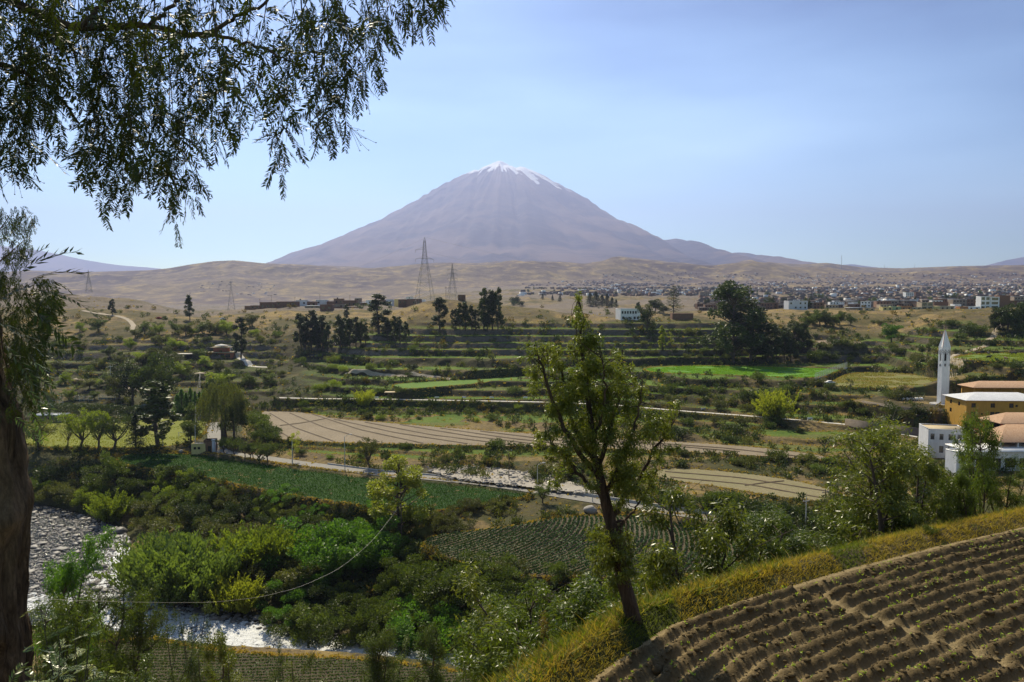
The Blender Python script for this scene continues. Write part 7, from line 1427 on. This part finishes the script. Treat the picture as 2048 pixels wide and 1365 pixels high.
# ------------------------------------------------------------------ trees close by
for kd, px_, d_, top_, mt, wd, lb, nm in (
 ('near_tree', 1765, 24, 850, 'near', 1.25, 'broad many-branched tree at the grassy field edge in front of the stubble field', 'slope_tree'),
 ('near_tree', 1830, 27, 885, 'near', 1.05, 'thinner tree close behind the broad many-branched tree', 'slope_tree'),
 ('near_tree', 1975, 28.5, 800, 'near_g', 0.5, 'narrow tall tree in front of the white and yellow buildings', 'slope_tree'),
 ('near_tree', 2035, 29, 905, 'near_g', 0.75, 'dense dark tree in front of the tiled halls', 'slope_tree'),
 ('near_tree', 1910, 27, 940, 'near_g', 0.75, 'slender low tree in front of the white outbuilding', 'slope_tree'),
 ('near_tree', 1935, 26.5, 960, 'near_g', 0.95, 'dark leafy tree at the grassy edge between the broad tree and the narrow tall one', 'slope_tree'),
 ('near_tree', 1545, 21.5, 1022, 'near_g', 1.35, 'leafy dark-stemmed tree at the grassy edge in front of the row crop corner', 'slope_tree'),
 ('near_tree', 1508, 22, 1075, 'near_g', 0.9, 'bushy tree in front of the corner of the row crop', 'slope_tree'),
 ('near_tree', 1655, 23.5, 1012, 'near_g', 1.6, 'green bushy tree hiding the foot of the pale concrete pole', 'slope_tree'),
 ('near_tree', 1405, 19.5, 1030, 'near', 1.15, 'single-stemmed drooping tree standing before the row crop', 'slope_tree'),
 ('near_tree', 1700, 25, 1010, 'near_g', 1.3, 'low leafy tree beside the broad many-branched tree', 'slope_tree'),
 ('spindly', 1330, 18.5, 1140, 'near', 1.0, 'olive thin-stemmed shrub just beyond the foot of the leaning tree', 'tall_shrub'),
 ('near_tree', 1180, 21, 1172, 'near_g', 1.0, 'tall loose shrub beside the leaning trunk', 'tall_shrub'),
 ('near_tree', 1110, 23, 1175, 'near_g', 1.1, 'drooping green shrub on the slope over the river', 'tall_shrub'),
 ('near_tree', 1040, 24, 1215, 'near_g', 1.1, 'rounded drooping shrub that covers the river bend', 'tall_shrub'),
 ('near_tree', 1240, 22, 1150, 'near_g', 0.9, 'dense green tree right behind the leaning trunk', 'slope_tree'),
 ('spindly', 1150, 18, 1235, 'brown', .9, 'reddish brown dry shrub on the slope beside the leaning trunk', 'tall_shrub'),
 ('spindly', 1440, 21, 1170, 'near_g', .9, 'low green shrub beyond the grassy field edge', 'tall_shrub'),
 ('spindly', 1600, 23, 1120, 'near_g', .8, 'small dark shrub between two bushy trees of the field edge', 'tall_shrub'),
 ('spindly', 1860, 25, 1010, 'near', .8, 'thin-stemmed shrub leaning over the grassy edge', 'tall_shrub'),
 ('near_tree', 1000, 27, 1285, 'near_g', 1.1, 'low shrub at the bottom of the near slope by the river', 'tall_shrub'),
 ('near_tree', 1215, 19, 1178, 'near_g', 1.3, 'glinting leafy shrub hugging the foot of the leaning trunk', 'tall_shrub'),
 ('near_tree', 1075, 20, 1235, 'near_g', 1.3, 'low glinting shrub at the bottom edge of the near slope', 'tall_shrub'),
 ('near_tree', 1140, 20, 1205, 'near', 1.2, 'olive leafy shrub between two drooping green shrubs', 'tall_shrub'),
 ('near_tree', 1290, 21, 1190, 'near_g', 1.1, 'leafy shrub glimpsed between leaning trunk and olive thin-stemmed shrub', 'tall_shrub'),
 ('near_tree', 1595, 24.5, 1066, 'near_g', 1.7, 'thick leafy tree between the two dark-stemmed trees of the edge', 'slope_tree'),
 ('near_tree', 417, 62, 1262, 'near', .8, 'ragged tall shrub overlapping the river at the near bank', 'slope_tree'),
 ('near_tree', 215, 84, 1162, 'mid', 1.1, 'dark-trunked bushy tree leaning over the river near the pepper trunk', 'slope_tree'),
 ('near_tree', 165, 78, 1180, 'near_g', 1.0, 'leafy tree beside the dark-trunked river tree', 'slope_tree'),
 ('near_tree', 105, 84, 1108, 'lush', 1.1, 'bright green bushy tree in front of the river bar', 'slope_tree'),
 ('near_tree', 90, 66, 1195, 'near_g', 1.1, 'low leafy tree close to the pepper trunk', 'slope_tree'),
 ('spindly', 262, 92, 1228, 'mid', 1.1, 'short green shrub at the near water edge', 'tall_shrub'),
 ('spindly', 370, 100, 1228, 'mid', 1.2, 'dark green shrub at the near water edge under the cable', 'tall_shrub'),
 ('spindly', 262, 64, 1300, 'near_g', 1.3, 'low round shrub standing in the near crop', 'tall_shrub'),
 ('spindly', 570, 98, 1275, 'mid', .9, 'thin reddish shrub on the near river bank', 'tall_shrub'),
 ('near_tree', 752, 100, 1252, 'mid', 1.1, 'small rounded tree on the near bank beside a big boulder', 'slope_tree'),
 ('near_tree', 853, 98, 1248, 'mid', 1.1, 'taller rounded tree on the near bank, nearer the near slope', 'slope_tree'),
 ('spindly', 800, 98, 1290, 'mid', 1.4, 'low shrub between the two rounded trees of the near bank', 'tall_shrub'),
 ('spindly', 520, 52, 1330, 'near', 1.2, 'low shrub at the edge of the near crop', 'tall_shrub'),
):
    x = (px_ - W0 / 2) / F * d_; z = gz(x, d_); h = zat(top_, d_) - z
    if h < 0.5: continue
    plant(kd, (x, d_, z - .05), h * 1.03, mt, nm, lb, 'tree' if 'tree' in nm else 'shrub', None, wd * min(1.0, 5.5 / h + .35))

# the leaning tree in the middle
def near3(px, py, d): return P(px, py, d)
root = bpy.data.objects.new('leaning_tree', None); COL.objects.link(root); base = np.array([*G(1278, 1278, -7.15)[:2], -7.3]); root.location = tuple(base); tag(root, 'tall leaning tree with small glossy yellow green leaves at the corner of the plowed field', 'tree')
D0 = float(base[1]); r = np.random.default_rng(99)
def W3(px, py, dd=0.0): return P(px, py, D0 + 0.25 + dd) - base
def spl(pts, k=28):
    pts = np.array(pts); t = np.linspace(0, len(pts) - 1, k); q = np.stack([np.interp(t, np.arange(len(pts)), pts[:, i]) for i in range(3)], 1)
    for _ in range(2): q[1:-1] = (q[:-2] + 2 * q[1:-1] + q[2:]) / 4
    return q
trunk = spl([np.array([0, 0, -.2]), W3(1268, 1235), W3(1250, 1180), W3(1236, 1120), W3(1230, 1070), W3(1218, 1025), W3(1205, 985), W3(1200, 950)])
m = MB(); rr_ = np.interp(np.linspace(0, 1, 28), [0, .06, .3, .7, 1], [.27, .18, .14, .115, .09]); m.tube(trunk, rr_, 14)
v = m.v[0]; nz = fbm(np.arctan2(v[:, 1] - v[:, 1].mean(), v[:, 0]) * 3 + v[:, 2] * .6, v[:, 2] * 2.2, 4, 3); v += (nz - .5)[:, None] * .07; m.obj('trunk', M['bark'], root, smooth=True)
LIMBS = [([(1200, 955), (1188, 915), (1180, 850), (1174, 780), (1165, 720), (1160, 650), (1157, 600)], .085, .015, 0),
 ([(1202, 960), (1165, 915), (1130, 860), (1105, 800), (1085, 740), (1068, 690)], .07, .012, -.5), ([(1212, 1000), (1170, 960), (1135, 920), (1105, 890), (1090, 870)], .05, .01, -.2), ([(1195, 930), (1150, 870), (1135, 800), (1118, 730), (1112, 700)], .05, .01, .5),
 ([(1198, 940), (1215, 880), (1235, 810), (1243, 740), (1245, 700)], .06, .01, .4), ([(1222, 1040), (1245, 1005), (1275, 960), (1305, 905), (1335, 865), (1350, 840)], .06, .01, .3), ([(1208, 990), (1235, 940), (1262, 880), (1278, 820), (1285, 760)], .055, .01, -.4), ([(1225, 1050), (1262, 1030), (1285, 1000), (1292, 985)], .035, .01, 0), ([(1186, 880), (1205, 830), (1212, 770), (1200, 710)], .04, .01, -.6)]
tips = []
for pts, r0, r1, dd in LIMBS:
    n_ = len(pts); q = spl([W3(a, b, dd * i / (n_ - 1)) for i, (a, b) in enumerate(pts)], 18); q[1:-1] += r.normal(0, .02, (16, 3)); m = MB(); m.tube(q, np.linspace(r0, r1, 18), 7); m.obj('branch', M['bark'], root, smooth=True); tips.append(q)
CLU = [(1155, 596, 10), (1159, 620, 14), (1150, 642, 12), (1168, 646, 12), (1160, 676, 9), (1180, 705, 26), (1172, 720, 24), (1068, 692, 15), (1098, 700, 13), (1120, 706, 18), (1080, 725, 18), (1110, 740, 20), (1242, 712, 16), (1240, 745, 20), (1195, 745, 34), (1160, 760, 26), (1086, 770, 22), (1120, 785, 28), (1150, 808, 30), (1195, 800, 36), (1240, 795, 26), (1282, 790, 20), (1272, 830, 26), (1100, 820, 22), (1130, 850, 26), (1175, 860, 34), (1225, 855, 32), (1310, 840, 22), (1345, 832, 15), (1318, 868, 22), (1285, 868, 26), (1090, 880, 18), (1105, 900, 16), (1140, 905, 26), (1180, 915, 26), (1238, 905, 32), (1280, 915, 28), (1312, 905, 16), (1130, 930, 16), (1250, 950, 28), (1290, 950, 24), (1225, 965, 20), (1178, 960, 18), (1285, 985, 18), (1262, 985, 20), (1300, 1000, 12), (1210, 1110, 26), (1235, 1075, 18), (1255, 1120, 20), (1200, 1135, 20), (1240, 1155, 18), (1208, 1085, 16), (1340, 870, 12), (1055, 715, 10), (1350, 810, 9), (1270, 760, 12), (1205, 1060, 20), (1212, 1135, 26), (1248, 1100, 24), (1228, 1165, 20), (1262, 1150, 16), (1060, 745, 14), (1340, 900, 14), (1115, 960, 14), (1230, 1010, 18)]
cl = []; alltips = np.concatenate(tips)
m = MB()
for px_, py_, rp in CLU:
    for _ in range(5):
        rr = max(.10, rp * D0 / F * .82); c_ = W3(px_ + r.normal(0, rp * .55), py_ + r.normal(0, rp * .5), r.normal(0, .34)); cl.append((*c_, rr * r.uniform(.7, 1.1), rr * r.uniform(.8, 1.2)))
        k = np.argsort(np.linalg.norm(alltips - (c_ - np.array([0, 0, .15])), axis=1))[r.integers(0, 6)]; s = alltips[k]
        if np.linalg.norm(s - c_) < 1.4: p, q = limb(s, c_, .009, .003, r, .1, 5); m.tube(p, q, 4)
m.obj('twig', M['bark'], root)
mf = MB(); v, f = leafmesh(np.array(cl), 58000, .085, .25, r, droop=1.0, shell=.85, out=.5); mf.add(v, f); mf.obj('crown', LM['near'], root)

# ------------------------------------------------------------------ the pepper tree whose branches frame the view
PT = bpy.data.objects.new('pepper_tree', None); COL.objects.link(PT); pb = np.array([-3.55, 5.0, gz(-3.55, 5.0) - .1]); PT.location = tuple(pb); tag(PT, 'old pepper tree with rough bark whose drooping feathery branches hang across the sky', 'tree')
t = NT('pepper_bark'); p = t.pos((1, 1, .22)); n = t.noise(p, 14, 7, 0.72, 1.2); n2 = t.noise(p, 50, 5, 0.7); big = t.noise(p, 2.5, 4, 0.6)
c = t.mix(t.rng(n, 0.36, 0.62), (0.014, 0.010, 0.007), (0.15, 0.105, 0.065)); c = t.mix(t.rng(big, 0.42, 0.6, 0, .5), c, (0.22, 0.155, 0.095)); c = t.mix(t.rng(n2, .4, .7, 0, .6), c, (0.03, 0.018, 0.012)); t.bsdf(c, .92, t.bump(t.math('ADD', n, t.math('MULTIPLY', n2, .35)), 1.0, .035), .12); M['pepper_bark'] = t.m
tp = spl([np.array([0, 0, -.3]), P(-36, 1365, 5) - pb, P(-42, 1150, 5) - pb, P(-36, 1010, 5) - pb, P(-58, 850, 5.0) - pb, P(-80, 700, 5.0) - pb, P(-95, 480, 5.0) - pb, P(-120, 200, 5) - pb, P(-150, -120, 5) - pb], 150)
rad_ = np.interp(np.linspace(0, 1, 150), [0, .1, .3, .42, .5, .56, .66, .8, 1], [.36, .275, .27, .275, .30, .25, .22, .19, .15]); m = MB(); m.tube(tp, rad_, 64, cap=False); v = m.v[0]; ax = np.repeat(tp, 64, 0); dv_ = v - ax; L_ = np.linalg.norm(dv_, axis=1, keepdims=True); a_ = np.arctan2(dv_[:, 1], dv_[:, 0]); zz_ = v[:, 2]
k_ = .10 * (ridged(a_ * 3.2 + .25 * np.sin(zz_ * 3), zz_ * .8, 4, 21) - .55) + .035 * (fbm(a_ * 9, zz_ * 6, 3, 5) - .5); v += dv_ / L_ * k_[:, None]
for kz, ka, am in ((-1.55 - pb[2], -.5, .07), (-2.35 - pb[2], -.7, .05)): v += dv_ / L_ * (am * np.exp(-((zz_ - kz) / .10) ** 2 - ((a_ - ka) / .35) ** 2))[:, None]
m.obj('trunk', M['pepper_bark'], PT, smooth=True)
LF = leaf_mat('pepper_leaf', (0.015, 0.026, 0.007), (0.036, 0.048, 0.011), 0.25, 0.5, 1.5, 0.25, 0.35)
LF2 = leaf_mat('pepper_leaf_young', (0.05, 0.085, 0.018), (0.10, 0.13, 0.03), 0.35, 0.28, 1.5, 0.7, 0.2)
LF3 = leaf_mat('silvery_leaf', (0.16, 0.19, 0.10), (0.30, 0.32, 0.22), 0.35, 0.25, 1.5, 0.8, 0.2)
TW = plain('pepper_twig', (0.06, 0.05, 0.03), 0.8)
def frond(seed, L=.20, pairs=12, ll=.052, lw=.0125, curl=.3):
    r = np.random.default_rng(seed); t = np.linspace(0, 1, pairs + 2); x = L * t; z = -curl * L * t ** 2; sp = np.stack([x, .01 * np.sin(t * 5 + seed), z], 1); m = MB(); m.tube(sp, .0011, 3, 1); C, A, B = [], [], []
    for i in range(1, pairs + 1):
        for sgn in (-1, 1):
            if r.random() < .07: continue
            s = ll * (1 - .45 * abs(t[i] - .45)) * r.uniform(.8, 1.15); an = math.radians(r.uniform(38, 62)); d = np.array([math.cos(an), sgn * math.sin(an), r.uniform(-.35, .15)]); d /= np.linalg.norm(d)
            side = np.cross(d, [0, 0, 1]); side /= np.linalg.norm(side); side = side + np.array([0, 0, r.uniform(-.5, .5)]); p0 = sp[i]; w = lw / 2 * r.uniform(.8, 1.2)
            mid = p0 + d * s * .45; tip = p0 + d * s + np.array([s * .12, 0, -s * .08]); C.append([p0, mid - side * w, tip, mid + side * w])
    v = np.array(C).reshape(-1, 3); m.add(v, np.arange(len(v)).reshape(-1, 4), 0); return m
FR = [frond(i, L=.17 + .02 * (i % 4), pairs=10 + i % 5) for i in range(8)]
FRD = [(np.concatenate(q.v), q) for q in FR]
FRM = [q.data('leaf', [LF, TW]) for q in FR]; FRM3 = [frond(40 + i, .15, 7, .05, .012).data('leaf', [LF3, TW]) for i in range(3)]; FRM2 = [frond(60 + i, .30, 12, .075, .015, .4).data('leaf', [LF, TW]) for i in range(4)]; FRMg = [frond(80 + i, .22, 12, .05, .010, .3).data('leaf', [LF2, TW]) for i in range(4)]
r = np.random.default_rng(5); stuffm = MB(); n_obj = [0]
def put_frond(pos, dirn, scale, par, par_loc, bank=FRM, as_obj=True, src=FR):
    d = np.array(dirn) / np.linalg.norm(dirn); up = np.array([r.normal(0, .5), r.normal(0, .5), 1.0]); y = np.cross(up, d); y /= np.linalg.norm(y); z = np.cross(d, y); R = np.stack([d, y, z], 1); k = r.integers(len(bank))
    if as_obj:
        o = link('leaf', bank[k], par); Mx = Matrix([[*(R[i] * scale), float(pos[i] - par_loc[i])] for i in range(3)] + [[0, 0, 0, 1]]); o.matrix_local = Mx; n_obj[0] += 1
    else:
        for v, f, mi in zip(src[k % len(src)].v, src[k % len(src)].f, src[k % len(src)].m):
            pass
        q = src[k % len(src)]; v = np.concatenate(q.v) @ (R.T) * scale + (np.array(pos) - par_loc); off = stuffm.n; first = True
        stuffm.v.append(v)
        for f, mi in zip(q.f, q.m): stuffm.f.append(f + off); stuffm.m.append(mi)
        stuffm.n += len(v)
BOT = [(-60, 300), (0, 372), (40, 340), (75, 330), (100, 275), (140, 300), (180, 350), (210, 415), (250, 405), (285, 340), (310, 360), (355, 458), (385, 410), (400, 300), (440, 300), (470, 278), (500, 240), (520, 245), (552, 360), (572, 330), (600, 305), (640, 262), (668, 292), (690, 250), (712, 200), (735, 150), (752, 150), (765, 70), (800, 82), (830, 50), (850, 35), (890, 10)]
bx_, by_ = [a for a, b in BOT], [b for a, b in BOT]
limbs_px = [([(-150, -60), (0, -10), (150, 62), (255, 46), (310, 55), (360, 66), (410, 72), (460, 76)], .034, .013), ([(360, 66), (410, 72), (440, 52), (480, 30), (520, 10), (560, -20)], .018, .009), ([(150, 62), (185, 30), (215, 5), (260, -30)], .016, .009), ([(300, 50), (330, 25), (355, 0), (380, -30)], .016, .009), ([(-120, 100), (0, 130), (60, 150), (120, 190), (160, 250)], .024, .007), ([(-80, -20), (60, 20), (110, 55), (135, 80), (160, 130), (190, 200)], .016, .005), ([(460, 76), (520, 95), (575, 120), (620, 140)], .012, .004), ([(380, -40), (600, -30), (760, -18), (860, -10)], .018, .004)]
limb_pts = []
for pts, r0, r1 in limbs_px:
    q = spl([P(a, b, 4.9 + .1 * i) for i, (a, b) in enumerate(pts)], 22); q[1:-1] += r.normal(0, .008, (20, 3)); m = MB(); m.tube(q - pb, np.linspace(r0, r1, 22), 8); m.obj('branch', M['pepper_bark'], PT, smooth=True); limb_pts.append(q)
# the hidden upper limb joining trunk and branches
m = MB(); m.tube(spl([P(-110, 330, 5) - pb, P(-140, 100, 5) - pb, P(-150, -60, 4.9) - pb, P(-60, -40, 4.9) - pb], 12), np.linspace(.13, .04, 12), 8); m.obj('branch', M['pepper_bark'], PT, smooth=True)
LP = np.concatenate(limb_pts); tw = MB(); strands = []
for i in range(215):
    px_ = r.uniform(-60, 885) if i % 5 else r.uniform(520, 880)
    b = np.interp(px_, bx_, by_); 
    if px_ > 420 and r.random() < .58: continue
    end = b * (r.uniform(.86, 1.0) if i % 3 == 0 else r.uniform(.25, 1.0)); start = min(end - r.uniform(70, 240), b * r.uniform(-.3, .5)); d = r.uniform(4.3, 6.0); strands.append((px_, start, end, d, 1.0))
for px_, b in ((355, 458), (215, 415), (250, 405), (557, 360), (600, 305), (668, 292), (0, 372), (470, 278), (712, 205), (735, 150), (755, 150), (300, 370), (390, 405)): 
    for _ in range(2): strands.append((px_ + r.normal(0, 5), b - r.uniform(120, 200), b, r.uniform(4.6, 5.2), .9))
nf = 0
for px_, s_, e_, d, sc_ in strands:
    px0 = px_ + r.normal(0, 22); A = P(px0, s_, d); B = P(px_, e_ - 14, d); t_ = np.linspace(0, 1, 12)[:, None]; q = A + (B - A) * t_ + np.array([1, .4, 0]) * .03 * np.sin(t_ * r.uniform(3, 7) + r.uniform(0, 6)); tw.tube(q - pb, np.linspace(.0035, .0012, 12), 4)
    L = np.linalg.norm(B - A); n = max(3, int(L / .062)); keep = r.uniform(.45, 1.0)
    for j in range(n):
        if r.random() > keep: continue
        t0 = j / n; pos = A + (B - A) * t0 + np.array([1, .4, 0]) * .02 * math.sin(t0 * 5); a = j * 2.4 + r.normal(0, .5); dr = (math.cos(a) * 1.1, math.sin(a) * 1.1, -.8 + r.normal(0, .45)); put_frond(pos, dr, sc_ * r.uniform(.7, 1.2), PT, pb, as_obj=(nf % 12 == 0 and n_obj[0] < 230)); nf += 1
    put_frond(B, (r.normal(0, .2), r.normal(0, .2), -1), sc_ * .9, PT, pb, as_obj=False)
tag(tw.obj('twig', TW, PT))
# bare flower twigs at the outer tips
for px_, py_, d in ((795, 40, 5), (720, 150, 5), (700, 255, 4.9), (640, 270, 5), (35, 345, 4.9), (380, 340, 5), (870, 5, 5)):
    m = MB(); s0 = P(px_, py_, d) - pb
    for k in range(16):
        e = s0 + np.array([r.normal(.03, .07), r.normal(0, .04), -abs(r.normal(.08, .06))]); m.tube([s0, (s0 + e) / 2 + r.normal(0, .01, 3), e], .0012, 3); m.tube([e, e + np.array([0, 0, .005])], .0045, 5)
    m.obj('flower_twig', TW, PT)
# foliage hanging beside the trunk
def cloud(zone, n, d0, d1, scl, lighter=0.0):
    global nf
    for _ in range(n):
        px_, py_, rp = zone[r.integers(len(zone))]; a = r.uniform(0, 6.28); k = rp * math.sqrt(r.random()); pos = P(px_ + k * math.cos(a), py_ + k * math.sin(a), r.uniform(d0, d1)); dr = (r.normal(0, .5), r.normal(0, .5), -1 + r.normal(0, .4)); put_frond(pos, dr, scl * r.uniform(.6, 1.0), PT, pb, as_obj=False, src=FR)
cloud([(a_, b_, 60) for a_, b_ in ((20, 40), (80, 100), (150, 60), (60, 180), (150, 180), (230, 100), (230, 200), (300, 150), (0, 250), (110, 230), (200, 290), (320, 230), (330, 60), (420, 130), (430, 220), (520, 60), (560, 140), (620, 60), (380, 300), (240, 330))], 200, 4.4, 6.2, 1.1)
cloud([(25, 430, 30), (50, 440, 22), (10, 480, 35), (40, 495, 25), (5, 530, 30), (20, 560, 30)], 260, 5.6, 6.8, .55)
cloud([(40, 640, 55), (20, 590, 45), (85, 580, 30), (70, 640, 40), (10, 700, 50), (60, 700, 35), (30, 760, 45), (95, 600, 22), (10, 800, 30)], 420, 4.6, 6.0, .75)
cloud([(60, 800, 30), (70, 760, 30), (40, 720, 40)], 90, 5.2, 6.2, .7)
for px_, py_ in ((20, 450), (50, 500), (60, 620), (30, 700), (80, 700)): m = MB(); m.tube([P(-80, py_ + 120, 5) - pb, P(-20, py_ + 40, 5.4) - pb, P(px_, py_ - 20, 5.6) - pb], [.012, .007, .002], 5); m.obj('branch', M['pepper_bark'], PT)
for px_, py_, dr in ((58, 545, (.6, .1, .5)), (80, 560, (.7, 0, .35)), (40, 560, (.3, .1, .7)), (100, 580, (.8, .1, -.1)), (60, 590, (.8, 0, -.2)), (20, 600, (.5, 0, .4)), (75, 615, (.8, .2, -.5)), (0, 640, (.7, .1, -.2)), (50, 650, (.9, .1, -.3)), (30, 690, (.7, 0, -.6)), (90, 620, (.7, .1, -.7))): put_frond(P(px_ - 20, py_, 3.6), dr, r.uniform(.7, .95), PT, pb, bank=FRM2)
for px_, py_, dr in ((60, 720, (.8, 0, -.5)), (70, 750, (.9, 0, -.6)), (80, 780, (.6, 0, -.9)), (50, 780, (.7, 0, -.6)), (30, 830, (.6, 0, -.6)), (60, 820, (.4, 0, -.9)), (95, 735, (.8, 0, -.3))): put_frond(P(px_, py_, 4.2), dr, .9, PT, pb, bank=FRMg)
stuffm.obj('foliage', [LF, TW], PT); tag(PT.children[-1], kind='stuff')
# silvery sapling by the trunk
SP = bpy.data.objects.new('pepper_sapling', None); COL.objects.link(SP); sb = np.array([-2.05, 3.1, gz(-2.05, 3.1)]); SP.location = tuple(sb); tag(SP, 'sapling with pale silvery leaves next to the rough pepper trunk', 'sapling')
m = MB(); 
for ex, ey in ((80, 1215), (120, 1290), (150, 1250), (175, 1300), (190, 1330), (100, 1330), (215, 1345), (140, 1340), (70, 1300), (180, 1270), (110, 1240)):
    e = P(ex, ey, r.uniform(2.9, 3.5)); s0 = sb + np.array([r.normal(0, .05), r.normal(0, .05), 0]); q = spl([s0, (s0 + e) / 2 + np.array([.03, 0, .1]), e], 9); m.tube(q - sb, np.linspace(.006, .0015, 9), 4)
    for j in range(4, 9):
        for _ in range(2): a = r.uniform(0, 6.28); put_frond(q[j], (math.cos(a), math.sin(a) * .6, r.uniform(-.2, .6)), r.uniform(.35, .6), SP, sb, bank=(FRM3 if r.random() < .6 else FRMg))
m.obj('stem', TW, SP)
GS = bpy.data.objects.new('fern_shrub', None); COL.objects.link(GS); gb = np.array([-2.5, 3.4, gz(-2.5, 3.4)]); GS.location = tuple(gb); tag(GS, 'dark feathery shrub at the very foot of the pepper trunk', 'shrub')
m = MB()
for _ in range(16):
    e = P(r.uniform(-30, 230), r.uniform(1318, 1400), r.uniform(3.1, 3.8)); m.tube([gb * 0, (e - gb) * .5 + np.array([0, 0, .1]), e - gb], [.006, .004, .0015], 4)
    for k in range(6): a = r.uniform(0, 6.28); put_frond(gb + (e - gb) * r.uniform(.6, 1), (math.cos(a), math.sin(a), r.uniform(-.2, .7)), r.uniform(.5, .8), GS, gb, bank=FRMg)
m.obj('stem', TW, GS)
